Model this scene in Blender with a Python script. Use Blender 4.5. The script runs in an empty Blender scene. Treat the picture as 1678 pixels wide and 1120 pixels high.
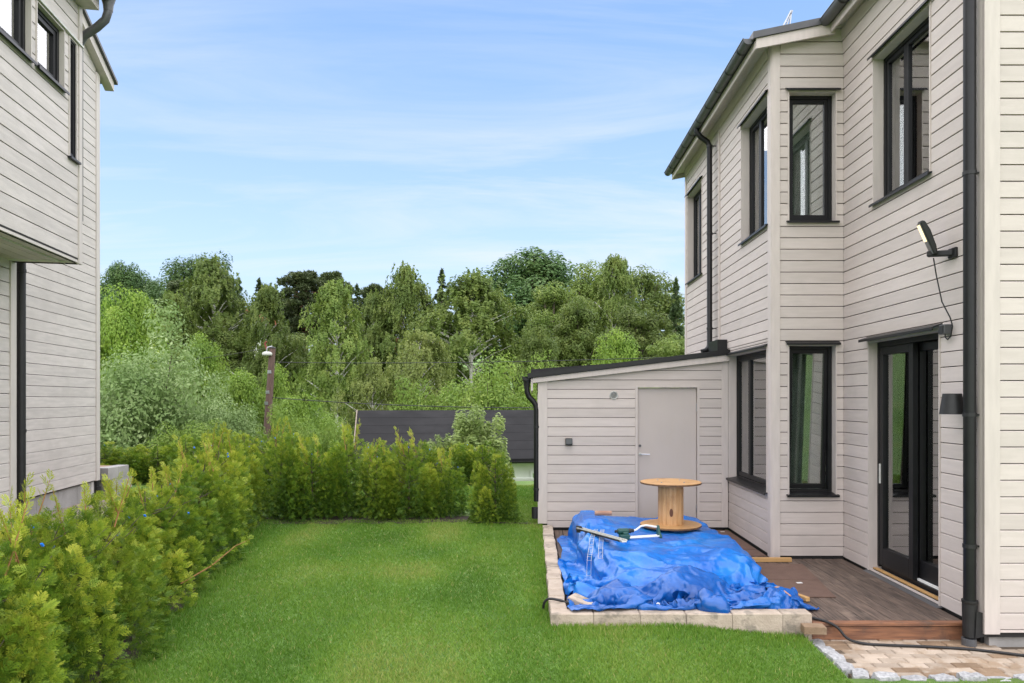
import bpy, math, random
import numpy as np
from mathutils import Vector, Matrix
R = math.radians
sc = bpy.context.scene
COL = sc.collection
random.seed(11)

# ---------------------------------------------------------------- camera
EYE = 1.96
cam = bpy.data.cameras.new('camera'); cam_o = bpy.data.objects.new('camera', cam); COL.objects.link(cam_o)
cam_o.location = (0, 0, EYE); cam_o.rotation_euler = (R(90), 0, 0)
cam.sensor_width = 36; cam.lens = 25.744; cam.shift_x = -.01847; cam.shift_y = .0566
cam.clip_start = .1; cam.clip_end = 3000
sc.camera = cam_o

# ---------------------------------------------------------------- world, sun, exposure
SUN_EL, SUN_AZ = R(82), R(170)          # azimuth clockwise from +Y: behind the camera, to its left
world = bpy.data.worlds.new('World'); sc.world = world; world.use_nodes = True
wt = world.node_tree; wn = wt.nodes; wl = wt.links
wn.clear()
out = wn.new('ShaderNodeOutputWorld'); bg = wn.new('ShaderNodeBackground'); sky = wn.new('ShaderNodeTexSky')
sky.sky_type = 'NISHITA'; sky.sun_disc = False; sky.sun_elevation = SUN_EL; sky.sun_rotation = SUN_AZ
sky.air_density = 1.0; sky.dust_density = .9; sky.ozone_density = 1.5
bg.inputs[1].default_value = .105
# thin cirrus: direction projected on a high plane, streaky noise
tc = wn.new('ShaderNodeTexCoord'); sep = wn.new('ShaderNodeSeparateXYZ'); wl.new(tc.outputs['Generated'], sep.inputs[0])
def wm(op, a, b=None, clamp=False):
    n = wn.new('ShaderNodeMath'); n.operation = op; n.use_clamp = clamp
    for i, v in enumerate((a, b)):
        if v is None: continue
        if isinstance(v, (int, float)): n.inputs[i].default_value = v
        else: wl.new(v, n.inputs[i])
    return n.outputs[0]
zz = wm('MAXIMUM', wm('ADD', sep.outputs[2], .10), .04)
px = wm('DIVIDE', sep.outputs[0], zz); py = wm('DIVIDE', sep.outputs[1], zz)
cmb = wn.new('ShaderNodeCombineXYZ'); wl.new(px, cmb.inputs[0]); wl.new(py, cmb.inputs[1])
mp = wn.new('ShaderNodeMapping'); mp.inputs['Rotation'].default_value = (0, 0, R(52)); mp.inputs['Scale'].default_value = (.5, 1.35, 1); mp.inputs['Location'].default_value = (2.1, .2, 0)
wl.new(cmb.outputs[0], mp.inputs[0])
n1 = wn.new('ShaderNodeTexNoise'); n1.inputs['Scale'].default_value = 1.1; n1.inputs['Detail'].default_value = 8; n1.inputs['Roughness'].default_value = .62; n1.inputs['Distortion'].default_value = .7
wl.new(mp.outputs[0], n1.inputs['Vector'])
n2 = wn.new('ShaderNodeTexNoise'); n2.inputs['Scale'].default_value = .35; n2.inputs['Detail'].default_value = 3
wl.new(cmb.outputs[0], n2.inputs['Vector'])
cl = wm('MULTIPLY', wm('MULTIPLY', wm('SUBTRACT', n1.outputs[0], .45), 4.0, True), wm('MULTIPLY', wm('SUBTRACT', n2.outputs[0], .28), 3.6, True), True)
cl = wm('MULTIPLY', cl, .75)
veil = wm('MULTIPLY', wm('POWER', wm('SUBTRACT', 1.0, wm('ABSOLUTE', sep.outputs[2])), 3.2), .95)
mixc = wn.new('ShaderNodeMix'); mixc.data_type = 'RGBA'; mixv = wn.new('ShaderNodeMix'); mixv.data_type = 'RGBA'
tint = wn.new('ShaderNodeMix'); tint.data_type = 'RGBA'; tint.blend_type = 'MULTIPLY'; tint.inputs['Factor'].default_value = 1; wl.new(sky.outputs[0], tint.inputs['A']); tint.inputs['B'].default_value = (.76, .925, 1.05, 1)
wl.new(veil, mixv.inputs['Factor']); wl.new(tint.outputs['Result'], mixv.inputs['A']); mixv.inputs['B'].default_value = (2.95, 3.25, 3.75, 1)
wl.new(cl, mixc.inputs['Factor']); wl.new(mixv.outputs['Result'], mixc.inputs['A']); mixc.inputs['B'].default_value = (3.6, 3.75, 4.0, 1)
wl.new(mixc.outputs['Result'], bg.inputs[0]); wl.new(bg.outputs[0], out.inputs[0])

sun = bpy.data.lights.new('sun', 'SUN'); sun.energy = 2.9; sun.angle = R(160); sun.color = (1, .905, .805)
sun_o = bpy.data.objects.new('sun', sun); COL.objects.link(sun_o)
sd = Vector((math.sin(SUN_AZ) * math.cos(SUN_EL), math.cos(SUN_AZ) * math.cos(SUN_EL), math.sin(SUN_EL)))
sun_o.rotation_euler = sd.to_track_quat('Z', 'Y').to_euler(); sun_o.location = (0, -10, 20)

vs = sc.view_settings
vs.view_transform = 'Standard'; vs.look = 'None'; vs.gamma = 1; vs.use_curve_mapping = False; vs.exposure = 1.33
sc.render.engine = 'CYCLES'
sc.cycles.use_denoising = True; sc.cycles.denoising_prefilter = 'NONE'
sc.cycles.max_bounces = 8; sc.cycles.diffuse_bounces = 4; sc.cycles.transparent_max_bounces = 12
sc.cycles.sample_clamp_indirect = 6

# ---------------------------------------------------------------- materials
def new_mat(name):
    m = bpy.data.materials.new(name); m.use_nodes = True
    return m, m.node_tree.nodes, m.node_tree.links, m.node_tree.nodes['Principled BSDF']
def ramp(nodes, stops):
    r = nodes.new('ShaderNodeValToRGB'); e = r.color_ramp.elements
    while len(e) < len(stops): e.new(.5)
    for k, (p, c) in enumerate(stops):
        e[k].position = p; e[k].color = (*c, 1)
    return r
def pm(name, c1, c2=None, scale=4, stretch=(1, 1, 1), detail=5, rough=.6, bump=0, bscale=None, bstretch=None, orand=0, metal=0, spec=.5, lo=.35, hi=.65, c3=None, s3=1.2, lo3=.5, hi3=.65, space='world', rrand=0):
    """two-tone noise colour + optional blotches (c3), per-object brightness jitter, fine bump"""
    m, N, L, b = new_mat(name)
    c2 = c2 or tuple(v * .88 for v in c1)
    if space == 'world':
        g = N.new('ShaderNodeNewGeometry'); co = g.outputs['Position']
    else:
        g = N.new('ShaderNodeTexCoord'); co = g.outputs['Object']
    mpn = N.new('ShaderNodeMapping'); mpn.inputs['Scale'].default_value = stretch; L.new(co, mpn.inputs[0])
    nz = N.new('ShaderNodeTexNoise'); nz.inputs['Scale'].default_value = scale; nz.inputs['Detail'].default_value = detail
    L.new(mpn.outputs[0], nz.inputs['Vector'])
    r = ramp(N, [(lo, c2), (hi, c1)]); L.new(nz.outputs[0], r.inputs[0]); col = r.outputs[0]
    if c3:
        n3 = N.new('ShaderNodeTexNoise'); n3.inputs['Scale'].default_value = s3; n3.inputs['Detail'].default_value = 6; n3.inputs['Roughness'].default_value = .65
        L.new(co, n3.inputs['Vector'])
        r3 = ramp(N, [(lo3, (0, 0, 0)), (hi3, (1, 1, 1))]); L.new(n3.outputs[0], r3.inputs[0])
        mx = N.new('ShaderNodeMix'); mx.data_type = 'RGBA'; L.new(r3.outputs[0], mx.inputs['Factor']); L.new(col, mx.inputs['A']); mx.inputs['B'].default_value = (*c3, 1); col = mx.outputs['Result']
    if orand:
        oi = N.new('ShaderNodeObjectInfo'); mr = N.new('ShaderNodeMapRange'); mr.inputs['To Min'].default_value = 1 - orand; mr.inputs['To Max'].default_value = 1 + orand
        L.new(oi.outputs['Random'], mr.inputs[0]); hs = N.new('ShaderNodeHueSaturation'); L.new(mr.outputs[0], hs.inputs['Value']); L.new(col, hs.inputs['Color']); col = hs.outputs[0]
    L.new(col, b.inputs['Base Color'])
    b.inputs['Roughness'].default_value = rough; b.inputs['Metallic'].default_value = metal; b.inputs['Specular IOR Level'].default_value = spec
    if bump:
        bn = N.new('ShaderNodeTexNoise'); bn.inputs['Scale'].default_value = bscale or scale * 4; bn.inputs['Detail'].default_value = 6
        bm_ = N.new('ShaderNodeMapping'); bm_.inputs['Scale'].default_value = bstretch or stretch; L.new(co, bm_.inputs[0]); L.new(bm_.outputs[0], bn.inputs['Vector'])
        bp = N.new('ShaderNodeBump'); bp.inputs['Strength'].default_value = bump; bp.inputs['Distance'].default_value = .02
        L.new(bn.outputs[0], bp.inputs['Height']); L.new(bp.outputs[0], b.inputs['Normal'])
    return m
def leaf_mat(name, stops, transl=.35, orand=.12, rough=.55, attr=None, nscale=.6):
    """foliage: colour by leaf (random per island or stored tint) and by clump-sized noise; light passes through"""
    m, N, L, b = new_mat(name)
    if attr:
        a = N.new('ShaderNodeAttribute'); a.attribute_name = attr; fac = a.outputs['Fac']
    else:
        g = N.new('ShaderNodeNewGeometry'); t = N.new('ShaderNodeTexCoord')
        nz = N.new('ShaderNodeTexNoise'); nz.inputs['Scale'].default_value = nscale; nz.inputs['Detail'].default_value = 2; L.new(t.outputs['Object'], nz.inputs['Vector'])
        ml = N.new('ShaderNodeMath'); ml.operation = 'MULTIPLY_ADD'; L.new(g.outputs['Random Per Island'], ml.inputs[0]); ml.inputs[1].default_value = .30
        m2 = N.new('ShaderNodeMath'); m2.operation = 'MULTIPLY_ADD'; L.new(nz.outputs[0], m2.inputs[0]); m2.inputs[1].default_value = 1.1; m2.inputs[2].default_value = -.20
        L.new(m2.outputs[0], ml.inputs[2]); fac = ml.outputs[0]
    r = ramp(N, stops); L.new(fac, r.inputs[0])
    oi = N.new('ShaderNodeObjectInfo'); mr = N.new('ShaderNodeMapRange'); mr.inputs['To Min'].default_value = 1 - orand; mr.inputs['To Max'].default_value = 1 + orand
    L.new(oi.outputs['Random'], mr.inputs[0]); hs = N.new('ShaderNodeHueSaturation'); L.new(mr.outputs[0], hs.inputs['Value']); L.new(r.outputs[0], hs.inputs['Color'])
    L.new(hs.outputs[0], b.inputs['Base Color']); b.inputs['Roughness'].default_value = rough; b.inputs['Specular IOR Level'].default_value = .3
    if transl:
        tr = N.new('ShaderNodeBsdfTranslucent'); L.new(hs.outputs[0], tr.inputs[0]); mx = N.new('ShaderNodeMixShader'); mx.inputs[0].default_value = transl
        L.new(b.outputs[0], mx.inputs[1]); L.new(tr.outputs[0], mx.inputs[2]); L.new(mx.outputs[0], N['Material Output'].inputs[0])
    return m

M = {}
M['paint'] = pm('greige_painted_wood', (.56, .494, .455), (.515, .453, .416), 3, (1, 1, 9), rough=.62, bump=.12, bscale=30, bstretch=(1, 1, 7), orand=.06, c3=(.475, .423, .385), s3=1.6, lo3=.55, hi3=.8)
M['paint_left'] = pm('grey_painted_wood', (.555, .51, .472), (.47, .433, .40), 3, (1, 1, 8), rough=.62, bump=.15, bscale=30, bstretch=(1, 1, 7), orand=.05, c3=(.45, .413, .38), s3=1.8, lo3=.5, hi3=.75)
M['trim'] = pm('greige_painted_trim', (.565, .50, .46), (.515, .456, .42), 5, (4, 4, .6), rough=.6, bump=.06, bscale=50, orand=.02)
M['trim_left'] = pm('grey_painted_trim', (.52, .475, .436), (.47, .43, .393), 5, (4, 4, .6), rough=.6, bump=.06, bscale=50, orand=.02)
M['doorpaint'] = pm('greige_door_paint', (.485, .428, .394), (.455, .40, .368), 1.5, rough=.5, bump=.02, bscale=60)
M['sheath'] = pm('dark_wind_barrier', (.02, .019, .018), rough=.9)
M['inside'] = pm('interior_plaster', (.78, .77, .74), rough=.9)
M['black'] = pm('black_lacquered_steel', (.010, .010, .011), (.007, .007, .008), 8, rough=.4, bump=.03, bscale=25, spec=.35)
M['black_matt'] = pm('black_plastic', (.012, .012, .013), (.008, .008, .008), 14, rough=.55, bump=.05, bscale=60)
M['frame'] = pm('black_frame', (.009, .009, .010), (.007, .007, .008), 6, rough=.45, spec=.3)
M['grey_metal'] = pm('grey_coated_steel', (.085, .087, .092), (.07, .07, .074), 8, rough=.4, spec=.6)
M['roof'] = pm('dark_grey_roof_sheet', (.075, .075, .08), (.06, .06, .064), 6, rough=.5)
M['roof_felt'] = pm('faded_black_roof_felt', (.017, .0165, .017), (.013, .0128, .0132), 1.2, rough=.9, spec=.15, bump=.05, bscale=60, c3=(.021, .0205, .021), s3=.6)
M['roof_black'] = pm('black_roof_felt', (.022, .022, .024), (.016, .016, .017), 20, rough=.75, bump=.1, bscale=90)
M['galv'] = pm('galvanised_steel', (.42, .43, .45), (.33, .34, .35), 20, rough=.35, metal=.8)
M['steel'] = pm('brushed_steel', (.6, .6, .6), rough=.3, metal=1)
M['concrete'] = pm('grey_concrete', (.36, .345, .33), (.27, .26, .245), 3, rough=.85, bump=.25, bscale=40, c3=(.22, .205, .19), s3=2.2, lo3=.55, hi3=.75)
M['block'] = pm('sand_coloured_block', (.47, .39, .31), (.37, .30, .235), 6, rough=.9, bump=.35, bscale=55, orand=.1, c3=(.26, .22, .175), s3=5.5, lo3=.52, hi3=.62)
M['paver'] = pm('cream_and_tan_paver', (.41, .335, .262), (.33, .262, .198), 7, rough=.85, bump=.3, bscale=60, c3=(.29, .21, .14), s3=4.5, lo3=.5, hi3=.62, orand=.16)
M['paver_tan'] = pm('tan_paver', (.25, .17, .105), (.19, .125, .075), 8, rough=.85, bump=.3, bscale=60, c3=(.36, .275, .19), s3=5, lo3=.6, hi3=.75, orand=.12)
M['granite'] = pm('grey_granite', (.42, .42, .42), (.24, .24, .245), 45, rough=.8, bump=.6, bscale=14, orand=.1)
M['sand'] = pm('joint_sand', (.14, .105, .07), (.09, .065, .045), 30, rough=.95, bump=.3, bscale=120)
M['deck'] = pm('weathered_deck_board', (.145, .100, .074), (.054, .037, .028), 5, (9, .7, 9), detail=8, rough=.7, bump=.3, bscale=26, bstretch=(6, .5, 6), orand=.22, c3=(.235, .175, .13), s3=2.6, lo3=.56, hi3=.78)
M['deck_edge'] = pm('reddish_deck_fascia', (.26, .115, .055), (.13, .055, .03), 5, (.8, 6, 9), detail=8, rough=.65, bump=.25, bscale=20, c3=(.10, .055, .035), s3=4, lo3=.55, hi3=.68)
M['plank'] = pm('fresh_pine', (.52, .31, .12), (.42, .235, .085), 5, (1, 8, 8), rough=.6, bump=.1, c3=(.26, .12, .04), s3=9, lo3=.66, hi3=.72)
M['felt'] = pm('brown_sheet', (.135, .078, .055), (.11, .062, .044), 9, rough=.8, bump=.3, bscale=160)
M['spool'] = pm('spool_pine', (.60, .36, .17), (.50, .27, .11), 6, (6, 6, .8), rough=.55, bump=.15, bscale=30, c3=(.38, .19, .075), s3=3.5, lo3=.56, hi3=.72)
M['spool_disc'] = pm('spool_flange_ply', (.60, .36, .16), (.48, .255, .095), 5, (1, 7, 7), rough=.5, bump=.12, c3=(.33, .165, .06), s3=5, lo3=.56, hi3=.7)
M['knot'] = pm('pine_knot', (.13, .045, .018), rough=.6)
M['ply_edge'] = pm('dark_plywood_edge', (.19, .10, .045), (.10, .05, .025), 20, rough=.8)
M['white'] = pm('white_plastic', (.78, .78, .76), rough=.4)
M['pale'] = pm('pale_grey_plastic', (.56, .56, .52), (.45, .45, .41), 20, rough=.5)
M['green_plastic'] = pm('dark_green_plastic', (.012, .075, .06), rough=.35)
M['blue_tie'] = pm('blue_plastic_tie', (.02, .19, .75), rough=.4)
M['cardboard'] = pm('tan_clay_slab', (.42, .25, .17), (.34, .19, .13), 10, rough=.85)
M['pole'] = pm('brown_weathered_pole', (.15, .092, .075), (.085, .052, .043), 9, (6, 6, .5), rough=.85, bump=.3, bscale=30)
M['bark'] = pm('grey_brown_bark', (.13, .10, .075), (.07, .052, .04), 6, (3, 3, .7), rough=.9, bump=.5, bscale=12)
M['birch_bark'] = pm('white_birch_bark', (.62, .60, .55), (.20, .18, .16), 2.5, (1, 1, 3), rough=.8, lo=.36, hi=.46)
M['pine_bark'] = pm('orange_pine_bark', (.24, .115, .06), (.12, .06, .035), 4, (2, 2, .6), rough=.9, bump=.4, bscale=8)
M['twig'] = pm('orange_twig', (.40, .20, .07), (.24, .11, .04), 20, rough=.7)
M['soil'] = pm('dark_soil', (.055, .04, .027), (.03, .022, .015), 14, rough=.95, bump=.6, bscale=40)
M['bed_soil'] = pm('tan_soil', (.36, .24, .16), (.27, .17, .11), 8, rough=.95, bump=.4, bscale=40)
M['lawn'] = pm('lawn_ground', (.115, .215, .034), (.085, .17, .026), 1.3, rough=.9, bump=.5, bscale=60, c3=(.17, .23, .05), s3=.8, lo3=.5, hi3=.7)
M['terrace'] = pm('brownish_terrace_slabs', (.27, .215, .175), (.19, .15, .12), 5, rough=.9, bump=.3, bscale=30)
M['wall_white'] = pm('white_painted_wall', (.72, .72, .70), (.62, .62, .60), 2, rough=.7)
M['wall_red'] = pm('falu_red_boards', (.22, .05, .032), (.15, .035, .022), 3, (4, 4, .5), rough=.8)
M['tile_orange'] = pm('orange_roof_tiles', (.52, .16, .07), (.36, .10, .045), 6, rough=.7, bump=.3)

m, N, L, b = new_mat('window_glass')
N.remove(b)
gl = N.new('ShaderNodeBsdfGlossy'); gl.inputs['Roughness'].default_value = .015; gl.inputs[0].default_value = (.95, .96, .96, 1)
trn = N.new('ShaderNodeBsdfTransparent'); trn.inputs[0].default_value = (.80, .86, .82, 1)
fr = N.new('ShaderNodeFresnel'); fr.inputs[0].default_value = 1.6
mr = N.new('ShaderNodeMapRange'); mr.inputs['To Min'].default_value = .30; mr.inputs['To Max'].default_value = 1.0; L.new(fr.outputs[0], mr.inputs[0])
mx = N.new('ShaderNodeMixShader'); L.new(mr.outputs[0], mx.inputs[0]); L.new(trn.outputs[0], mx.inputs[1]); L.new(gl.outputs[0], mx.inputs[2]); L.new(mx.outputs[0], N['Material Output'].inputs[0])
M['glass'] = m
M['curtain'] = pm('pale_curtain', (.70, .71, .68), rough=.9)
M['blind'] = pm('white_blind', (.86, .86, .86), rough=.8)
m, N, L, b = new_mat('lit_led_panel'); b.inputs['Base Color'].default_value = (.9, .8, .6, 1); b.inputs['Emission Color'].default_value = (1, .74, .36, 1); b.inputs['Emission Strength'].default_value = .55; M['led'] = m

# tarpaulin: woven plastic sheet with a soft sheen and pressed-in crinkles
m, N, L, b = new_mat('blue_tarpaulin')
g = N.new('ShaderNodeNewGeometry')
nz = N.new('ShaderNodeTexNoise'); nz.inputs['Scale'].default_value = 2.4; nz.inputs['Detail'].default_value = 7; nz.inputs['Roughness'].default_value = .6; L.new(g.outputs['Position'], nz.inputs['Vector'])
r = ramp(N, [(.32, (.004, .125, .52)), (.52, (.006, .180, .64)), (.72, (.025, .265, .72))]); L.new(nz.outputs[0], r.inputs[0])
# dusty, scuffed patches on the left flank of the sheet
n3 = N.new('ShaderNodeTexNoise'); n3.inputs['Scale'].default_value = 4.2; n3.inputs['Detail'].default_value = 8; n3.inputs['Roughness'].default_value = .7; L.new(g.outputs['Position'], n3.inputs['Vector'])
r3 = ramp(N, [(.60, (0, 0, 0)), (.80, (.55, .55, .55))]); L.new(n3.outputs[0], r3.inputs[0])
mx = N.new('ShaderNodeMix'); mx.data_type = 'RGBA'; L.new(r3.outputs[0], mx.inputs['Factor']); L.new(r.outputs[0], mx.inputs['A']); mx.inputs['B'].default_value = (.16, .26, .52, 1)
L.new(mx.outputs['Result'], b.inputs['Base Color']); b.inputs['Roughness'].default_value = .27; b.inputs['Specular IOR Level'].default_value = .6
hts = []
dn = N.new('ShaderNodeTexNoise'); dn.inputs['Scale'].default_value = 4; L.new(g.outputs['Position'], dn.inputs['Vector'])
va = N.new('ShaderNodeVectorMath'); va.operation = 'MULTIPLY_ADD'; L.new(dn.outputs['Color'], va.inputs[0]); va.inputs[1].default_value = (.3, .3, .3); L.new(g.outputs['Position'], va.inputs[2])
for sc_, am in ((7, 1.0), (17, .35)):
    vo = N.new('ShaderNodeTexVoronoi'); vo.feature = 'F1'; vo.inputs['Scale'].default_value = sc_; L.new(va.outputs[0], vo.inputs['Vector'])
    ml = N.new('ShaderNodeMath'); ml.operation = 'MULTIPLY'; L.new(vo.outputs['Distance'], ml.inputs[0]); ml.inputs[1].default_value = am; hts.append(ml.outputs[0])
ad = N.new('ShaderNodeMath'); ad.operation = 'ADD'; L.new(hts[0], ad.inputs[0]); L.new(hts[1], ad.inputs[1])
bp = N.new('ShaderNodeBump'); bp.inputs['Strength'].default_value = .35; bp.inputs['Distance'].default_value = .03; L.new(ad.outputs[0], bp.inputs['Height']); L.new(bp.outputs[0], b.inputs['Normal'])
tr = N.new('ShaderNodeBsdfTranslucent'); L.new(mx.outputs['Result'], tr.inputs[0]); ms = N.new('ShaderNodeMixShader'); ms.inputs[0].default_value = .15
L.new(b.outputs[0], ms.inputs[1]); L.new(tr.outputs[0], ms.inputs[2]); L.new(ms.outputs[0], N['Material Output'].inputs[0])
M['tarp'] = m
m2 = m.copy(); m2.name = 'blue_tarpaulin_dark'; M['tarp_under'] = m2  # darker blue copy of the sheet material, used on the bunched edge
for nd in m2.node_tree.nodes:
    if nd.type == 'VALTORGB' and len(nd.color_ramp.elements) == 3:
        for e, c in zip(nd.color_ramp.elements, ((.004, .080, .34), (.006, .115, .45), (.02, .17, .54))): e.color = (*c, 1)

LEAF = {
 'thuja': leaf_mat('thuja_fronds', [(0, (0.032, 0.081, 0.010)), (.30, (0.111, 0.211, 0.020)), (.60, (0.281, 0.378, 0.034)), (1, (0.594, 0.572, 0.075))], .34, .08, attr='tint'),
 'grass': leaf_mat('grass_blades', [(.1, (0.083, 0.185, 0.020)), (.45, (0.139, 0.275, 0.030)), (.75, (0.225, 0.345, 0.050)), (1, (0.449, 0.400, 0.150))], .36, 0, attr='tint'),
 'maple': leaf_mat('bright_maple_leaves', [(.2, (0.110, 0.205, 0.025)), (.55, (0.210, 0.326, 0.042)), (.9, (0.357, 0.452, 0.084))], .4, .1),
 'whitebeam': leaf_mat('silvery_green_leaves', [(.2, (.125, .205, .055)), (.55, (.225, .320, .11)), (.9, (.44, .52, .26))], .36, .08),
 'birch': leaf_mat('birch_leaves', [(.2, (0.091, 0.147, 0.029)), (.55, (0.152, 0.212, 0.044)), (.9, (0.244, 0.289, 0.068))], .38, .30),
 'birch_pale': leaf_mat('pale_birch_leaves', [(.2, (0.128, 0.177, 0.040)), (.55, (0.207, 0.254, 0.064)), (.9, (0.305, 0.342, 0.099))], .38, .1),
 'aspen': leaf_mat('dark_aspen_leaves', [(.2, (0.055, 0.118, 0.033)), (.55, (0.098, 0.177, 0.053)), (.9, (0.201, 0.271, 0.099))], .33, .2),
 'pine': leaf_mat('pine_needles', [(.2, (0.037, 0.057, 0.020)), (.55, (0.073, 0.100, 0.033)), (.9, (0.128, 0.147, 0.050))], .15, .2),
 'spruce': leaf_mat('spruce_needles', [(.2, (0.027, 0.052, 0.018)), (.55, (0.055, 0.090, 0.026)), (.9, (0.098, 0.132, 0.037))], .15, .2),
 'willow': leaf_mat('fresh_willow_leaves', [(.2, (0.110, 0.201, 0.031)), (.55, (0.201, 0.301, 0.050)), (.9, (0.342, 0.413, 0.099))], .4, .08),
 'sapling': leaf_mat('pale_sapling_leaves', [(.2, (0.195, 0.271, 0.077)), (.55, (0.317, 0.401, 0.132)), (.9, (0.488, 0.543, 0.231))], .4, .08),
}

# ---------------------------------------------------------------- mesh helpers
def fast_mesh(name, V, F, mat=None, smooth=False):
    V = np.asarray(V, np.float32); F = np.asarray(F, np.int32); n, k = F.shape
    me = bpy.data.meshes.new(name); me.vertices.add(len(V)); me.vertices.foreach_set('co', V.ravel())
    me.loops.add(n * k); me.loops.foreach_set('vertex_index', F.ravel())
    me.polygons.add(n); me.polygons.foreach_set('loop_start', np.arange(0, n * k, k, dtype=np.int32))
    if smooth: me.polygons.foreach_set('use_smooth', np.ones(n, bool))
    me.update(calc_edges=True)
    if mat: me.materials.append(mat)
    return me
WORLD = {}
def link(name, data, parent=None, mat4=None):
    o = bpy.data.objects.new(name, data); COL.objects.link(o)
    w = mat4 or Matrix.Identity(4)
    if parent is not None:
        o.parent = parent; o.matrix_basis = WORLD[parent.name].inverted() @ w
    else: o.matrix_basis = w
    WORLD[o.name] = w
    return o
def thing(name, label, cat, loc, group=None):
    o = link(name, None, None, Matrix.Translation(loc)); o.empty_display_size = .2
    return tag(o, label, cat, group)
def tag(o, label=None, cat=None, group=None, kind=None):
    if label: o['label'] = label
    if cat: o['category'] = cat
    if group: o['group'] = group
    if kind: o['kind'] = kind
    return o
def copy_tree(o, mat4, parent=None):
    c = o.copy(); COL.objects.link(c)
    if parent is None: c.matrix_basis = mat4; WORLD[c.name] = mat4
    else: c.parent = parent; WORLD[c.name] = WORLD[parent.name] @ c.matrix_basis
    for ch in list(o.children): copy_tree(ch, None, c)
    return c

class MB:
    def __init__(s): s.v = []; s.f = []
    def add(s, vs_, fs_):
        k = len(s.v); s.v += [tuple(p) for p in vs_]; s.f += [tuple(i + k for i in f) for f in fs_]; return s
    def box(s, x0, x1, y0, y1, z0, z1):
        x0, x1 = sorted((x0, x1)); y0, y1 = sorted((y0, y1)); z0, z1 = sorted((z0, z1))
        return s.add([(x, y, z) for z in (z0, z1) for x, y in ((x0, y0), (x1, y0), (x1, y1), (x0, y1))],
                     [(3, 2, 1, 0), (4, 5, 6, 7), (0, 1, 5, 4), (1, 2, 6, 5), (2, 3, 7, 6), (3, 0, 4, 7)])
    def obox(s, c, size, rot):
        k = len(s.v); s.box(-size[0] / 2, size[0] / 2, -size[1] / 2, size[1] / 2, -size[2] / 2, size[2] / 2)
        m_ = Matrix.Translation(c) @ rot.to_4x4()
        for i in range(k, len(s.v)): s.v[i] = tuple(m_ @ Vector(s.v[i]))
        return s
    def beam(s, a, b, w, h, up=(0, 0, 1)):
        a = Vector(a); b = Vector(b); d = b - a; l = d.length; x = d / l; y = Vector(up).cross(x).normalized(); z = x.cross(y)
        return s.obox((a + b) / 2, (l, w, h), Matrix((x, y, z)).transposed())
    def prism(s, poly, axis, t0, t1):
        """poly: 2D points in the plane across `axis` ('x','y' or 'z'); counter-clockwise or not"""
        def p3(p, t): return {'x': (t, p[0], p[1]), 'y': (p[0], t, p[1]), 'z': (p[0], p[1], t)}[axis]
        n = len(poly)
        return s.add([p3(p, t0) for p in poly] + [p3(p, t1) for p in poly],
                     [tuple(range(n))[::-1], tuple(range(n, 2 * n))] + [(i, (i + 1) % n, n + (i + 1) % n, n + i) for i in range(n)])
    def tube(s, pts, r, n=10, cap=True, closed=False):
        pts = [Vector(p) for p in pts]; rs = r if isinstance(r, (list, tuple)) else [r] * len(pts); k = len(s.v); ref = None
        for i, p in enumerate(pts):
            d = (pts[min(i + 1, len(pts) - 1)] - pts[max(i - 1, 0)]).normalized()
            if ref is None: ref = Vector((0, 0, 1)) if abs(d.z) < .9 else Vector((1, 0, 0))
            a = (ref - d * ref.dot(d)).normalized(); ref = a; b_ = d.cross(a)
            for j in range(n):
                t = 2 * math.pi * j / n; s.v.append(tuple(p + (a * math.cos(t) + b_ * math.sin(t)) * rs[i]))
        for i in range(len(pts) - 1):
            for j in range(n):
                s.f.append((k + i * n + j, k + i * n + (j + 1) % n, k + (i + 1) * n + (j + 1) % n, k + (i + 1) * n + j))
        if cap: s.f += [tuple(range(k, k + n))[::-1], tuple(range(k + (len(pts) - 1) * n, k + len(pts) * n))]
        return s
    def lathe(s, c, prof, n=24, cap=True):
        """prof: (radius, z) list round a vertical axis through c"""
        k = len(s.v)
        for r_, z in prof:
            for j in range(n):
                t = 2 * math.pi * j / n; s.v.append((c[0] + r_ * math.cos(t), c[1] + r_ * math.sin(t), c[2] + z))
        for i in range(len(prof) - 1):
            for j in range(n): s.f.append((k + i * n + j, k + i * n + (j + 1) % n, k + (i + 1) * n + (j + 1) % n, k + (i + 1) * n + j))
        if cap: s.f += [tuple(range(k, k + n))[::-1], tuple(range(k + (len(prof) - 1) * n, k + len(prof) * n))]
        return s
    def mesh(s, name, mat, smooth=False):
        me = bpy.data.meshes.new(name); me.from_pydata(s.v, [], s.f); me.update(); me.materials.append(mat)
        if smooth: me.shade_smooth(); me.set_sharp_from_angle(angle=R(35))
        return me
    def build(s, name, mat, parent=None, smooth=False, mat4=None, bevel=0):
        o = link(name, s.mesh(name, mat, smooth), parent, mat4)
        if bevel:
            md = o.modifiers.new('bevel', 'BEVEL'); md.width = bevel; md.segments = 2; md.limit_method = 'ANGLE'
        return o

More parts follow.
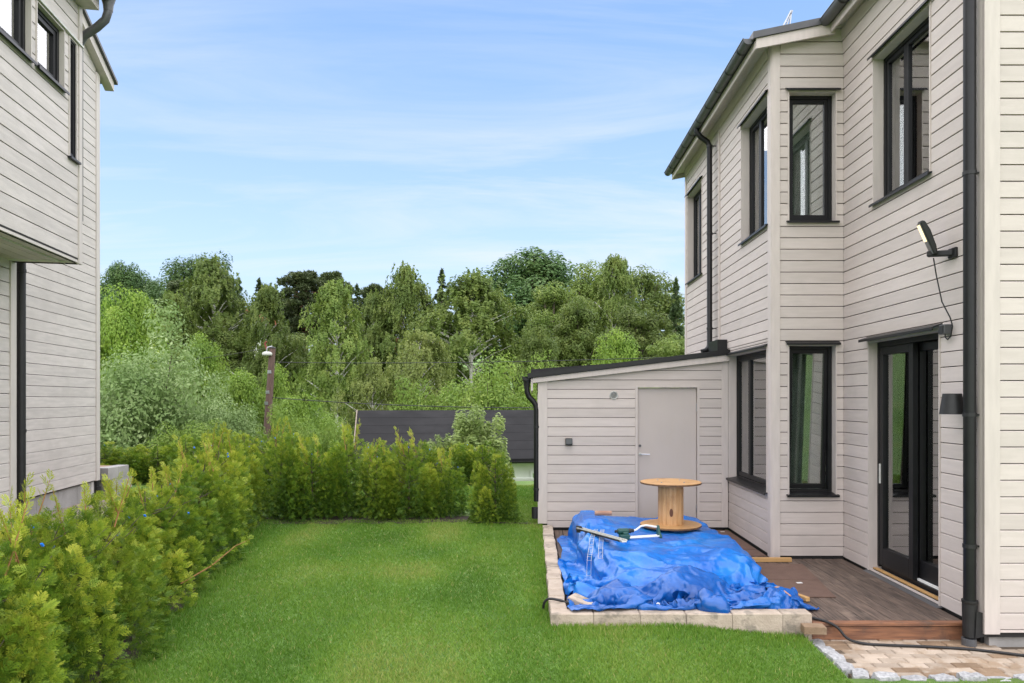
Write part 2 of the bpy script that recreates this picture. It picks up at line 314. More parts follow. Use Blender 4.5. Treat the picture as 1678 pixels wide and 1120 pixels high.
# ---------------------------------------------------------------- timber walls
STEP, GAP, BT = .14, .008, .022
class Wall:
    """vertical plane from p0 to p1 (plan), outside on the left of the walk; local axes (u, outward t, z)"""
    def __init__(s, p0, p1):
        s.p0 = Vector((p0[0], p0[1], 0)); d = Vector((p1[0] - p0[0], p1[1] - p0[1], 0)); s.len = d.length
        s.u = d / s.len; s.n = Vector((-s.u.y, s.u.x, 0))
    def frame(s, u=0, z=0):
        o = s.p0 + s.u * u
        return Matrix(((s.u.x, s.n.x, 0, o.x), (s.u.y, s.n.y, 0, o.y), (0, 0, 1, z), (0, 0, 0, 1)))
    def pt(s, u, t, z): return s.frame() @ Vector((u, t, z))
def clip_poly(poly, h):
    a, b, c = h; o = []
    for i, p in enumerate(poly):
        q = poly[(i + 1) % len(poly)]; dp = a * p[0] + b * p[1] - c; dq = a * q[0] + b * q[1] - c
        if dp <= 0: o.append(p)
        if dp * dq < 0:
            k = dp / (dp - dq); o.append((p[0] + (q[0] - p[0]) * k, p[1] + (q[1] - p[1]) * k))
    return o
def minus(segs, cut):
    o = []
    for a, b in segs:
        if cut[1] <= a or cut[0] >= b: o.append((a, b)); continue
        if cut[0] - a > .012: o.append((a, cut[0]))
        if b - cut[1] > .012: o.append((cut[1], b))
    return o
def backing(parent, W, u0, u1, z0, z1, ops=(), clips=(), thick=.12):
    us = sorted({u0, u1, *[min(max(v, u0), u1) for o in ops for v in o[:2]]}); zs = sorted({z0, z1, *[min(max(v, z0), z1) for o in ops for v in o[2:]]})
    mb = MB(); inner = []
    for i in range(len(us) - 1):
        for j in range(len(zs) - 1):
            cu, cz = (us[i] + us[i + 1]) / 2, (zs[j] + zs[j + 1]) / 2
            if any(o[0] < cu < o[1] and o[2] < cz < o[3] for o in ops): continue
            p = [(us[i], zs[j]), (us[i + 1], zs[j]), (us[i + 1], zs[j + 1]), (us[i], zs[j + 1])]
            for h in clips: p = clip_poly(p, h)
            if len(p) < 3: continue
            n = len(p)
            mb.add([(a, 0, c) for a, c in p], [tuple(range(n))[::-1]])
            inner.append(len(mb.f)); mb.add([(a, -thick, c) for a, c in p], [tuple(range(n))])
    me = mb.mesh('wall', M['sheath']); me.materials.append(M['inside'])
    for k in inner: me.polygons[k].material_index = 1
    return link('wall', me, parent, W.frame())
BOARD = {}
def siding(wall_o, W, u0, u1, z0, z1, ops=(), clips=(), flare=None, mat='paint', phase=.02):
    GAP = .0055 if mat == 'paint_left' else .0078
    k = math.floor((z0 - phase) / STEP + 1e-6)
    while phase + k * STEP < z1 - .02:
        za, zb = max(z0, phase + k * STEP), min(z1, phase + (k + 1) * STEP); k += 1
        if zb - za < .02: continue
        a, b = za + GAP / 2, zb - GAP / 2
        segs = [(u0, u1)]
        for o in ops:
            if o[2] <= a + .004 and o[3] >= b - .004: segs = minus(segs, o)
        part_ops = [o for o in ops if not (o[2] <= a + .004 and o[3] >= b - .004) and o[3] > a and o[2] < b]
        cuts = sorted({a, b, *[v for o in part_ops for v in o[2:] if a < v < b]})
        for s0, s1 in segs:
            rects = []
            for c, d in zip(cuts[:-1], cuts[1:]):
                ss = [(s0, s1)]
                for o in part_ops:
                    if o[2] < (c + d) / 2 < o[3]: ss = minus(ss, o)
                rects += [(x, y, c, d) for x, y in ss]
            if not rects: continue
            fl = flare and b > flare[0]
            need_clip = any(h[0] * x + h[1] * z > h[2] for h in clips for x in (s0, s1) for z in (a, b))
            key = None
            if len(rects) == 1 and not fl and not need_clip:
                key = (round(s1 - s0, 4), round(b - a, 4), mat)
                if key in BOARD: link('board', BOARD[key], wall_o, W.frame(s0, a)); continue
            mb = MB(); off = (lambda z: max(0, z - flare[0]) * flare[1]) if fl else (lambda z: 0)
            for x, y, c, d in rects:
                p = [(x, c), (y, c), (y, d), (x, d)]
                for h in clips: p = clip_poly(p, h)
                if len(p) < 3: continue
                if len(p) == 4 and d == b and not need_clip:
                    prof = [(0, c), (BT + off(c), c), (BT + off(d), d - .008), (BT - .009 + off(d), d), (0, d)]
                    mb.prism([(t, z - a) for t, z in prof], 'x', x - s0, y - s0)
                else:
                    n = len(p); mb.add([(u - s0, 0, z - a) for u, z in p] + [(u - s0, BT + off(z), z - a) for u, z in p],
                                       [tuple(range(n)), tuple(range(n, 2 * n))[::-1]] + [(i, n + i, n + (i + 1) % n, (i + 1) % n) for i in range(n)])
            if not mb.f: continue
            me = mb.mesh('board', M[mat])
            if key: BOARD[key] = me
            link('board', me, wall_o, W.frame(s0, a))
def corner_trim(parent, W, u0, u1, z0, z1, t=.036, mat='trim', clips=()):
    p = [(u0, z0), (u1, z0), (u1, z1), (u0, z1)]
    for h in clips: p = clip_poly(p, h)
    n = len(p); mb = MB(); mb.add([(u, 0, z) for u, z in p] + [(u, t, z) for u, z in p], [tuple(range(n)), tuple(range(n, 2 * n))[::-1]] + [(i, n + i, n + (i + 1) % n, (i + 1) % n) for i in range(n)])
    return mb.build('corner_board', M[mat], parent, mat4=W.frame(), bevel=.003)
def rect_frame(mb, u0, u1, z0, z1, w, t0, t1, wb=None):
    wb = wb or w
    mb.box(u0, u0 + w, t0, t1, z0, z1); mb.box(u1 - w, u1, t0, t1, z0, z1)
    mb.box(u0 + w, u1 - w, t0, t1, z1 - w, z1); mb.box(u0 + w, u1 - w, t0, t1, z0, z0 + wb); return mb
def window(house, W, u0, u1, z0, z1, lights=((0, 1),), depth=.12, hood=True, sill=True, mat='trim', tilt=0, label=None, bead=True, curtain=None, hood_ext=.03, fmat='frame', blind=False):
    F = W.frame(); c = .016
    cs = MB(); cs.box(u0, u0 + c, -depth, .032, z0, z1); cs.box(u1 - c, u1, -depth, .032, z0, z1); cs.box(u0 + c, u1 - c, -depth, .030, z1 - c, z1)
    a, b, d, e = u0 + c, u1 - c, z0 + .012, z1 - c
    fw, sw = (.042, .046) if u1 - u0 > .3 else (.016, .014)
    fo = rect_frame(MB(), a, b, d, e, fw, -depth - .05, -depth + .035)
    w = fo.build('window', M[fmat], house, mat4=F, bevel=.003)
    if label: w['label'] = label
    cs.build('casing', M[mat], w, mat4=F)
    ia, ib, idn, ie = a + fw, b - fw, d + fw, e - fw
    for i, (f0, f1) in enumerate(lights):
        x0, x1 = ia + (ib - ia) * f0, ia + (ib - ia) * f1
        G = F
        if tilt: G = F @ Matrix.Translation((0, -depth + .02, ie)) @ Matrix.Rotation(tilt, 4, 'X') @ Matrix.Translation((0, depth - .02, -ie))
        sx0, sx1 = x0 + .002, x1 - .002
        rect_frame(MB(), sx0, sx1, idn + .002, ie - .002, sw, -depth - .03, -depth + .024, sw + .009).build('sash', M[fmat], w, mat4=G, bevel=.003)
        MB().box(sx0 + sw - .002, sx1 - sw + .002, -depth - .008, -depth + .002, idn + sw + .004, ie - sw + .002).build('pane', M['glass'], w, mat4=G)
    if hood:
        MB().prism([(.020, z1 + .040), (.078, z1 + .012), (.078, z1 - .010), (.072, z1 - .010), (.072, z1 + .006), (.020, z1 + .031)], 'x', u0 - hood_ext, u1 + hood_ext).build('hood', M['black'], w, mat4=F)
    if sill:
        MB().prism([(-depth + .03, z0 + .028), (.066, z0 + .004), (.066, z0 - .022), (.058, z0 - .022), (.058, z0 - .004), (-depth + .03, z0 + .008)], 'x', u0 - .02, u1 + .02).build('sill', M['black'], w, mat4=F)
    if curtain:
        x0, x1 = u0 + (u1 - u0) * curtain[0], u0 + (u1 - u0) * curtain[1]; mb = MB(); n = max(6, int((x1 - x0) / .02))
        top = [(x0 + (x1 - x0) * i / n, -depth - (.065 if blind else .14) + (.002 if blind else .022) * math.sin(i * 1.9), 0) for i in range(n + 1)]
        mb.add([(x, t, z0 + .05) for x, t, _ in top] + [(x, t, z1 - .06) for x, t, _ in top], [(i, i + 1, n + 2 + i, n + 1 + i) for i in range(n)])
        mb.build('blind' if blind else 'curtain', M['blind' if blind else 'curtain'], w, smooth=True, mat4=F)
    return w
def half_pipe(y0, y1, r, n=10, th=.004):
    mb = MB(); k = [math.pi + math.pi * i / n for i in range(n + 1)]
    for y in (y0, y1):
        mb.v += [(r * math.cos(t), y, r * math.sin(t)) for t in k] + [((r - th) * math.cos(t), y, (r - th) * math.sin(t)) for t in k]
    m_ = 2 * (n + 1)
    for i in range(n):
        mb.f.append((i, i + 1, m_ + i + 1, m_ + i)); mb.f.append((n + 1 + i + 1, n + 1 + i, m_ + n + 1 + i, m_ + n + 2 + i))
    mb.f += [(0, n + 1, m_ + n + 1, m_), (n + 1 + n, n, m_ + n, m_ + n + 1 + n)]
    return mb
def gutter(house, W4, length, r, spacing, mat, caps=(True, True)):
    """half-round gutter along local +Y"""
    g = half_pipe(0, length, r); n = 10
    for y, on in ((.0, caps[0]), (length - .006, caps[1])):
        if on:
            ks = [math.pi + math.pi * i / n for i in range(n + 1)]
            g.add([(r * math.cos(t), y, r * math.sin(t)) for t in ks] + [(r * math.cos(t), y + .006, r * math.sin(t)) for t in ks], [tuple(range(n + 1)), tuple(range(n + 1, 2 * n + 2))[::-1]])
    g.tube([(-r, 0, 0), (-r, length, 0)], .008, 8)
    o = g.build('gutter', M[mat], house, smooth=True, mat4=W4)
    bm_ = half_pipe(-.014, .014, r + .006, th=.006).mesh('bracket', M['black'], True); y = spacing * .5
    while y < length:
        link('bracket', bm_, o, W4 @ Matrix.Translation((0, y, 0))); y += spacing
    return o
def downpipe(house, pts, r, mat='black', clips=(), n=14):
    o = MB().tube(pts, r, n).build('downpipe', M[mat], house, smooth=True)
    for c, d in clips:              # collar height point and direction to the wall
        c = Vector(c); d = Vector(d)
        k = MB().tube([c - Vector((0, 0, .016)), c + Vector((0, 0, .016))], r + .006, 14)
        k.beam(c + d.normalized() * r, c + d, .016, .014)
        k.build('clip', M['black_matt'], o)
    return o

# ---------------------------------------------------------------- house on the right
A_, B_, C_, D_ = (3.85, 6.19), (3.85, 8.98), (2.97, 8.98), (2.97, 13.95)
rh = thing('timber_house', 'greige two-storey timber house with black gutters, bay and sliding door, right of the deck', 'house', (6, 9, -.14))
def ztop(x): return 6.373 + .205 * (x - 2.67)
W0, W1, W2, W3 = Wall((9, 6.19), A_), Wall(A_, B_), Wall(B_, C_), Wall(C_, D_)
W4, W5 = Wall(D_, (9, 13.95)), Wall((9, 13.95), (9, 6.19))
FL = (6.08, .18)
def y1(Y): return Y - 6.19
def y3(Y): return Y - 8.98
op1w = (y1(7.006), y1(8.19), 4.13, 5.77); op1d = (y1(6.845), y1(8.305), .05, 2.62)
op2a = (3.85 - 3.742, 3.85 - 3.142, 4.135, 5.735); op2b = (3.85 - 3.742, 3.85 - 3.142, .79, 2.635)
op3a = (y3(9.09), y3(10.26), 4.13, 5.77); op3b = (y3(12.60), y3(13.77), 4.13, 5.77); op3c = (y3(9.13), y3(10.90), .79, 2.62)
w0 = backing(rh, W0, 0, W0.len, -.05, 7.2)
siding(w0, W0, 2.2, W0.len - .095, -.008, 7.2)
w1 = backing(rh, W1, 0, W1.len, -.0, 6.52, [op1w, op1d])
siding(w1, W1, .075, W1.len - .002, .03, 6.50, [op1w, op1d], flare=FL)
cl2 = [(.205, 1, 6.515)]
w2 = backing(rh, W2, 0, W2.len, .0, 6.6, [op2a, op2b], cl2)
siding(w2, W2, .026, W2.len - .075, .045, 6.6, [op2a, op2b], cl2, flare=FL)
w3 = backing(rh, W3, 0, W3.len, .0, 6.33, [op3a, op3b, op3c])
siding(w3, W3, .10, y3(10.935), .045, 2.72, [op3c])
siding(w3, W3, .10, W3.len - .09, 2.72, 6.33, [op3a, op3b], flare=FL)
for W_, z in ((W4, 6.4), (W5, 6.4)): backing(rh, W_, 0, W_.len, -.1, z)
MB().box(4.0, 8.9, 6.35, 13.8, -.02, .0).build('floor', M['inside'], rh); MB().box(3.12, 3.99, 9.12, 13.8, -.02, .0).build('floor', M['inside'], rh)
MB().box(4.0, 8.9, 6.4, 13.8, 2.9, 3.1).build('floor', M['inside'], rh)
MB().box(5.3, 5.38, 6.35, 13.8, .0, 2.9).build('partition', M['inside'], rh); MB().box(5.3, 5.38, 6.35, 13.8, 3.1, 6.7).build('partition', M['inside'], rh)
for z in (.0, 3.1): MB().box(3.10, 3.97, 9.62, 9.66, z, z + 2.9).build('partition', M['inside'], rh)
# corner boards
corner_trim(rh, W0, W0.len - .095, W0.len + .036, -.016, 7.2)
corner_trim(rh, W1, -.030, .075, -.016, 6.46)
corner_trim(rh, W2, W2.len - .075, W2.len + .024, .02, 6.6, clips=cl2)
corner_trim(rh, W3, -.018, .10, .02, 6.30)
corner_trim(rh, W3, W3.len - .09, W3.len + .02, 2.72, 6.30)
MB().box(2.922, 2.948, 11.40, 11.435, 2.75, 6.26).build('cover_strip', M['trim'], rh)
# plinth and black ventilation strip under the boards
MB().box(3.90, 9, 6.235, 6.30, -.17, -.012).build('plinth', M['concrete'], rh)
pl = MB(); pl.box(3.87, 3.95, 6.30, 8.98, -.16, .03); pl.box(2.99, 3.87, 9.0, 9.08, -.16, .044); pl.box(2.99, 3.06, 9.08, 10.93, -.16, .044); pl.build('plinth_strip', M['black_matt'], rh)
# windows
window(rh, W1, *op1w, lights=((0, .60), (.60, 1)), curtain=(.86, .99))
window(rh, W2, *op2a)
window(rh, W2, *op2b, tilt=R(-3.0), label='tall window pushed slightly open at the bottom')
window(rh, W3, *op3a, lights=((0, .62), (.62, 1)), curtain=(.8, .98))
window(rh, W3, *op3b, lights=((0, .62), (.62, 1)), curtain=(.8, .98))
window(rh, W3, *op3c, lights=((0, .66), (.66, 1)), curtain=(.92, 1.0))
# sliding door: near leaf runs behind the far leaf
u0, u1, z0, z1 = op1d; F = W1.frame(); dp = .12
fo = MB(); fo.box(u0 + .016, u0 + .056, -dp - .1, -dp + .05, z0 + .03, z1 - .016); fo.box(u1 - .056, u1 - .016, -dp - .1, -dp + .05, z0 + .03, z1 - .016)
fo.box(u0 + .056, u1 - .056, -dp - .1, -dp + .05, z1 - .075, z1 - .016); fo.box(u0 + .056, u1 - .056, -dp - .1, -dp + .02, z0 + .0, z0 + .05)
door = fo.build('sliding_door', M['frame'], rh, mat4=F, bevel=.003)
cs = MB(); cs.box(u0, u0 + .016, -dp, .032, z0 - .02, z1); cs.box(u1 - .016, u1, -dp, .032, z0 - .02, z1); cs.box(u0 + .016, u1 - .016, -dp, .030, z1 - .016, z1); cs.build('casing', M['trim'], door, mat4=F)
mid = (u0 + u1) / 2
for (x0, x1, t0) in ((mid - .05, u1 - .058, -dp - .012), (u0 + .058, mid + .03, -dp - .085)):
    lf = rect_frame(MB(), x0, x1, z0 + .055, z1 - .078, .085, t0, t0 + .058, .20).build('leaf', M['frame'], door, mat4=F, bevel=.004)
    MB().box(x0 + .083, x1 - .083, t0 + .016, t0 + .026, z0 + .253, z1 - .161).build('pane', M['glass'], lf, mat4=F)
cu = MB(); n = 30; xs_ = [mid + .1 + (u1 - .1 - mid - .1) * i / n for i in range(n + 1)]
cu.add([(x, -dp - .22 + .02 * math.sin(i * 1.7), z) for z in (.10, z1 - .1) for i, x in enumerate(xs_)], [(i, i + 1, n + 2 + i, n + 1 + i) for i in range(n)]); cu.build('curtain', M['curtain'], door, smooth=True, mat4=F)
MB().box(u1 - .105, u1 - .085, -dp + .047, -dp + .066, 1.02, 1.24).build('handle', M['pale'], door, mat4=F, bevel=.004)
MB().box(u0 + .058, mid - .05, -dp - .02, -dp + .0, z0 + .052, z0 + .075).build('white_rail', M['white'], door, mat4=F)
MB().box(u0 + .02, u1 - .02, -dp + .051, -dp + .10, z0 + .0, z0 + .012).build('threshold', M['plank'], door, mat4=F)
MB().prism([(-dp + .02, z0 - .002), (.075, z0 - .032), (.075, z0 - .052), (.06, z0 - .052), (.06, z0 - .038), (-dp + .02, z0 - .014)], 'x', u0 - .03, u1 + .03).build('door_sill', M['grey_metal'], door, mat4=F)
MB().prism([(.020, z1 + .052), (.12, z1 + .016), (.12, z1 - .012), (.113, z1 - .012), (.113, z1 + .008), (.020, z1 + .043)], 'x', u0 - .035, u1 + .04).build('hood', M['black'], door, mat4=F)
# roof, rake boards, soffits
rf = MB(); tk = .08
def roof_piece(x0, x1, ya, yb):
    p = [(x0, ztop(x0)), (x1, ztop(x1)), (x1, ztop(x1) - tk), (x0, ztop(x0) - tk)]; rf.prism(p, 'y', ya, yb)
roof_piece(2.665, 6.2, 8.775, 14.12); roof_piece(3.575, 6.2, 5.75, 8.772)
rf.prism([(6.2, ztop(6.2)), (9.4, ztop(2.9)), (9.4, ztop(2.9) - tk), (6.2, ztop(6.2) - tk)], 'y', 5.75, 14.12)
roof = rf.build('roof', M['roof'], rh)
def rake(x0, x1, ya, yb):
    MB().prism([(x0, ztop(x0) - tk - .002), (x1, ztop(x1) - tk - .002), (x1, ztop(x1) - .212), (x0, ztop(x0) - .202)], 'y', ya, yb).build('rake_board', M['trim'], rh)
rake(2.71, 3.66, 8.80, 8.83); rake(2.71, 6.0, 14.05, 14.08)
sf = MB(); sf.prism([(2.73, ztop(2.73) - .10), (3.84, ztop(3.84) - .10), (3.84, ztop(3.84) - .118), (2.73, ztop(2.73) - .118)], 'y', 8.832, 8.99)
sf.prism([(2.73, ztop(2.73) - .105), (2.99, ztop(2.99) - .105), (2.99, ztop(2.99) - .122), (2.73, ztop(2.73) - .122)], 'y', 8.99, 14.04)
sf.prism([(3.62, ztop(3.62) - .105), (3.86, ztop(3.86) - .105), (3.86, ztop(3.86) - .122), (3.62, ztop(3.62) - .122)], 'y', 5.8, 8.80)
sf.build('soffit', M['trim'], rh)
ff = MB(); ff.box(2.705, 2.728, 8.835, 14.04, 6.185, 6.288); ff.build('eave_board', M['trim'], rh)
ff = MB(); ff.box(3.60, 3.618, 5.8, 8.795, 6.37, 6.474); ff.build('eave_board', M['trim'], rh)
gutter(rh, Matrix.Translation((2.635, 8.86, 6.325)), 5.24, .066, .56, 'grey_metal')
gutter(rh, Matrix.Translation((3.535, 5.75, 6.515)), 3.07, .07, .56, 'grey_metal')
# roof step bracket on the bay roof
rb = MB()
for dx in (0, .045): rb.tube([(3.05 + dx, 9.0, ztop(3.05)), (3.20 + dx * .3, 9.0, ztop(3.2) + .26)], .009, 6)
rb.tube([(3.17, 9.0, ztop(3.1)), (3.20, 9.0, ztop(3.2) + .25)], .009, 6)
for k in (.08, .15, .21): rb.tube([(3.05 + k * .55, 9.0, ztop(3.05) + k), (3.10 + k * .42, 9.0, ztop(3.05) + k)], .006, 6)
rb.build('roof_step', M['galv'], rh)
# downpipes
px_, py_ = 2.845, 11.66
downpipe(rh, [(2.64, py_, 6.30), (2.64, py_, 6.22), (2.70, py_, 6.14), (px_ - .03, py_, 6.06), (px_, py_, 5.98), (px_, py_, 2.84), (px_ - .02, py_ - .01, 2.78), (px_ - .07, py_ - .02, 2.735), (px_ - .13, py_ - .03, 2.715)], .043,
         clips=[((px_, py_, z), (.11, -.02, 0)) for z in (5.99, 4.60, 3.09)])
px_, py_ = 3.745, 6.25
dpp = downpipe(rh, [(3.545, py_, 6.50), (3.545, py_, 6.40), (3.60, py_, 6.30), (px_ - .03, py_, 6.20), (px_, py_, 6.08), (px_, py_, .20)], .050, clips=[((px_, py_, z), (.105, -.025, 0)) for z in (3.89, 1.83, .71)], n=20)
# leaf-trap boot: flared sleeve, open mouth with cheeks, stub into the ground
bt = MB(); bt.lathe((px_, py_, 0), [(.056, .25), (.064, .25), (.064, .235), (.060, .22), (.058, .10), (.050, .10)], 20)
bt.tube([(px_, py_, .12), (px_, py_, -.06)], .056, 20)
for s_ in (-1, 1):
    bt.add([(px_ + .02, py_ + s_ * .058, .17), (px_ + .085, py_ + s_ * .064, .155), (px_ + .115, py_ + s_ * .066, -.035), (px_ + .01, py_ + s_ * .058, -.06),
            (px_ + .02, py_ + s_ * .064, .17), (px_ + .085, py_ + s_ * .070, .155), (px_ + .115, py_ + s_ * .072, -.035), (px_ + .01, py_ + s_ * .064, -.06)],
           [(0, 1, 2, 3), (7, 6, 5, 4), (0, 4, 5, 1), (1, 5, 6, 2), (2, 6, 7, 3), (3, 7, 4, 0)])
bt.add([(px_ + .02, py_ - .064, -.055), (px_ + .118, py_ - .070, -.034), (px_ + .118, py_ + .070, -.034), (px_ + .02, py_ + .064, -.055)], [(0, 1, 2, 3)])
bt.build('leaf_trap', M['black_matt'], dpp)
MB().lathe((px_ - .006, py_, 0), [(.058, -.075), (.058, -.165)], 20).build('drain_stub', M['grey_metal'], dpp)

# lamps and boxes on the house
fl_ = thing('floodlight', 'black floodlight with lit panel on an arm above the sliding door', 'floodlight', (3.80, 6.62, 3.28))
bx = Matrix.Translation((3.635, 6.72, 3.45)) @ Matrix.Rotation(R(-24), 4, 'Y') @ Matrix.Rotation(R(-22), 4, 'Z') @ Matrix.Scale(.86, 4)
hd = MB(); hd.prism([(-.02, -.19), (.015, -.20), (.035, -.12), (.045, .06), (.03, .17), (.0, .19), (-.02, .17)], 'y', -.105, .105); hd.build('housing', M['black_matt'], fl_, mat4=bx, bevel=.012)
MB().box(-.028, -.0205, -.098, .098, -.185, .165).build('bezel', M['grey_metal'], fl_, mat4=bx)
MB().box(-.033, -.0285, -.085, .085, -.04, .152).build('led_panel', M['led'], fl_, mat4=bx)
ar = MB(); ar.beam((3.66, 6.76, 3.30), (3.82, 6.62, 3.285), .07, .05); ar.box(3.80, 3.828, 6.56, 6.68, 3.24, 3.33); ar.build('arm', M['black_matt'], fl_, bevel=.008)
MB().tube([(3.70, 6.73, 3.26), (3.72, 6.72, 3.10), (3.75, 6.68, 2.85), (3.79, 6.62, 2.70), (3.80, 6.60, 2.62), (3.795, 6.62, 2.53), (3.79, 6.66, 2.505), (3.79, 6.70, 2.53), (3.79, 6.70, 2.56)], .006, 8).build('cable', M['black_matt'], fl_, smooth=True)
jb = thing('junction_box', 'small dark grey box beside the top of the sliding door', 'junction box', (3.80, 6.70, 2.56))
MB().box(3.755, 3.826, 6.655, 6.745, 2.555, 2.645).build('housing', M['grey_metal'], jb, bevel=.006); MB().box(3.748, 3.7555, 6.665, 6.735, 2.565, 2.635).build('lid', M['black_matt'], jb)
wlp = thing('wall_lamp', 'black conical wall lamp half hidden behind the near downpipe', 'wall lamp', (3.72, 6.44, 1.83))
sh = MB(); n = 28
for r_, z in ((.103, 1.83), (.076, 2.012), (.072, 2.012), (.099, 1.83)):
    sh.v += [(3.705 + r_ * math.cos(2 * math.pi * j / n), 6.44 + r_ * math.sin(2 * math.pi * j / n), z) for j in range(n)]
sh.f += [(i * n + j, i * n + (j + 1) % n, (i + 1) * n + (j + 1) % n, (i + 1) * n + j) for i in range(3) for j in range(n)] + [tuple(range(n, 2 * n))]
sh.build('lamp_shade', M['black_matt'], wlp, smooth=True)
MB().box(3.77, 3.828, 6.40, 6.48, 1.86, 1.98).build('wall_bracket', M['black_matt'], wlp)

# ---------------------------------------------------------------- storage shed built onto the house
sh_ = thing('storage_shed', 'low greige boarded lean-to shed with grey door and black mono-pitch roof', 'shed', (1.5, 12, .05))
def zs(x): return 2.347 + .119 * (x + .045)
S1, S2 = Wall((2.945, 10.94), (.14, 10.94)), Wall((.14, 10.94), (.14, 14.0))
opd = (2.945 - 2.512, 2.945 - 1.556, .0, 2.172)
cls = [(.119, 1, zs(2.945) - .10)]
s1 = backing(sh_, S1, 0, S1.len, .02, 2.7, [opd], cls)
siding(s1, S1, .10, S1.len - .105, .05, 2.7, [opd], cls, phase=.012)
s2 = backing(sh_, S2, 0, S2.len, .02, zs(.14) - .1); siding(s2, S2, .1, S2.len, .10, zs(.14) - .1, phase=.012)
corner_trim(sh_, S1, .008, .10, .055, 2.7, clips=cls); corner_trim(sh_, S1, S1.len - .105, S1.len + .036, .11, 2.7, clips=cls); corner_trim(sh_, S2, .0, .09, .11, zs(.14) - .12)
MB().box(.16, 2.9, 10.96, 11.1, -.1, .05).build('plinth_strip', M['black_matt'], sh_)
F = S1.frame(); u0, u1, z0, z1 = opd
cs = MB(); cs.box(u0, u0 + .034, -.08, .038, z0 + .05, z1); cs.box(u1 - .034, u1, -.08, .038, z0 + .05, z1); cs.box(u0 + .034, u1 - .034, -.08, .036, z1 - .034, z1); cs.build('door_casing', M['trim'], sh_, mat4=F)
d_ = MB().box(u0 + .040, u1 - .040, -.065, -.018, z0 + .06, z1 - .042).build('door', M['doorpaint'], sh_, mat4=F)
for k in range(1, 5):
    x = u0 + .036 + (u1 - u0 - .072) * k / 5; MB().box(x - .0015, x + .0015, -.0185, -.0170, z0 + .07, z1 - .05).build('groove', M['doorpaint'], d_, mat4=F)
hx = u1 - .075
MB().lathe((0, 0, 0), [(.022, 0), (.022, .008)], 16).build('handle_rose', M['steel'], d_, mat4=F @ Matrix.Translation((hx, -.012, 1.146)) @ Matrix.Rotation(R(-90), 4, 'X'))
MB().tube([(hx, -.01, 1.146), (hx, .04, 1.146), (hx - .015, .05, 1.146), (hx - .14, .05, 1.143)], .009, 8).build('handle', M['steel'], d_, smooth=True, mat4=F)
MB().lathe((0, 0, 0), [(.018, 0), (.018, .012), (.01, .014)], 16).build('lock', M['grey_metal'], d_, mat4=F @ Matrix.Translation((hx, -.012, 1.27)) @ Matrix.Rotation(R(-90), 4, 'X'))
for z in (1.84, .33): MB().tube([(u0 + .036, .0, z - .055), (u0 + .036, .0, z + .055)], .008, 8).build('hinge', M['galv'], d_, mat4=F)
vt = thing('wall_vent', 'round grey louvred vent high on the shed wall', 'vent', (1.235, 10.90, 1.96))
VF = Matrix.Translation((1.235, 10.918, 2.022)) @ Matrix.Rotation(R(90), 4, 'X')
MB().lathe((0, 0, 0), [(.048, .0), (.063, .0), (.063, .014), (.056, .02), (.048, .012), (.048, 0)], 28, False).build('ring', M['pale'], vt, mat4=VF)
MB().lathe((0, 0, 0), [(.049, .001), (.049, .004)], 24).build('backing', M['black_matt'], vt, mat4=VF)
for k in range(-3, 4):
    y = k * .0135; w = math.sqrt(.049 ** 2 - y * y); MB().obox((0, y, .009), (2 * w, .007, .003), Matrix.Rotation(R(35), 3, 'X')).build('slat', M['pale'], vt, mat4=VF)
ob = thing('outlet_box', 'small black outlet box at mid height on the shed wall', 'outlet box', (.563, 10.9, 1.285))
MB().box(.513, .615, 10.855, 10.918, 1.283, 1.383).build('housing', M['black_matt'], ob, bevel=.008); MB().box(.519, .609, 10.846, 10.8555, 1.30, 1.378).build('lid', M['grey_metal'], ob)
rf = MB(); rf.prism([(-.05, zs(-.05)), (2.945, zs(2.945)), (2.945, zs(2.945) - .062), (-.05, zs(-.05) - .062)], 'y', 10.83, 14.2)
for x in (-.02, .0): pass
rf.prism([(.0, zs(0) + .002), (2.9, zs(2.9) + .002), (2.9, zs(2.9) + .055), (.0, zs(0) + .19)], 'y', 14.12, 14.2)
rf.prism([(-.05, zs(-.05) - .063), (2.945, zs(2.945) - .063), (2.945, zs(2.945) - .076), (-.05, zs(-.05) - .076)], 'y', 10.826, 10.836)
shr = rf.build('roof', M['roof_black'], sh_)
MB().prism([(-.045, zs(-.045) - .001), (2.945, zs(2.945) - .001), (2.945, zs(2.945) - .066), (-.045, zs(-.045) - .066)], 'y', 10.822, 10.829).build('roof_edging', M['black'], shr)
MB().box(2.80, 2.945, 10.99, 11.55, 2.69, 2.86).build('flashing', M['black'], shr)
MB().prism([(.03, zs(.03) - .078), (2.945, zs(2.945) - .078), (2.945, zs(2.945) - .170), (.03, zs(.03) - .150)], 'y', 10.85, 10.875).build('rake_board', M['trim'], sh_)
MB().prism([(.03, zs(.03) - .08), (2.945, zs(2.945) - .08), (2.945, zs(2.945) - .095), (.03, zs(.03) - .095)], 'y', 10.876, 14.1).build('soffit', M['trim'], sh_)
MB().box(.0, .028, 10.86, 14.1, 2.09, 2.27).build('eave_board', M['trim'], sh_)
gutter(sh_, Matrix.Translation((-.07, 10.86, 2.30)), 3.2, .062, .6, 'black')
px_, py_ = .083, 10.93
dpp = downpipe(sh_, [(-.06, py_, 2.20), (-.055, py_, 2.07), (-.03, py_, 2.0), (.03, py_, 1.94), (.07, py_, 1.88), (px_, py_, 1.80), (px_, py_, .44)], .041, mat='black', clips=[((px_, py_, z), (.05, .06, 0)) for z in (1.55, .62)])
MB().lathe((-.06, py_, 0), [(.042, 2.12), (.048, 2.2), (.075, 2.29), (.08, 2.30)], 16).build('outlet_funnel', M['black_matt'], dpp, smooth=True)
MB().lathe((.062, py_, 0), [(.048, .34), (.05, .35), (.05, .19), (.046, .185)], 16).build('drain_stub', M['black_matt'], dpp)

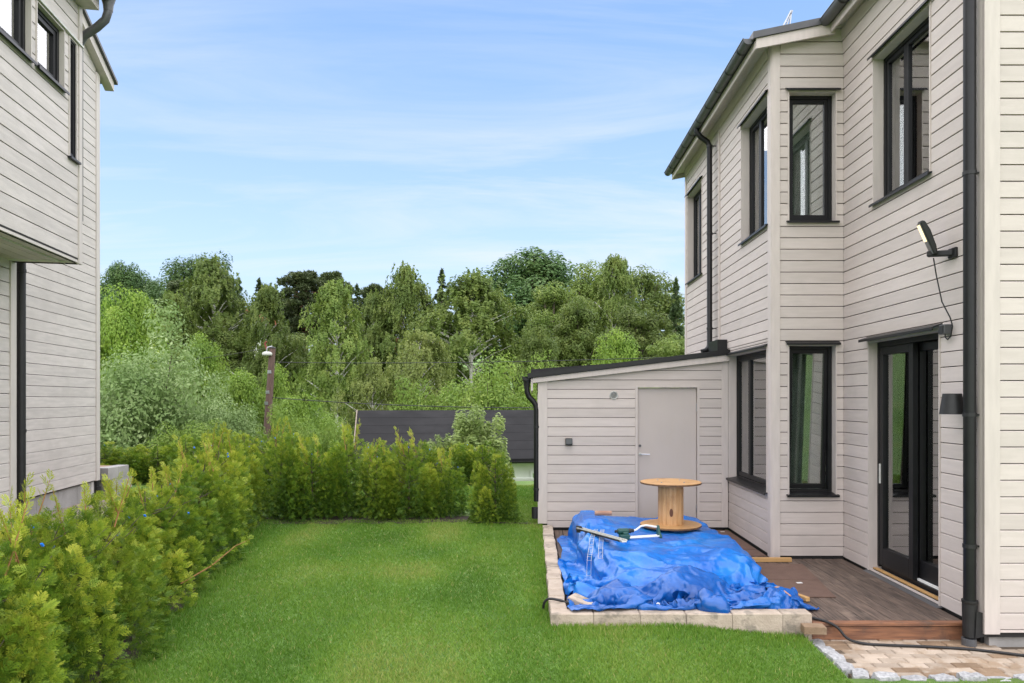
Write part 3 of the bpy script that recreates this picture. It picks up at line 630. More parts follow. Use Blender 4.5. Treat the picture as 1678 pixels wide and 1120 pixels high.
# ---------------------------------------------------------------- house on the left
lh = thing('grey_house', 'grey timber house with projecting upper storey behind the left hedge', 'house', (-7, 8, .44))
dv = Vector((.1762, -.9844))                                       # along its garden side, towards the camera
nv = Vector((-dv.y, dv.x))                                         # outward
def along(p, s_, t=0): return (p[0] + dv.x * s_ + nv.x * t, p[1] + dv.y * s_ + nv.y * t)
Bf = (-6.64, 11.2); Oc = (-4.70, 7.6); Ac = (-5.31, 7.49)
LB = Wall(Bf, along(Bf, 6.5)); LA = Wall(Ac, along(Ac, 5)); LO = Wall(Oc, along(Oc, 6))
clb = [(-.43, 1, 6.93)]
lb = backing(lh, LB, 0, LB.len, .72, 9, (), clb); siding(lb, LB, .10, 4.0, .735, 8.6, (), clb, mat='paint_left', phase=.035)
la = backing(lh, LA, 0, LA.len, .60, 3.44); siding(la, LA, .09, 3.0, .62, 3.40, mat='paint_left', phase=.06)
opl = [(.095, .275, 4.40, 5.61), (.375, .95, 4.995, 5.61), (1.035, 2.6, 4.995, 5.61)]
lo = backing(lh, LO, 0, LO.len, 3.36, 6.2, opl); siding(lo, LO, .055, 5.0, 3.415, 6.03, opl, mat='paint_left', phase=.055)
corner_trim(lh, LB, -.03, .10, .725, 6.93, mat='trim_left'); corner_trim(lh, LA, -.02, .09, .60, 3.36, mat='trim_left'); corner_trim(lh, LO, -.02, .055, 3.36, 6.02, mat='trim_left')
for o_ in opl: window(lh, LO, *o_, lights=((0, 1),), depth=.05 if o_[2] > 4.5 else .012, hood=False, sill=(o_[2] > 4.5), mat='trim_left', curtain=(.36, 1.0) if o_[2] > 4.5 else None, blind=True)
MB().box(-.02, 3, .018, .05, 5.615, 5.635).build('drip_edge', M['pale'], lh, mat4=LO.frame())
MB().box(.07, .30, -.1, .06, 4.375, 4.395).build('sill', M['black'], lh, mat4=LO.frame())
# end faces and boarded soffit of the projecting storey
E1 = Wall((Oc[0] - nv.x * 1.6, Oc[1] - nv.y * 1.6), Oc); we = backing(lh, E1, 0, E1.len, 3.36, 6.2); siding(we, E1, 0, E1.len - .04, 3.415, 6.03, mat='paint_left', phase=.055)
E2 = Wall((Ac[0] - nv.x * .9, Ac[1] - nv.y * .9), Ac); we = backing(lh, E2, 0, E2.len, .60, 3.36); siding(we, E2, 0, E2.len - .04, .62, 3.36, mat='paint_left', phase=.06)
so = MB().box(0, 5, -.75, .02, 3.40, 3.42).build('soffit', M['sheath'], lh, mat4=LO.frame())
for k in range(6): MB().box(-.005, 5, .018 - .13 * (k + 1) + .006, .018 - .13 * k, 3.372, 3.399).build('soffit_board', M['paint_left'], so, mat4=LO.frame())
# eaves of the projecting storey, roof, rake over the far wing
ev = MB(); ev.prism([(-.02, 6.03), (.19, 6.03), (.19, 6.20), (-.02, 6.20)], 'x', -.03, 5.5); ev.build('eave_box', M['trim_left'], lh, mat4=LO.frame())
MB().prism([(.25, 6.205), (.25, 6.26), (-4, 7.4), (-4, 7.34)], 'x', -.06, 5.5).build('roof', M['roof'], lh, mat4=LO.frame())
gutter(lh, LO.frame() @ Matrix.Translation((-.06, .27, 6.19)) @ Matrix.Rotation(R(-90), 4, 'Z'), 5.3, .065, .6, 'grey_metal')
RK = LB.frame()
MB().add([(u, t, 6.93 + .02 + .43 * u + dz) for t in (.0, .13) for u, dz in ((-.32, 0), (2.5, 0), (2.5, .14), (-.32, .14))], [(3, 2, 1, 0), (4, 5, 6, 7), (0, 1, 5, 4), (1, 2, 6, 5), (2, 3, 7, 6), (3, 0, 4, 7)]).build('rake_board', M['trim_left'], lh, mat4=RK)
MB().add([(u, t, 6.93 + .165 + .43 * u + dz) for t in (-6, .17) for u, dz in ((-.37, 0), (5, 0), (5, .05), (-.37, .05))], [(3, 2, 1, 0), (4, 5, 6, 7), (0, 1, 5, 4), (1, 2, 6, 5), (2, 3, 7, 6), (3, 0, 4, 7)]).build('roof', M['roof'], lh, mat4=RK)
E3 = Wall((Bf[0] - nv.x * 6, Bf[1] - nv.y * 6), Bf); backing(lh, E3, 0, E3.len, .4, 6.93)
g1 = Vector((*along(Oc, -.05, .27), 6.14)); q = Vector((*along(Oc, -.14, -.05), 0))
downpipe(lh, [g1 + Vector((0, 0, .05)), g1 - Vector((0, 0, .10)), g1 - Vector((.03, 0, .19)), g1 - Vector((.12, 0, .27)), (q.x + .06, q.y, 5.80), (q.x, q.y, 5.70), (q.x, q.y, 3.85), (q.x - .05, q.y, 3.78), (q.x - .5, q.y - .07, 3.55)], .042, mat='grey_metal')
MB().lathe((g1.x, g1.y, g1.z), [(.045, -.10), (.05, -.04), (.075, .05)], 14).build('outlet_funnel', M['grey_metal'], lh, smooth=True)
q = Vector((*along(Ac, -.19, .0), 0)); dpp = downpipe(lh, [(q.x, q.y, 3.5), (q.x, q.y, .42)], .042, mat='black_matt', clips=[((q.x, q.y, z), (-.09, -.12, 0)) for z in (3.31, 1.63)])
q = Vector((*along(Bf, -.10, -.05), 0)); downpipe(lh, [(q.x, q.y, 7.0), (q.x, q.y, .62)], .045, mat='black_matt')
MB().lathe((q.x + .02, q.y, 0), [(.06, .62), (.062, .44)], 14).build('drain_stub', M['black_matt'], lh)
for k in range(9):
    a = .02 + k * .6; MB().box(a, a + .592, -.10, -.03, .30, .735).build('plinth_panel', M['concrete'], lh, mat4=LB.frame())
MB().box(.03, 4, -.10, -.03, .3, .62).build('plinth', M['concrete'], lh, mat4=LA.frame())

# ---------------------------------------------------------------- ground
def sstep(a, b, x): t = np.clip((x - a) / (b - a), 0, 1); return t * t * (3 - 2 * t)
def hedge_x(y): return -3.32 - .19 * (y - 5.17)                     # centre line of the left hedge
def terrain(x, y):
    x = np.asarray(x, float); y = np.asarray(y, float)
    z = .02 * (np.clip(y, 3, 15.5) - 6.4)
    z = z - .10 * sstep(1.2, 2.35, x) * sstep(8.5, 6.3, y)
    z = z + (.42 - z) * sstep(.0, -.75, x - hedge_x(y) + .05) * sstep(16, 13, y)
    z = z - 2.8 * sstep(15.6, 26, y)
    z = z + .115 * np.clip(y - 44, 0, 120) + .02 * np.clip(-x - 8, 0, 60) * sstep(20, 40, y)
    z = np.where((x > .25) & (y > 6.45) & (y < 13.8), -.20, z)
    z = np.where((x > 2.38) & (y > 5.47) & (y < 6.46), -.19, z)
    return z + .012 * np.sin(x * 1.7 + y * .6) * np.sin(y * 1.1)
def axis(dense, far):
    return np.array(sorted(set(np.round(dense, 3)) | set(far)))
gx = axis(list(np.arange(-10, 6, .25)) + [.24, .26, 2.37, 2.39], [-300, -200, -140, -100, -80, -60, -50, -40, -32, -26, -20, -16, -13, 7, 9, 12, 16, 20, 26, 32, 40, 50, 60, 80, 100, 140, 200, 300])
gy = axis(list(np.arange(-2, 17, .25)) + [5.46, 5.48, 6.44, 6.46], [-120, -60, -30, -10, 18, 19, 20, 21, 22, 24, 26, 28, 31, 34, 38, 42, 46, 52, 60, 70, 80, 95, 110, 130, 165, 220, 300, 500])
XX, YY = np.meshgrid(gx, gy, indexing='ij'); ZZ = terrain(XX, YY); nx, ny = XX.shape
idx = np.arange(nx * ny).reshape(nx, ny)
F = np.stack([idx[:-1, :-1], idx[1:, :-1], idx[1:, 1:], idx[:-1, 1:]], -1).reshape(-1, 4)
ground = link('ground', fast_mesh('ground', np.stack([XX, YY, ZZ], -1).reshape(-1, 3), F, M['lawn'], True)); tag(ground, kind='structure')

# lawn blades
rng = np.random.RandomState(5)
def vnoise(x, y, seed):
    r_ = np.random.RandomState(seed).rand(64, 64); xi = np.floor(x).astype(int); yi = np.floor(y).astype(int); fx = x - xi; fy = y - yi
    fx = fx * fx * (3 - 2 * fx); fy = fy * fy * (3 - 2 * fy); g_ = lambda a, b: r_[a % 64, b % 64]
    return (g_(xi, yi) * (1 - fx) + g_(xi + 1, yi) * fx) * (1 - fy) + (g_(xi, yi + 1) * (1 - fx) + g_(xi + 1, yi + 1) * fx) * fy
def lawn_points(n):
    y = 4.3 + (15.2 - 4.3) * rng.rand(n) ** 1.7; x = -5.4 + 10 * rng.rand(n)
    ok = (x > hedge_x(y) + .12) & np.where(y > 6.35, x < .17, np.where(y > 5.36, x < 2.36, x < 4.7)) & (x > -.74 * y + .4) & (x < .72 * y)
    ok &= ~((y > 11.25) & (x < -.95) & (y < 12.3))
    return x[ok], y[ok]
x, y = lawn_points(760000)
n = len(x); z = terrain(x, y)
az = rng.rand(n) * 2 * math.pi; pat = vnoise(x * 1.6, y * 1.1, 8); pat2 = vnoise(x * 7 + 3, y * 5, 9)
hgt = (.014 + .020 * rng.rand(n)) * (.75 + .5 * pat2); wid = .0022 + .00042 * y
edge = np.exp(-((x - hedge_x(y) - .45) / .15) ** 2) + np.where((y > 6.0) & (y < 6.36) & (x > .1), .9, 0) + np.where((x > 0) & (x < .17) & (y > 6.3), .7, 0)
hgt *= 1 + .55 * np.clip(edge, 0, 1)
lean = .012 + .028 * rng.rand(n) ** 1.5; la_ = rng.rand(n) * 2 * math.pi
P0 = np.stack([x - wid * np.cos(az), y - wid * np.sin(az), z - .004], -1); P1 = np.stack([x + wid * np.cos(az), y + wid * np.sin(az), z - .004], -1)
P2 = np.stack([x + lean * np.cos(la_), y + lean * np.sin(la_), z + hgt], -1)
V = np.stack([P0, P1, P2], 1).reshape(-1, 3); F = np.arange(3 * n).reshape(n, 3)
me = fast_mesh('grass', V, F, LEAF['grass'])
mow = vnoise(x * 2.4 + .46 * y + 11, y * .22, 12)
tint = np.clip(.24 + .40 * rng.rand(n) + .75 * (pat - .42) + .12 * (pat2 - .5) + .20 * (mow - .5) + .18 * sstep(9, 5.2, y) * sstep(-.5, 1.6, x), 0, .86); tint[rng.rand(n) < .025] = .97
at = me.attributes.new('tint', 'FLOAT', 'POINT'); at.data.foreach_set('value', np.repeat(tint, 3).astype(np.float32))
tag(link('grass', me), 'short green lawn grass between the hedges and the deck', 'grass', kind='stuff')

# bare soil under the hedge and along the lawn edge by the shed
so_ = MB()
for x0, y0, x1, y1, w in ((-4.1, 11.25, -.9, 11.35, .32), (-.95, 11.05, .14, 10.98, .06)):
    n = 24; pts = [(x0 + (x1 - x0) * i / n, y0 + (y1 - y0) * i / n) for i in range(n + 1)]; vs_ = []
    for i, (px_, py_) in enumerate(pts):
        a = w * (.7 + .5 * random.random()); vs_ += [(px_, py_ - a, float(terrain(px_, py_ - a)) + .012), (px_, py_ + a, float(terrain(px_, py_ + a)) + .012)]
    so_.add(vs_, [(2 * i, 2 * i + 2, 2 * i + 3, 2 * i + 1) for i in range(n)])
n = 40; vs_ = []
for i in range(n + 1):
    y = 3 + 8.6 * i / n; x = hedge_x(y); a = .30 + .12 * random.random(); vs_ += [(x - .4, y, float(terrain(x - .4, y)) + .012), (x + a, y, float(terrain(x + a, y)) + .012)]
so_.add(vs_, [(2 * i, 2 * i + 1, 2 * i + 3, 2 * i + 2) for i in range(n)])
tag(so_.build('soil', M['soil']), kind='structure')
# slabs beside the left house
tr_ = MB(); tr_.box(-9, -.05, -.95, 0, -.06, 0)
mt = Matrix.Translation((*along(Bf, 4.2, -.05), .452)) @ Matrix.Rotation(math.atan2(dv.y, dv.x), 4, 'Z')
ter = MB().box(-4.6, 3, .0, 1.25, -.08, 0).build('terrace', M['terrace'], None, mat4=mt); tag(ter, kind='structure')

# paving: base sheet, pavers, granite edging
pvb = MB().box(2.44, 6.5, 5.52, 6.42, -.19, -.148).build('paving', M['sand']); tag(pvb, kind='structure')
def chamfer_block(l, w, h, c):
    mb = MB(); a, b_ = l / 2, w / 2
    mb.v = [(-a, -b_, 0), (a, -b_, 0), (a, b_, 0), (-a, b_, 0), (-a, -b_, h - c), (a, -b_, h - c), (a, b_, h - c), (-a, b_, h - c), (-a + c, -b_ + c, h), (a - c, -b_ + c, h), (a - c, b_ - c, h), (-a + c, b_ - c, h)]
    mb.f = [(3, 2, 1, 0), (8, 9, 10, 11)] + [(i, (i + 1) % 4, 4 + (i + 1) % 4, 4 + i) for i in range(4)] + [(4 + i, 4 + (i + 1) % 4, 8 + (i + 1) % 4, 8 + i) for i in range(4)]
    return mb
PV = [chamfer_block(.203, .098, .06, .007).mesh('paver', M['paver']), chamfer_block(.203, .098, .06, .007).mesh('paver', M['paver_tan'])]
PVH = [chamfer_block(.10, .098, .06, .007).mesh('paver', M['paver']), chamfer_block(.10, .098, .06, .007).mesh('paver', M['paver_tan'])]
random.seed(21)
for r_ in range(9):
    yc = 5.575 + r_ * .1045; xo = (r_ % 2) * .105
    xs = 2.60 + xo + (.08 if r_ < 1 else 0) - (.10 if r_ > 6 else 0)
    for k in range(14):
        x = xs + k * .21
        if x > 3.86 + .1 and yc > 6.16: continue
        mesh = (PV if random.random() < .99 else PVH)[1 if random.random() < .30 else 0]
        link('paver', mesh, pvb, Matrix.Translation((x, yc, -.196 + random.uniform(-.002, .002))) @ Matrix.Rotation(R(random.uniform(-1.2, 1.2)), 4, 'Z'))
edg = MB().box(2.36, 2.44, 5.5, 6.3, -.25, -.19).build('stone_edging', M['sand']); tag(edg, kind='structure')
def rough_stone(l, w, h, seed, mat):
    rr = random.Random(seed); mb = MB(); n = 3
    grid = {}
    for i in range(n + 1):
        for j in range(n + 1):
            for k in range(n + 1):
                if 0 < i < n and 0 < j < n and 0 < k < n: continue
                p = Vector((i / n - .5, j / n - .5, k / n - .5)); q = p.copy()
                e = sum(abs(c) > .49 for c in p)
                q *= (1, .97, .92, .85)[e - 0 if e < 4 else 3]
                grid[i, j, k] = len(mb.v); mb.v.append((q.x * l + rr.uniform(-.08, .08) * l * .5, q.y * w + rr.uniform(-.08, .08) * w * .5, q.z * h + rr.uniform(-.06, .06) * h))
    for i in range(n):
        for j in range(n):
            mb.f += [(grid[i, j, 0], grid[i, j + 1, 0], grid[i + 1, j + 1, 0], grid[i + 1, j, 0]), (grid[i, j, n], grid[i + 1, j, n], grid[i + 1, j + 1, n], grid[i, j + 1, n])]
            mb.f += [(grid[0, i, j], grid[0, i, j + 1], grid[0, i + 1, j + 1], grid[0, i + 1, j]), (grid[n, i, j], grid[n, i + 1, j], grid[n, i + 1, j + 1], grid[n, i, j + 1])]
            mb.f += [(grid[i, 0, j], grid[i + 1, 0, j], grid[i + 1, 0, j + 1], grid[i, 0, j + 1]), (grid[i, n, j], grid[i, n, j + 1], grid[i + 1, n, j + 1], grid[i + 1, n, j])]
    return mb.mesh('stone', M[mat], True)
ST = [rough_stone(.19, .12, .13, s_, 'granite') for s_ in range(5)]
for k, (x, y, a) in enumerate([(2.455, 6.27, 80), (2.452, 6.08, 88), (2.45, 5.90, 92), (2.46, 5.72, 86), (2.50, 5.55, 70), (2.66, 5.475, 4), (2.87, 5.47, -3), (3.08, 5.465, 3), (3.29, 5.47, 0), (3.5, 5.465, -4), (3.71, 5.47, 3), (3.92, 5.465, 0), (4.13, 5.47, 2)]):
    link('stone', ST[k % 5], edg, Matrix.Translation((x, y, -.180 + .012 * (k % 3))) @ Matrix.Rotation(R(a + 180 * (k % 2)), 4, 'Z'))

# ---------------------------------------------------------------- deck
dk = MB().box(.34, 3.80, 6.46, 8.9, -.12, -.075).build('deck', M['sheath']); tag(dk, kind='structure')
MB().box(.34, 2.90, 8.9, 10.9, -.12, -.075).build('deck_bearer', M['sheath'], dk)
random.seed(8); x = .345; DB = {}
while x < 3.78:
    yend = 8.925 if x > 2.86 else 10.88; y = 6.442
    cuts = [y, yend] if random.random() < .35 else [y, random.uniform(7.0, 8.6), yend]
    for a, b_ in zip(cuts[:-1], cuts[1:]):
        w = .118; mb = MB(); l = b_ - a - .003
        prof = [(0, -.028), (w, -.028), (w, -.005), (w - .005, 0), (.005, 0), (0, -.005)]
        mb.prism(prof, 'y', 0, l)
        link('deck_board', mb.mesh('deck_board', M['deck']), dk, Matrix.Translation((x, a, .018 + random.uniform(-.0015, .0015))))
    x += .1235
MB().prism([(6.372, -.012), (6.438, -.012), (6.438, .017), (6.378, .018), (6.372, .012)], 'x', 2.455, 3.83).build('nosing', M['deck_edge'], dk)
MB().box(2.455, 3.84, 6.388, 6.412, -.135, -.022).build('fascia_board', M['deck_edge'], dk)

# concrete block border round the pile
bw = thing('block_border', 'low border of sand coloured concrete blocks round the tarpaulin', 'border', (1.3, 6.43, -.1))
x = .17
for l in (.375, .405, .40, .40, .437, .255):
    o = chamfer_block(l - .004, .15, .24, .008).build('block', M['block'], bw, mat4=Matrix.Translation((x + l / 2, 6.435 + random.uniform(-.004, .004), -.14 + random.uniform(-.003, .003)))); x += l
bl = [chamfer_block(.15, .212, .24, .008).mesh('block', M['block']) for k in range(1)][0]
y = 6.515
while y < 10.85:
    link('block', bl, bw, Matrix.Translation((.245 + random.uniform(-.006, .006), y + .108, -.14 + random.uniform(-.006, .006))) @ Matrix.Rotation(R(random.uniform(-2, 2)), 4, 'Z')); y += .218
lp = chamfer_block(.185, .11, .065, .006).build('loose_paver', M['paver_tan'], None, mat4=Matrix.Translation((2.42, 6.27, -.035)) @ Matrix.Rotation(R(-4), 4, 'Z')); tag(lp, 'single brown paver lying against the end of the block border', 'paver')
lp = chamfer_block(.24, .16, .08, .005).build('loose_block', M['block'], None, mat4=Matrix.Translation((.46, 6.74, .045)) @ Matrix.Rotation(R(-28), 4, 'Z') @ Matrix.Rotation(R(16), 4, 'Y')); tag(lp, 'tilted grey brown block showing under the tarpaulin at the left corner', 'block')
lp = chamfer_block(.20, .14, .06, .004).build('clay_slab', M['cardboard'], None, mat4=Matrix.Translation((2.33, 6.93, .075)) @ Matrix.Rotation(R(12), 4, 'Z') @ Matrix.Rotation(R(9), 4, 'X')); tag(lp, 'tan clay slab poking through the torn right front of the tarpaulin', 'slab')

# brown sheets and a pine batten on the deck
def sheet(name, pts, z, label, th=.006):
    o = MB().prism(pts, 'z', z, z + th).build(name, M['felt']); return tag(o, label, 'sheet')
sheet('brown_sheet', [(2.30, 7.19), (2.985, 7.165), (3.085, 7.83), (2.4, 7.87)], .021, 'brown board sheet with a white sticker on the deck nearest the camera')
sheet('brown_sheet', [(2.40, 7.885), (3.088, 7.845), (3.19, 8.60), (2.5, 8.66)], .021, 'brown board sheet on the deck just in front of the pine batten')
sheet('brown_sheet', [(2.35, 9.02), (2.91, 9.06), (2.91, 9.42), (2.4, 9.47)], .021, 'small brown board sheet beside the bay wall behind the batten')
sheet('brown_sheet', [(2.30, 9.49), (2.91, 9.44), (2.91, 10.84), (2.3, 10.86)], .021, 'long brown board sheet running along the bay wall to the shed')
for k, (x, y, a) in enumerate([(2.83, 7.72, 8), (2.74, 9.95, 20), (2.80, 10.7, 0)]):
    s_ = MB().box(-.03, .03, -.022, .022, 0, .0012).build('sticker', M['white'], None, mat4=Matrix.Translation((x, y, .0275)) @ Matrix.Rotation(R(a), 4, 'Z'))
    tag(s_, ['small white sticker on the nearest brown sheet', 'small white sticker on the brown sheet by the bay wall', 'small white sticker on the brown sheet at the shed corner'][k], 'sticker')
bt_ = MB().box(2.42, 3.115, 8.735, 8.785, .020, .068).build('pine_batten', M['plank'], bevel=.003); tag(bt_, 'short yellow pine batten lying at the foot of the bay', 'batten')
bt_ = MB().obox((2.57, 7.22, .045), (.45, .045, .04), Matrix.Rotation(R(112), 3, 'Z')).build('pine_offcut', M['plank'], bevel=.003); tag(bt_, 'orange pine offcut sticking out from under the right edge of the tarpaulin', 'offcut')

# ---------------------------------------------------------------- tarpaulin (rest shape of a draped sheet, millimetre grid)
def sheet_mesh(name, blob, n, m, step, seed, creases, mat='tarp'):
    d = np.array(blob).reshape(3, n, m); d = np.cumsum(np.cumsum(d, axis=2), axis=1) / 500.0
    P = np.stack([np.where(d[0] > 2.5, 2.5 + (d[0] - 2.5) * .62, d[0]), d[1], d[2]], -1)
    def fine(Q):                                                    # cubic refinement along the first axis
        E = np.concatenate([2 * Q[:1] - Q[1:2], Q, 2 * Q[-1:] - Q[-2:-1]]); out_ = []
        for t in (0, 1 / 3, 2 / 3):
            a, b, c, e = E[:-3], E[1:-2], E[2:-1], E[3:]
            out_.append(.5 * (2 * b + (c - a) * t + (2 * a - 5 * b + 4 * c - e) * t * t + (3 * b - a - 3 * c + e) * t ** 3))
        return np.concatenate([np.stack(out_, 1).reshape(-1, *Q.shape[1:]), Q[-1:]])
    P = fine(P).transpose(1, 0, 2); P = fine(P).transpose(1, 0, 2); n, m = P.shape[:2]
    N_ = np.cross(np.gradient(P, axis=0), np.gradient(P, axis=1)); N_ = N_ / (np.linalg.norm(N_, axis=-1, keepdims=True) + 1e-9)
    rs = np.random.RandomState(seed); S = P[::1, ::1].reshape(-1, 3)
    for cell, am in creases:                                        # pressed-in facets: ridges between random cells of the sheet
        uv = np.stack(np.meshgrid(np.arange(n), np.arange(m), indexing='ij'), -1).reshape(-1, 2) * step
        uv = uv + .25 * cell * np.stack([np.sin(uv[:, 1] / cell * 1.7), np.sin(uv[:, 0] / cell * 1.3)], -1)
        k = int(n * m * step * step / cell ** 2); pts = rs.rand(k, 2) * np.array([n, m]) * step; hk = rs.randn(k); gk = rs.randn(k, 2)
        H = np.empty(len(uv))
        for q in range(0, len(uv), 4000):
            D = uv[q:q + 4000, None] - pts[None]; dd = (D ** 2).sum(-1); j = dd.argmin(1); r_ = np.arange(len(j)); Dj = D[r_, j]
            pl = hk[None] * .35 + (D * gk[None]).sum(-1) / cell; w = np.exp(-(dd - dd.min(1, keepdims=True)) / (.045 * cell ** 2)); H[q:q + 4000] = (pl * w).sum(1) / w.sum(1)
        P = P + N_ * (am * H).reshape(n, m, 1)
    P[..., 2] = np.maximum(P[..., 2], .021)
    idx = np.arange(n * m).reshape(n, m); F = np.stack([idx[:-1, :-1], idx[1:, :-1], idx[1:, 1:], idx[:-1, 1:]], -1).reshape(-1, 4)
    return P, fast_mesh(name, P.reshape(-1, 3), F, M[mat], True)
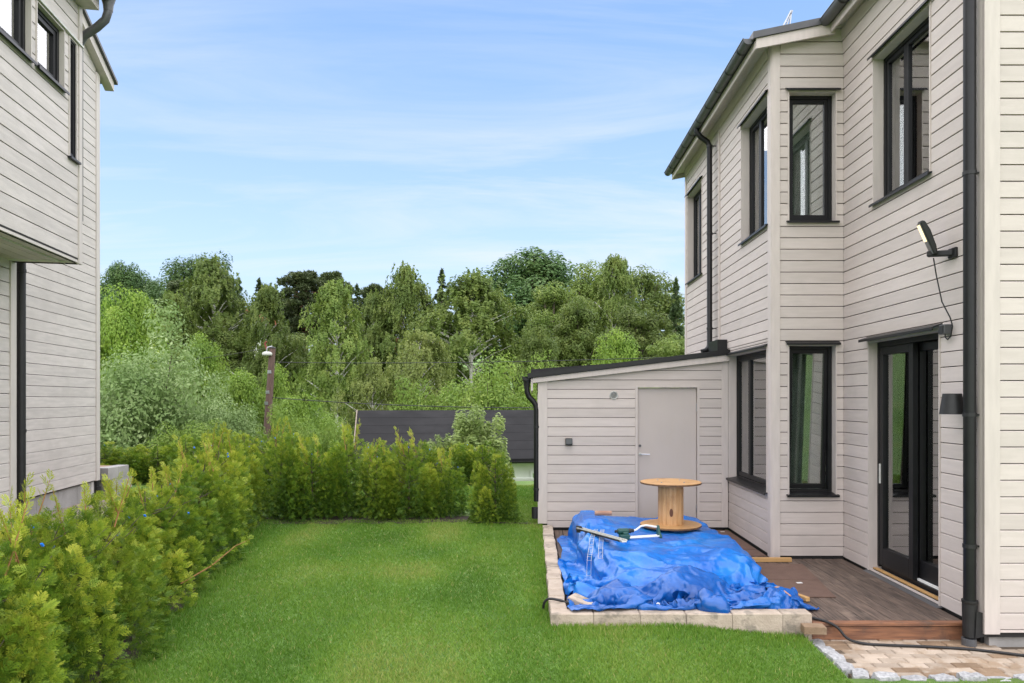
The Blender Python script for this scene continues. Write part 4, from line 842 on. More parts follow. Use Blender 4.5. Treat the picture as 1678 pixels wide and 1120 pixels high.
TARP_A = ([180,8,12,-7,-10,-11,-7,1,2,-2,15,18,-3,-9,-10,-4,0,-4,-4,5,22,9,-10,4,11,-4,-13,-10,-3,-5,-4,-2,-5,-3,-2,-2,-2,0,1,3,2,2,4,4,3,2,2,4,2,2,2,2,2,2,2,2,2,2,4,-1,
-3,-3,-2,-2,-2,-2,-2,-2,-1,-1,0,-1,1,8,10,10,11,24,-1,-11,-1,15,0,-3,-11,-5,2,-1,2,12,-4,-3,3,-4,4,2,-13,-5,7,1,2,13,-15,15,1,-3,3,0,0,3,-1,-7,1,7,0,-1,-4,-4,-1,-3,
9,4,0,0,-2,2,0,0,0,0,0,0,0,0,0,-1,0,1,0,0,0,0,0,0,0,0,0,0,0,-1,-6,3,2,0,24,2,-2,-4,-13,13,4,-2,-9,6,-5,-5,8,1,7,-5,1,-3,-4,4,-17,-6,17,10,-12,15,
-14,0,0,-4,-3,-3,0,12,3,2,-2,5,2,0,2,-1,0,-9,10,4,0,0,-1,1,0,0,0,0,0,0,0,-1,-1,-1,1,1,1,0,0,0,0,0,-2,2,0,0,0,-2,-5,3,2,24,2,-2,1,-7,-10,3,4,8,
-7,7,-31,-11,6,1,-2,-7,0,9,8,7,1,10,-8,0,2,2,-5,-2,4,6,7,3,-5,9,2,-1,-3,3,0,0,1,0,-3,-6,6,1,2,1,-1,0,0,0,0,0,-1,0,-1,-1,2,1,0,-1,1,0,0,0,0,0,
0,-2,-10,-11,12,7,-1,1,24,-3,1,2,1,-6,-8,6,6,-6,-29,6,-14,5,9,13,13,7,0,1,0,-10,-2,7,-12,6,-1,5,4,1,3,-1,0,0,0,1,0,-1,-3,3,1,0,-1,-9,7,0,3,0,0,0,0,0,
0,0,0,0,-1,-1,-2,-3,-3,-1,-1,-3,-2,0,0,-2,0,0,-14,-4,13,11,5,3,1,24,-4,1,3,0,0,0,2,0,-1,0,-2,1,4,0,-2,2,0,0,0,0,-2,-8,-4,4,3,1,1,4,1,0,0,0,1,0,
-1,0,1,0,-1,0,-11,-11,8,-9,-9,4,10,1,1,0,-2,0,-5,-7,-3,-3,-1,-1,1,1,1,0,2,4,0,0,-2,-1,6,0,2,5,-3,-3,3,2,24,1,-4,2,1,1,-1,2,-1,1,-1,-1,3,2,0,0,0,-3,
2,-2,0,-4,-4,-1,6,-9,1,10,0,4,-1,-1,2,-2,1,0,-1,-3,-4,-4,-5,-1,0,-10,-9,5,8,-3,-4,-4,-5,1,0,9,6,-7,0,2,2,0,-1,-1,0,0,-1,2,-2,3,2,-3,2,8,-2,1,4,-10,-15,24,
-3,3,0,1,1,-1,0,0,0,0,1,3,-1,-1,1,-3,2,1,-1,-14,4,7,3,-14,-1,14,0,2,-3,2,-4,-3,3,-4,-5,-7,-8,-3,-2,2,10,8,5,-6,-10,0,-16,-4,0,5,-1,0,-2,5,17,-8,1,0,0,1,
0,0,0,-1,-1,3,2,0,-10,16,2,4,-5,-2,-2,-2,24,-7,6,1,-3,3,0,1,3,-3,1,0,3,-1,1,0,-1,0,-5,-1,-2,6,-3,0,-4,9,-2,0,-9,1,-5,-4,6,-6,-3,-9,0,5,1,-3,-4,-4,-1,2,
3,3,-1,11,8,6,0,1,-5,-9,-9,-7,10,-7,3,0,0,2,-1,-1,0,0,0,-1,2,6,-3,5,5,4,-10,-20,1,24,3,-1,-4,-3,-2,7,1,2,-1,0,2,0,1,0,-3,-1,4,-1,-19,10,7,-1,-19,20,-1,-5,
-9,0,-12,5,8,-13,3,-7,5,3,0,1,4,4,3,2,2,-1,3,-9,2,3,1,1,1,4,3,-2,-8,-7,-2,-4,1,2,2,6,4,2,0,0,3,1,0,-2,-3,1,-14,-20,20,5,24,-6,9,-4,2,0,1,-1,1,0,
-1,3,1,-1,-5,0,5,-2,-17,12,2,3,-18,17,-1,-10,-12,-2,0,4,-6,-1,11,-9,9,5,1,2,2,3,2,0,0,-1,-2,3,-3,-9,-7,-5,0,2,4,9,7,2,-2,3,-3,1,0,2,-2,-3,0,2,1,-2,-2,-2,
7,2,-22,-1,19,3,-3,24,6,-4,-5,4,4,-1,-3,0,0,1,3,-1,-2,3,0,-1,-17,11,1,3,-8,9,-6,-11,-7,11,7,3,1,-3,0,-7,8,1,1,-1,0,-1,-1,-3,-1,-1,1,5,-7,-4,2,0,-1,-2,-2,-2,
-6,0,12,9,-4,2,-1,0,-3,0,1,0,-1,0,1,2,2,-4,-2,13,-2,0,-1,-15,24,2,-6,3,3,1,1,-3,0,0,0,4,0,0,-1,1,-5,-2,0,1,3,-12,10,-3,-2,7,-4,2,0,1,-1,-3,3,-3,-3,-3,
0,0,1,2,3,3,3,1,1,1,-1,0,-1,1,0,-1,-3,-1,-2,-7,1,9,2,1,0,0,0,1,0,0,0,0,0,0,0,1,-5,-3,-13,-13,23,24,-3,-6,8,4,1,-2,0,-2,1,2,1,1,-1,1,-1,-7,5,-1,
0,-8,10,-9,2,0,0,3,-11,-1,0,5,-2,1,2,3,2,3,2,1,0,0,1,0,0,1,-1,0,0,0,0,-1,-1,1,0,1,0,0,0,0,0,0,0,0,0,0,0,0,1,-1,0,0,0,-2,-3,2,1,-14,24,-6,
11,-1,1,-1,0,0,-3,0,3,1,-2,2,0,-1,-5,4,0,1,-2,-1,0,-8,-1,0,1,9,2,1,-1,3,-2,0,-1,1,0,0,0,0,0,0,0,0,0,0,0,0,0,0,0,0,0,0,0,1,-1,0,0,0,0,0,
0,0,0,0,0,0,0,0,0,0,-1,1,0,-1,0,24,6,-11,10,0,-1,0,1,-4,2,2,-1,1,-3,1,-4,0,3,2,0,1,-5,0,2,0,2,1,-1,1,-1,-2,3,0,0,0,0,0,0,0,0,1,-1,0,1,-1,
0,0,0,0,0,0,0,0,0,0,-1,1,0,0,0,0,0,0,0,0,0,0,-1,0,-1,0,-2,4,-1,1,0,0,24,-8,5,6,0,-4,0,4,-1,0,3,-1,-1,1,-3,0,4,-1,-1,2,-1,-1,0,0,2,0,-1,1,
-2,-2,4,0,0,0,0,0,0,0,1,0,-1,0,1,-1,0,0,1,-1,0,0,0,0,0,0,-1,-5,-1,1,5,-2,0,-1,-1,-1,0,0,-1,0,0,1,-1,1,-3,9,0,-1,-1,24,6,-18,-9,8,13,3,-6,3,3,2,
-1,0,1,-2,6,-5,-3,4,0,-1,1,-1,1,-1,0,1,-3,-1,4,0,0,0,0,0,0,0,0,0,0,1,0,-1,0,0,0,-1,1,0,0,0,0,-1,-3,0,2,0,1,-5,4,-1,0,0,0,-1,0,1,-1,0,0,0,
3,-1,-7,7,2,-1,24,10,8,-15,-11,6,4,3,-3,3,0,0,-3,-2,0,-7,9,0,2,1,0,-1,0,-1,1,0,-3,0,3,1,0,-1,1,0,0,0,0,0,0,0,0,0,0,0,0,0,1,-1,0,-1,0,-1,0,0,
-2,2,1,-2,0,2,0,0,-1,0,1,-1,0,1,0,-1,1,-1,2,0,-4,1,3,24,6,-3,10,-6,-5,2,0,0,1,-1,0,-1,0,-3,-4,5,3,0,0,0,-1,1,1,-2,-1,0,1,2,-1,1,0,0,0,0,0,0,
0,0,0,0,0,0,0,0,0,0,0,0,-1,-2,1,-2,2,1,1,-1,0,1,-5,4,0,1,0,0,0,0,0,-1,1,0,-1,1,0,-2,2,0,24,-9,8,4,2,0,-2,2,0,0,0,-3,0,0,0,2,-2,2,-1,-1,
1,2,0,-1,0,-2,0,3,0,0,-1,1,0,0,1,0,-1,0,0,0,0,0,0,0,0,0,0,0,0,-1,-1,0,1,1,0,0,0,0,-1,1,-3,2,1,0,-1,1,0,0,0,0,0,0,-1,1,0,0,0,24,-9,6,
-6,12,1,-1,0,1,1,0,0,-1,0,1,-1,1,-1,0,0,0,1,0,-1,-3,0,2,2,0,1,-1,0,0,0,0,0,0,0,-1,1,0,0,0,0,0,0,-2,-1,-1,2,2,0,0,0,0,0,0,0,0,0,0,0,0,
0,0,0,0,0,0,0,0,0,0,0,0,-1,1,24,5,-3,11,-5,-5,2,-3,4,0,-2,1,-1,1,-3,4,-1,0,-1,1,-1,1,-1,-2,-2,2,3,-3,2,0,1,0,0,0,0,-1,1,0,1,0,-2,0,-1,0,0,-1,
1,0,1,1,0,0,0,0,0,0,0,0,0,0,0,0,0,0,1,-1,0,0,1,-1,0,0,0,0,0,0,1,24,3,-3,-13,6,9,3,-2,0,2,0,0,0,1,-1,0,0,0,0,-1,0,-1,0,-3,2,1,-1,1,0,
1,1,0,0,0,0,0,0,0,-1,0,0,-1,1,0,0,0,0,1,0,-1,2,-1,0,0,0,0,0,0,0,1,-1,0,-1,1,0,0,0,0,0,0,0,0,0,0,0,0,0,24,2,0,3,-4,-10,-5,5,-3,8,-7,4,
12,-3,4,0,-1,-1,1,0,0,-2,-1,1,1,0,0,1,-1,1,0,0,0,0,0,0,0,0,0,-2,2,0,0,0,0,0,0,0,0,0,-1,0,1,0,0,0,0,0,-1,0,1,-1,1,0,0,0,0,0,-1,1,0,0,
0,0,0,0,0,24,1,-3,-3,10,1,-4,-6,3,-15,20,0,0,0,-3,5,-1,0,0,-1,1,0,-2,2,-1,0,2,0,-1,0,-1,1,0,0,0,0,0,0,0,0,-1,1,0,0,0,0,0,0,0,0,0,0,0,0,0,
0,0,0,0,0,-1,1,0,0,0,0,0,0,0,0,0,0,0,0,0,0,0,24,0,16,-14,-2,-6,3,7,-7,-6,-5,18,-10,8,1,2,-2,2,0,0,0,-1,0,-1,1,1,0,0,0,0,0,-2,2,0,0,-1,1,-1,
0,1,0,0,0,0,0,1,0,-1,0,0,0,0,0,0,0,0,0,0,0,-1,1,-2,1,1,0,0,0,-1,1,0,0,0,0,0,0,0,0,24,7,-11,6,-3,6,0,-16,-2,10,2,-5,10,-1,-3,1,3,1,0,0,-1,
-1,1,-1,1,1,-1,1,0,-2,2,0,-2,1,-1,2,0,1,0,-1,-1,1,0,0,0,0,0,1,-1,0,0,0,0,-1,1,-1,0,0,0,1,-1,0,1,0,-1,0,-1,1,0,0,0,1,0,0,0,0,0,24,-1,-12,17,
0,-7,-5,9,4,-3,-6,-12,-2,5,26,-17,8,0,1,0,-1,0,-2,1,1,1,1,-2,0,1,-1,1,0,-2,1,1,-1,1,-1,1,0,0,0,0,0,0,0,-1,1,0,0,0,0,0,0,0,-1,0,1,0,-2,0,-3,0,
1,2,2,-1,1,0,0,-2,1,1,0,0,0,24,-11,16,-1,-2,-2,2,-3,5,0,0,0,-2,-8,1,4,3,0,2,1,-1,-1,0,1,1,0,-1,2,-1,1,-1,0,0,0,0,0,0,-1,1,0,0,0,0,0,0,0,0,
0,0,0,0,0,-1,0,0,1,-1,0,0,-2,2,1,1,-2,0,0,0,2,-1,0,0,0,0,0,0,0,0,24,6,-5,4,-4,2,-7,4,-1,6,0,-2,-2,-2,-19,10,1,11,0,2,-1,0,1,1,-1,1,0,-1,1,-1,
1,0,0,0,0,-1,1,0,0,0,0,0,0,-1,0,1,0,0,0,0,0,0,0,-1,0,0,1,0,0,0,0,0,0,0,0,0,0,0,-1,0,0,1,-1,-1,2,0,0,24,0,5,-1,-4,-6,8,-1,3,1,-11,4,2,
3,-15,8,6,-4,5,-5,0,6,0,0,1,-1,1,0,0,0,0,0,0,0,0,1,-2,0,-1,1,2,-1,-1,1,0,0,-1,1,0,0,0,0,-1,0,0,0,1,0,-1,1,0,0,0,0,0,-1,1,0,0,0,0,0,0,
0,0,0,0,24,-7,9,1,-8,9,-6,4,-8,-10,13,-7,-1,-2,17,-10,-4,9,-6,3,-1,7,2,1,0,-1,0,1,0,0,0,0,-1,1,0,-1,1,-1,0,1,-1,1,0,0,-1,0,1,0,0,0,-1,-1,0,2,0,0,
0,0,0,0,0,0,0,0,0,0,-2,1,1,0,0,0,0,0,0,-1,0,24,2,-2,-5,5,-4,5,-7,4,6,-2,3,-1,1,0,0,-9,-5,10,-6,2,1,6,1,0,0,-2,0,2,0,0,1,-1,-1,0,0,0,0,1,
-2,0,0,2,0,0,-1,0,0,0,0,-1,0,2,0,0,0,0,0,0,0,0,0,0,1,-1,0,0,-2,2,0,0,-1,1,0,-1,-1,2,24,-3,3,-9,6,-1,2,6,1,0,0,0,-1,-3,2,2,-1,-9,2,3,0,-7,
10,2,0,-1,1,-1,-1,0,1,0,1,0,-1,0,0,0,0,0,0,-1,0,0,1,0,0,1,-1,-1,1,1,0,0,0,0,0,0,0,0,0,0,0,0,0,0,0,0,-2,2,0,0,-1,-3,1,2,-3,24,1,-14,8,1,
7,2,0,-1,1,0,0,0,-2,-6,1,5,0,-6,6,0,0,-10,11,1,0,0,0,-1,1,-1,-1,1,1,0,0,0,0,0,0,0,0,-1,0,0,0,1,-1,1,0,0,1,-1,0,0,0,0,-1,1,0,0,0,0,0,0,
0,0,0,1,-2,1,0,-2,2,-2,-3,-5,24,-1,4,0,1,1,-3,1,1,1,0,-5,2,1,2,-3,-2,4,-1,-3,2,1,-1,-7,4,6,0,-1,1,-1,1,1,-1,0,0,0,0,0,0,0,1,-1,0,0,0,0,-1,1,
0,-1,1,0,0,0,0,0,-1,1,0,0,0,0,0,0,0,0,0,0,0,0,-1,1,0,-2,-4,-4,1,24,3,-7,-4,3,8,-2,-3,6,0,0,-2,-8,1,1,3,2,-1,2,1,2,-1,0,0,0,-3,3,1,-1,1,-1,
0,1,0,0,0,0,0,0,1,-1,0,0,0,0,0,0,-1,1,0,0,0,1,-1,0,0,0,0,0,0,0,0,0,0,0,0,0,0,-1,1,0,-1,0,1,-2,0,-1,24,0,-10,9,-1,-9,9,1,1,4,0,0,-2,-1,
-5,5,-1,1,0,3,-1,2,0,-3,-2,1,1,2,0,0,-1,1,0,1,0,0,0,1,0,-1,0,1,0,0,0,-1,0,0,0,1,0,-1,0,0,0,0,1,-1,0,0,1,-1,0,0,1,-1,0,0,-1,-1,1,0,1,-1,
-1,1,1,24,-2,0,6,-6,6,-6,-1,-4,6,-17,2,11,6,-1,-4,8,-1,-4,-3,9,-1,-1,-6,1,1,-10,13,2,-2,2,-1,1,0,1,0,0,0,0,0,0,0,0,0,-1,1,0,0,0,-1,0,1,0,0,0,0,0,
0,0,0,0,0,0,0,0,0,0,0,0,0,-1,1,-1,-1,1,1,-1,24,-1,1,-8,11,-10,-1,7,-6,-5,8,9,-3,-12,7,0,-6,-2,5,1,-4,2,0,-2,-2,-10,19,-1,-2,1,1,4,-3,1,0,3,1,1,0,1,
0,0,0,-1,1,0,0,0,0,0,-4,-1,1,4,-1,0,-1,0,0,0,0,1,0,0,-1,2,-1,0,0,0,-1,0,2,-2,-3,4,0,24,-4,9,-8,-1,8,-1,-7,-5,2,4,-2,0,6,-9,5,6,1,-6,-7,-15,-9,-3,
11,4,20,1,1,-5,-1,0,-2,6,-7,-1,-3,0,0,1,0,2,1,3,3,2,2,2,1,0,0,-2,-3,-5,-6,-1,-2,-1,0,-1,0,-1,0,0,0,1,0,2,0,0,0,1,1,5,1,7,-9,1,24,5,-2,1,-6,-11,
11,-3,8,-7,-3,-1,-10,10,11,-5,-12,0,-6,3,8,3,2,-4,9,0,0,-3,-1,1,-1,0,0,1,1,0,-2,0,-1,-1,0,-2,-2,-2,-2,1,0,3,2,-8,11,6,3,-1,-2,-1,-1,0,1,-1,0,0,0,0,0,-1,
-1,0,1,1,0,-1,-1,2,-12,-4,-4,24,0,5,-4,-14,11,0,3,-15,-7,3,2,19,0,1,1,-1,-5,2,2,2,0,-1,0,-11,-3,-3,-12,5,11,2,-2,-3,7,2,2,2,1,0,1,-3,1,-2,0,-1,-2,-2,-2,-2,
10,-18,-9,2,3,10,5,3,1,0,-4,2,-1,-1,0,0,0,0,1,1,-1,-2,-3,-2,-6,17,-3,-7,24,5,-3,-6,8,-3,-1,-3,2,-5,5,5,-2,2,1,0,-1,0,0,0,0,0,1,0,-1,-6,2,-3,-17,-12,2,1,
-1,2,1,5,1,0,2,1,5,4,5,2,3,1,1,-1,-1,-7,3,-2,-8,-5,-9,-2,2,2,2,6,-4,-2,1,0,0,0,0,-1,-3,-1,8,15,-12,0,-10,13,0,24,-2,1,0,4,0,0,-4,-2,2,4,0,0,-2,0,
-2,1,3,1,0,0,0,0,0,0,-22,-16,8,24,-7,-9,-4,2,-3,-3,-5,2,4,-2,1,-1,0,-1,1,1,2,3,2,1,5,11,3,0,-2,-4,-7,-4,-4,-3,-3,3,3,1,0,0,1,0,1,3,2,-3,4,-3,0,1,
-2,10,24,0,-8,12,-1,1,-3,0,-1,1,3,0,-1,-2,2,0,2,0,-1,1,0,-1,-1,-1,-13,12,-2,-1,-6,9,4,0,-2,-3,0,-3,-4,-6,0,-3,-2,-3,-1,0,0,-2,-1,6,2,10,-14,1,3,5,5,6,1,1,
1,1,0,0,-1,0,1,-1,0,0,-1,0,-3,-15,18,2,1,0,0,24,-5,9,0,1,-2,-6,-4,9,0,3,-2,1,0,-1,1,1,-2,1,0,0,1,0,-3,-2,-12,15,-2,4,-1,-1,2,0,0,0,0,0,0,0,0,-1,
-1,-2,-1,0,0,2,-10,-4,-8,17,2,3,2,1,0,0,0,0,1,-1,0,0,1,-1,0,0,0,0,0,0,0,-6,6,0,-1,0,3775,-6,-25,-22,-26,-27,-28,-27,-29,-28,-19,2,6,22,12,29,28,27,27,23,18,23,26,26,
17,5,8,15,28,28,27,27,28,29,29,29,29,29,29,29,29,29,29,22,14,29,29,27,29,29,29,29,29,28,29,29,29,29,29,16,29,29,29,29,29,29,29,29,29,29,30,29,29,28,28,27,27,-30,10,2,-1,7,3,1,
0,2,3,0,2,15,-13,-2,-4,-1,2,1,3,6,-4,-3,-6,-2,12,7,-8,-3,1,1,1,1,0,-2,0,-1,0,-1,-1,-1,0,0,-5,7,-1,0,2,-2,0,0,0,0,1,-1,0,0,-1,-1,7,0,0,-1,0,0,0,0,
0,-1,0,-1,0,-1,-4,-4,-2,0,-29,6,7,0,-5,5,5,2,2,5,19,-20,-10,5,4,3,0,-1,1,-1,1,6,3,-16,8,-6,-3,16,-6,-1,0,0,0,-1,1,0,1,-1,-3,0,1,0,0,11,-4,-7,0,-1,2,-1,
0,0,0,0,1,-1,0,-1,1,5,-1,-1,1,0,0,0,0,0,-1,-1,0,0,1,-12,2,-1,-2,-30,4,6,4,0,-4,1,4,4,-4,-2,-1,0,3,10,-1,0,0,0,3,3,6,-22,22,0,-6,5,-11,6,-1,-1,1,0,
0,1,-1,-2,0,2,1,-1,0,0,-3,4,3,-6,0,0,1,0,0,0,0,0,1,-1,2,0,1,0,1,0,0,0,0,0,0,-1,0,0,-4,-9,14,-17,1,0,-29,-1,7,5,2,-1,-2,11,1,8,-20,16,-7,0,4,1,
1,0,-2,0,0,-12,20,-6,-6,5,-3,9,-1,-3,1,0,-1,0,0,0,0,1,2,0,-1,1,-1,-10,-1,3,5,1,0,0,1,0,0,0,0,0,1,0,0,0,1,0,0,0,-1,0,0,0,1,0,-5,-1,8,-21,9,-3,
0,-30,0,4,9,1,0,1,4,11,-10,4,-9,2,8,0,0,0,0,0,-1,-1,1,-9,6,-11,13,6,-6,2,3,0,-1,-1,1,-1,1,1,0,0,0,2,-5,-3,11,0,0,0,-4,0,0,-1,1,0,-1,0,0,0,0,0,
0,0,-1,0,0,1,0,-1,0,2,0,0,1,-4,11,4,-5,-27,-30,5,2,5,2,2,-2,5,0,3,4,-10,6,3,1,-1,1,-2,0,-2,0,-5,6,-13,8,-1,-1,10,0,2,-1,-1,2,-1,0,0,1,-1,0,-1,-1,0,
1,0,6,1,-5,2,0,0,0,-1,1,0,-1,-1,0,0,0,0,-1,1,0,0,0,0,0,0,0,-1,2,3,3,0,-5,-25,-1,-29,1,10,0,2,1,1,0,2,9,-5,-3,6,1,-1,1,-3,1,1,-4,-10,2,1,11,-11,
0,9,4,2,-1,1,1,-5,1,0,0,-1,-1,-1,0,1,3,3,2,2,-5,0,1,0,0,0,0,-1,1,0,0,-2,0,-1,0,1,0,0,0,-1,0,1,0,0,1,3,-1,-2,-8,-15,7,27,-6,-18,9,-2,-3,4,0,2,
6,-2,-3,4,6,-2,1,0,1,-3,-6,3,-6,2,-3,0,6,6,1,0,-1,-1,0,-3,4,-1,1,-2,-1,2,0,-1,-1,1,-1,1,0,8,-1,0,-1,-1,0,0,-1,-1,1,0,1,-1,0,0,0,0,0,-1,1,0,0,0,
0,1,0,2,-13,-5,13,19,0,-34,19,1,-4,-1,-1,4,0,7,-2,-1,5,3,1,-1,-2,-4,5,0,-19,12,0,5,-5,9,0,0,-3,0,-1,-1,3,0,0,-2,1,1,0,0,1,1,0,0,0,0,-3,7,-1,-1,1,0,
0,1,1,-1,-1,-1,-2,1,0,0,0,0,1,0,0,0,1,0,0,0,-2,5,7,4,-1,-4,-10,2,-3,-8,10,-5,1,-3,3,0,-1,9,1,-1,-4,-1,5,-2,-17,12,1,1,-2,3,6,-1,-5,0,0,1,1,1,1,-1,
2,1,0,0,1,1,0,-1,1,-1,-1,0,-1,3,2,0,0,0,-1,-1,1,1,-2,2,-2,0,0,0,0,1,0,0,0,-1,0,0,0,-4,5,13,-1,-4,-26,14,-5,-22,-4,12,-1,-1,-8,1,1,0,11,-2,-1,1,0,0,
-20,11,0,2,7,-1,-1,0,-2,4,2,1,1,-2,0,-1,2,0,0,0,0,-1,0,-1,1,-1,1,1,2,1,-1,0,-1,0,-1,0,0,0,-1,3,-4,2,0,0,0,1,-1,0,0,0,0,0,1,0,6,-11,3,-2,-10,20,
16,-13,-14,1,-2,9,-5,-6,-1,0,1,12,1,-2,2,-1,-7,-3,0,1,2,-3,-1,8,4,2,-2,1,0,-1,1,-3,1,0,-1,-1,1,-1,1,0,1,0,1,0,1,-1,0,-1,0,1,0,1,1,1,-1,1,-2,0,0,0,
0,0,0,0,0,0,0,0,0,-1,0,0,4,3,4,14,-21,-2,-11,-4,26,-18,7,-3,-8,-2,-1,6,7,1,4,-7,3,-8,3,-3,1,0,-2,9,0,-1,-1,2,-4,-1,1,1,2,0,0,1,1,0,1,0,0,0,0,0,
0,0,0,0,0,-1,0,0,0,1,0,1,-1,0,0,0,0,0,1,-1,0,0,0,0,0,0,0,0,0,5,-11,-1,5,26,-18,7,12,-2,-2,-3,1,-1,-8,2,8,2,0,0,1,1,-14,10,-1,1,-1,6,-5,-1,2,3,
-3,4,2,0,0,-3,0,1,0,0,-1,0,0,0,0,0,0,0,0,0,0,-1,1,0,0,0,-1,0,-1,2,0,0,0,0,1,-1,0,0,0,0,0,0,0,0,1,0,-3,7,-3,-4,7,-11,15,13,-19,1,-7,6,-2,-11,
6,8,1,0,-3,5,-15,2,1,6,4,-1,-1,5,1,0,-4,3,0,-1,-1,-4,4,0,-1,0,0,1,-1,-1,0,0,1,0,0,0,0,0,1,-1,0,0,0,0,0,0,-2,1,1,0,0,0,0,0,0,0,0,0,0,0,
0,-1,0,6,-3,0,-1,0,17,-9,-9,2,3,-4,-2,5,-14,0,11,0,1,3,-5,7,-11,3,0,4,0,-1,1,0,-1,1,0,0,-2,-4,4,0,0,1,0,0,0,-1,0,0,0,-1,0,0,1,0,0,0,-1,0,0,0,
0,1,-2,2,1,3,-3,-1,-1,0,0,0,0,0,0,0,1,0,0,-1,6,-3,0,2,-1,36,-18,-2,-15,5,-2,-6,-6,1,-3,9,1,0,-1,6,-1,-9,-2,9,0,1,0,-2,-1,1,0,1,-5,-2,5,0,0,0,0,0,
0,0,1,-1,0,0,0,0,0,-1,1,0,0,0,0,0,0,0,-2,4,-2,1,-1,2,-1,-1,0,0,0,0,0,0,0,-1,0,0,1,0,6,4,-5,-3,32,-23,3,-16,-7,1,5,1,-1,1,5,0,-3,0,-15,-4,18,0,
2,1,0,0,0,1,-1,1,-5,0,3,0,1,0,0,0,0,0,0,1,-1,0,0,0,0,0,0,-1,1,0,0,0,0,0,0,0,-2,3,-1,1,0,-1,1,0,-1,0,0,0,0,0,0,0,1,-1,0,2,1,7,-8,5,
4,-14,17,-25,15,-2,-2,1,0,1,-2,2,-8,-3,-9,22,-3,0,-1,0,2,1,-1,-1,-1,-1,2,2,0,0,0,0,-1,0,0,0,0,0,0,0,-1,0,0,0,1,-1,1,1,-1,-1,0,-1,1,2,-1,1,1,-1,2,-2,
0,0,0,-1,0,0,0,0,1,-1,1,-1,1,-6,5,-3,-18,29,-11,0,-5,2,0,2,-1,3,2,1,-5,-8,-3,5,-4,10,0,0,0,1,0,0,0,-4,3,2,0,0,-1,0,0,0,0,0,0,1,0,-2,0,1,0,0,
0,-1,1,0,0,0,0,0,1,0,-1,0,0,0,-1,1,2,0,-1,-1,0,0,0,0,1,-1,0,0,1,0,-3,0,2,-18,3,4,-31,42,-1,-2,2,0,3,1,1,-4,2,1,-8,5,-1,0,0,2,0,0,-1,-5,4,3,
-1,-1,1,-1,0,0,0,0,0,0,0,1,-1,0,0,0,0,0,0,-1,0,0,1,0,0,0,0,0,0,1,-1,0,0,0,-1,1,0,1,0,0,0,-1,0,0,0,0,0,-1,-2,3,1,0,4,13,-19,2,1,-1,1,1,
0,0,-5,3,-1,0,2,0,-2,1,0,0,-1,-2,2,3,-2,2,-2,-2,2,0,0,-1,0,0,0,-1,1,0,0,0,0,0,0,-1,0,0,1,0,1,0,0,-1,0,0,-1,1,1,-1,0,-1,1,0,0,0,0,0,0,0,
0,0,0,0,-1,1,-1,16,-8,-1,-10,10,-10,2,2,4,-1,-1,-1,-4,-1,6,-3,2,1,0,-2,0,0,-1,-1,3,0,2,-2,0,-1,-1,0,0,0,0,0,0,0,1,0,-1,-1,0,0,0,1,0,1,-1,0,0,0,-1,
2,0,-1,1,0,1,-2,-1,1,0,1,-1,1,-1,1,-1,0,0,0,0,-1,0,0,1,7,-1,-8,30,-25,-3,-4,10,-1,1,-7,0,3,-7,5,2,-1,2,0,0,-1,-1,0,2,0,0,-5,2,2,0,-2,-1,0,1,0,0,
0,0,-1,1,1,-1,0,0,0,0,0,-1,2,0,0,-1,1,-1,0,1,-1,0,1,-1,1,-1,0,0,1,-1,1,-1,1,-1,0,0,0,0,0,0,1,-20,5,6,-6,18,-4,2,-12,1,12,0,-2,1,4,1,-4,1,0,-1,
1,-1,1,0,1,-1,-1,-2,0,1,0,2,-2,-1,0,0,0,-1,0,0,2,-2,1,0,0,0,0,1,0,-1,0,-1,1,0,0,0,0,0,0,0,1,-1,1,0,0,0,0,-1,0,0,0,0,0,0,0,-1,0,1,-37,10,
-10,28,5,-6,1,11,0,5,-2,-5,-2,14,-5,3,-6,-2,1,-1,0,0,1,-1,0,0,-2,0,-1,1,1,2,-2,0,0,-2,1,0,1,0,0,-1,0,0,1,0,-1,0,0,0,1,-1,0,0,0,0,0,0,0,1,0,1,
-1,-1,0,0,1,0,0,0,-1,0,0,0,1,-1,1,-28,-11,36,2,-3,1,1,5,0,-13,-4,-2,12,-1,1,14,-6,-1,-2,0,2,-1,0,-1,2,-2,0,0,-1,1,1,-1,-1,0,-1,1,0,0,0,-1,1,0,0,0,0,
0,0,0,0,0,0,1,0,-1,0,0,0,0,0,-1,1,0,0,0,0,0,0,0,0,1,0,-1,0,-1,1,-1,2,0,16,-11,-4,0,8,4,-15,-1,3,6,9,0,-4,3,-15,0,3,0,1,0,0,-3,2,0,-1,-1,-1,
1,1,-1,1,1,-2,1,0,-1,0,0,0,0,1,0,0,-1,0,0,0,0,0,0,0,-1,1,0,1,-1,0,0,1,-1,0,1,1,0,-1,-1,0,0,0,0,0,0,-1,2,-1,1,23,-16,-7,5,-2,4,-5,4,-5,-6,3,
-1,5,1,12,-10,-1,-1,0,0,0,-2,1,0,0,-2,0,0,0,0,0,1,1,-1,0,-1,0,0,0,0,0,1,0,-1,0,0,0,0,0,0,0,0,1,-1,0,0,0,0,0,0,1,0,0,0,0,1,0,-2,0,0,0,
0,-1,1,4,-4,1,19,-5,-8,-2,0,-3,6,-1,1,-10,2,1,0,-2,-14,33,-2,-11,0,-1,-2,1,0,1,-1,-5,4,-1,0,0,0,0,0,0,-1,2,0,-1,0,1,0,0,-1,1,0,-1,0,0,0,0,0,0,0,0,
0,-1,1,-1,0,2,-1,1,0,0,0,-1,0,0,0,0,-1,0,1,3,-6,4,1,-1,4,-1,0,4,4,-5,3,-1,-7,-4,1,0,7,0,1,-2,4,-3,2,1,-3,-1,1,0,-3,-2,1,0,0,0,0,0,-1,1,0,0,
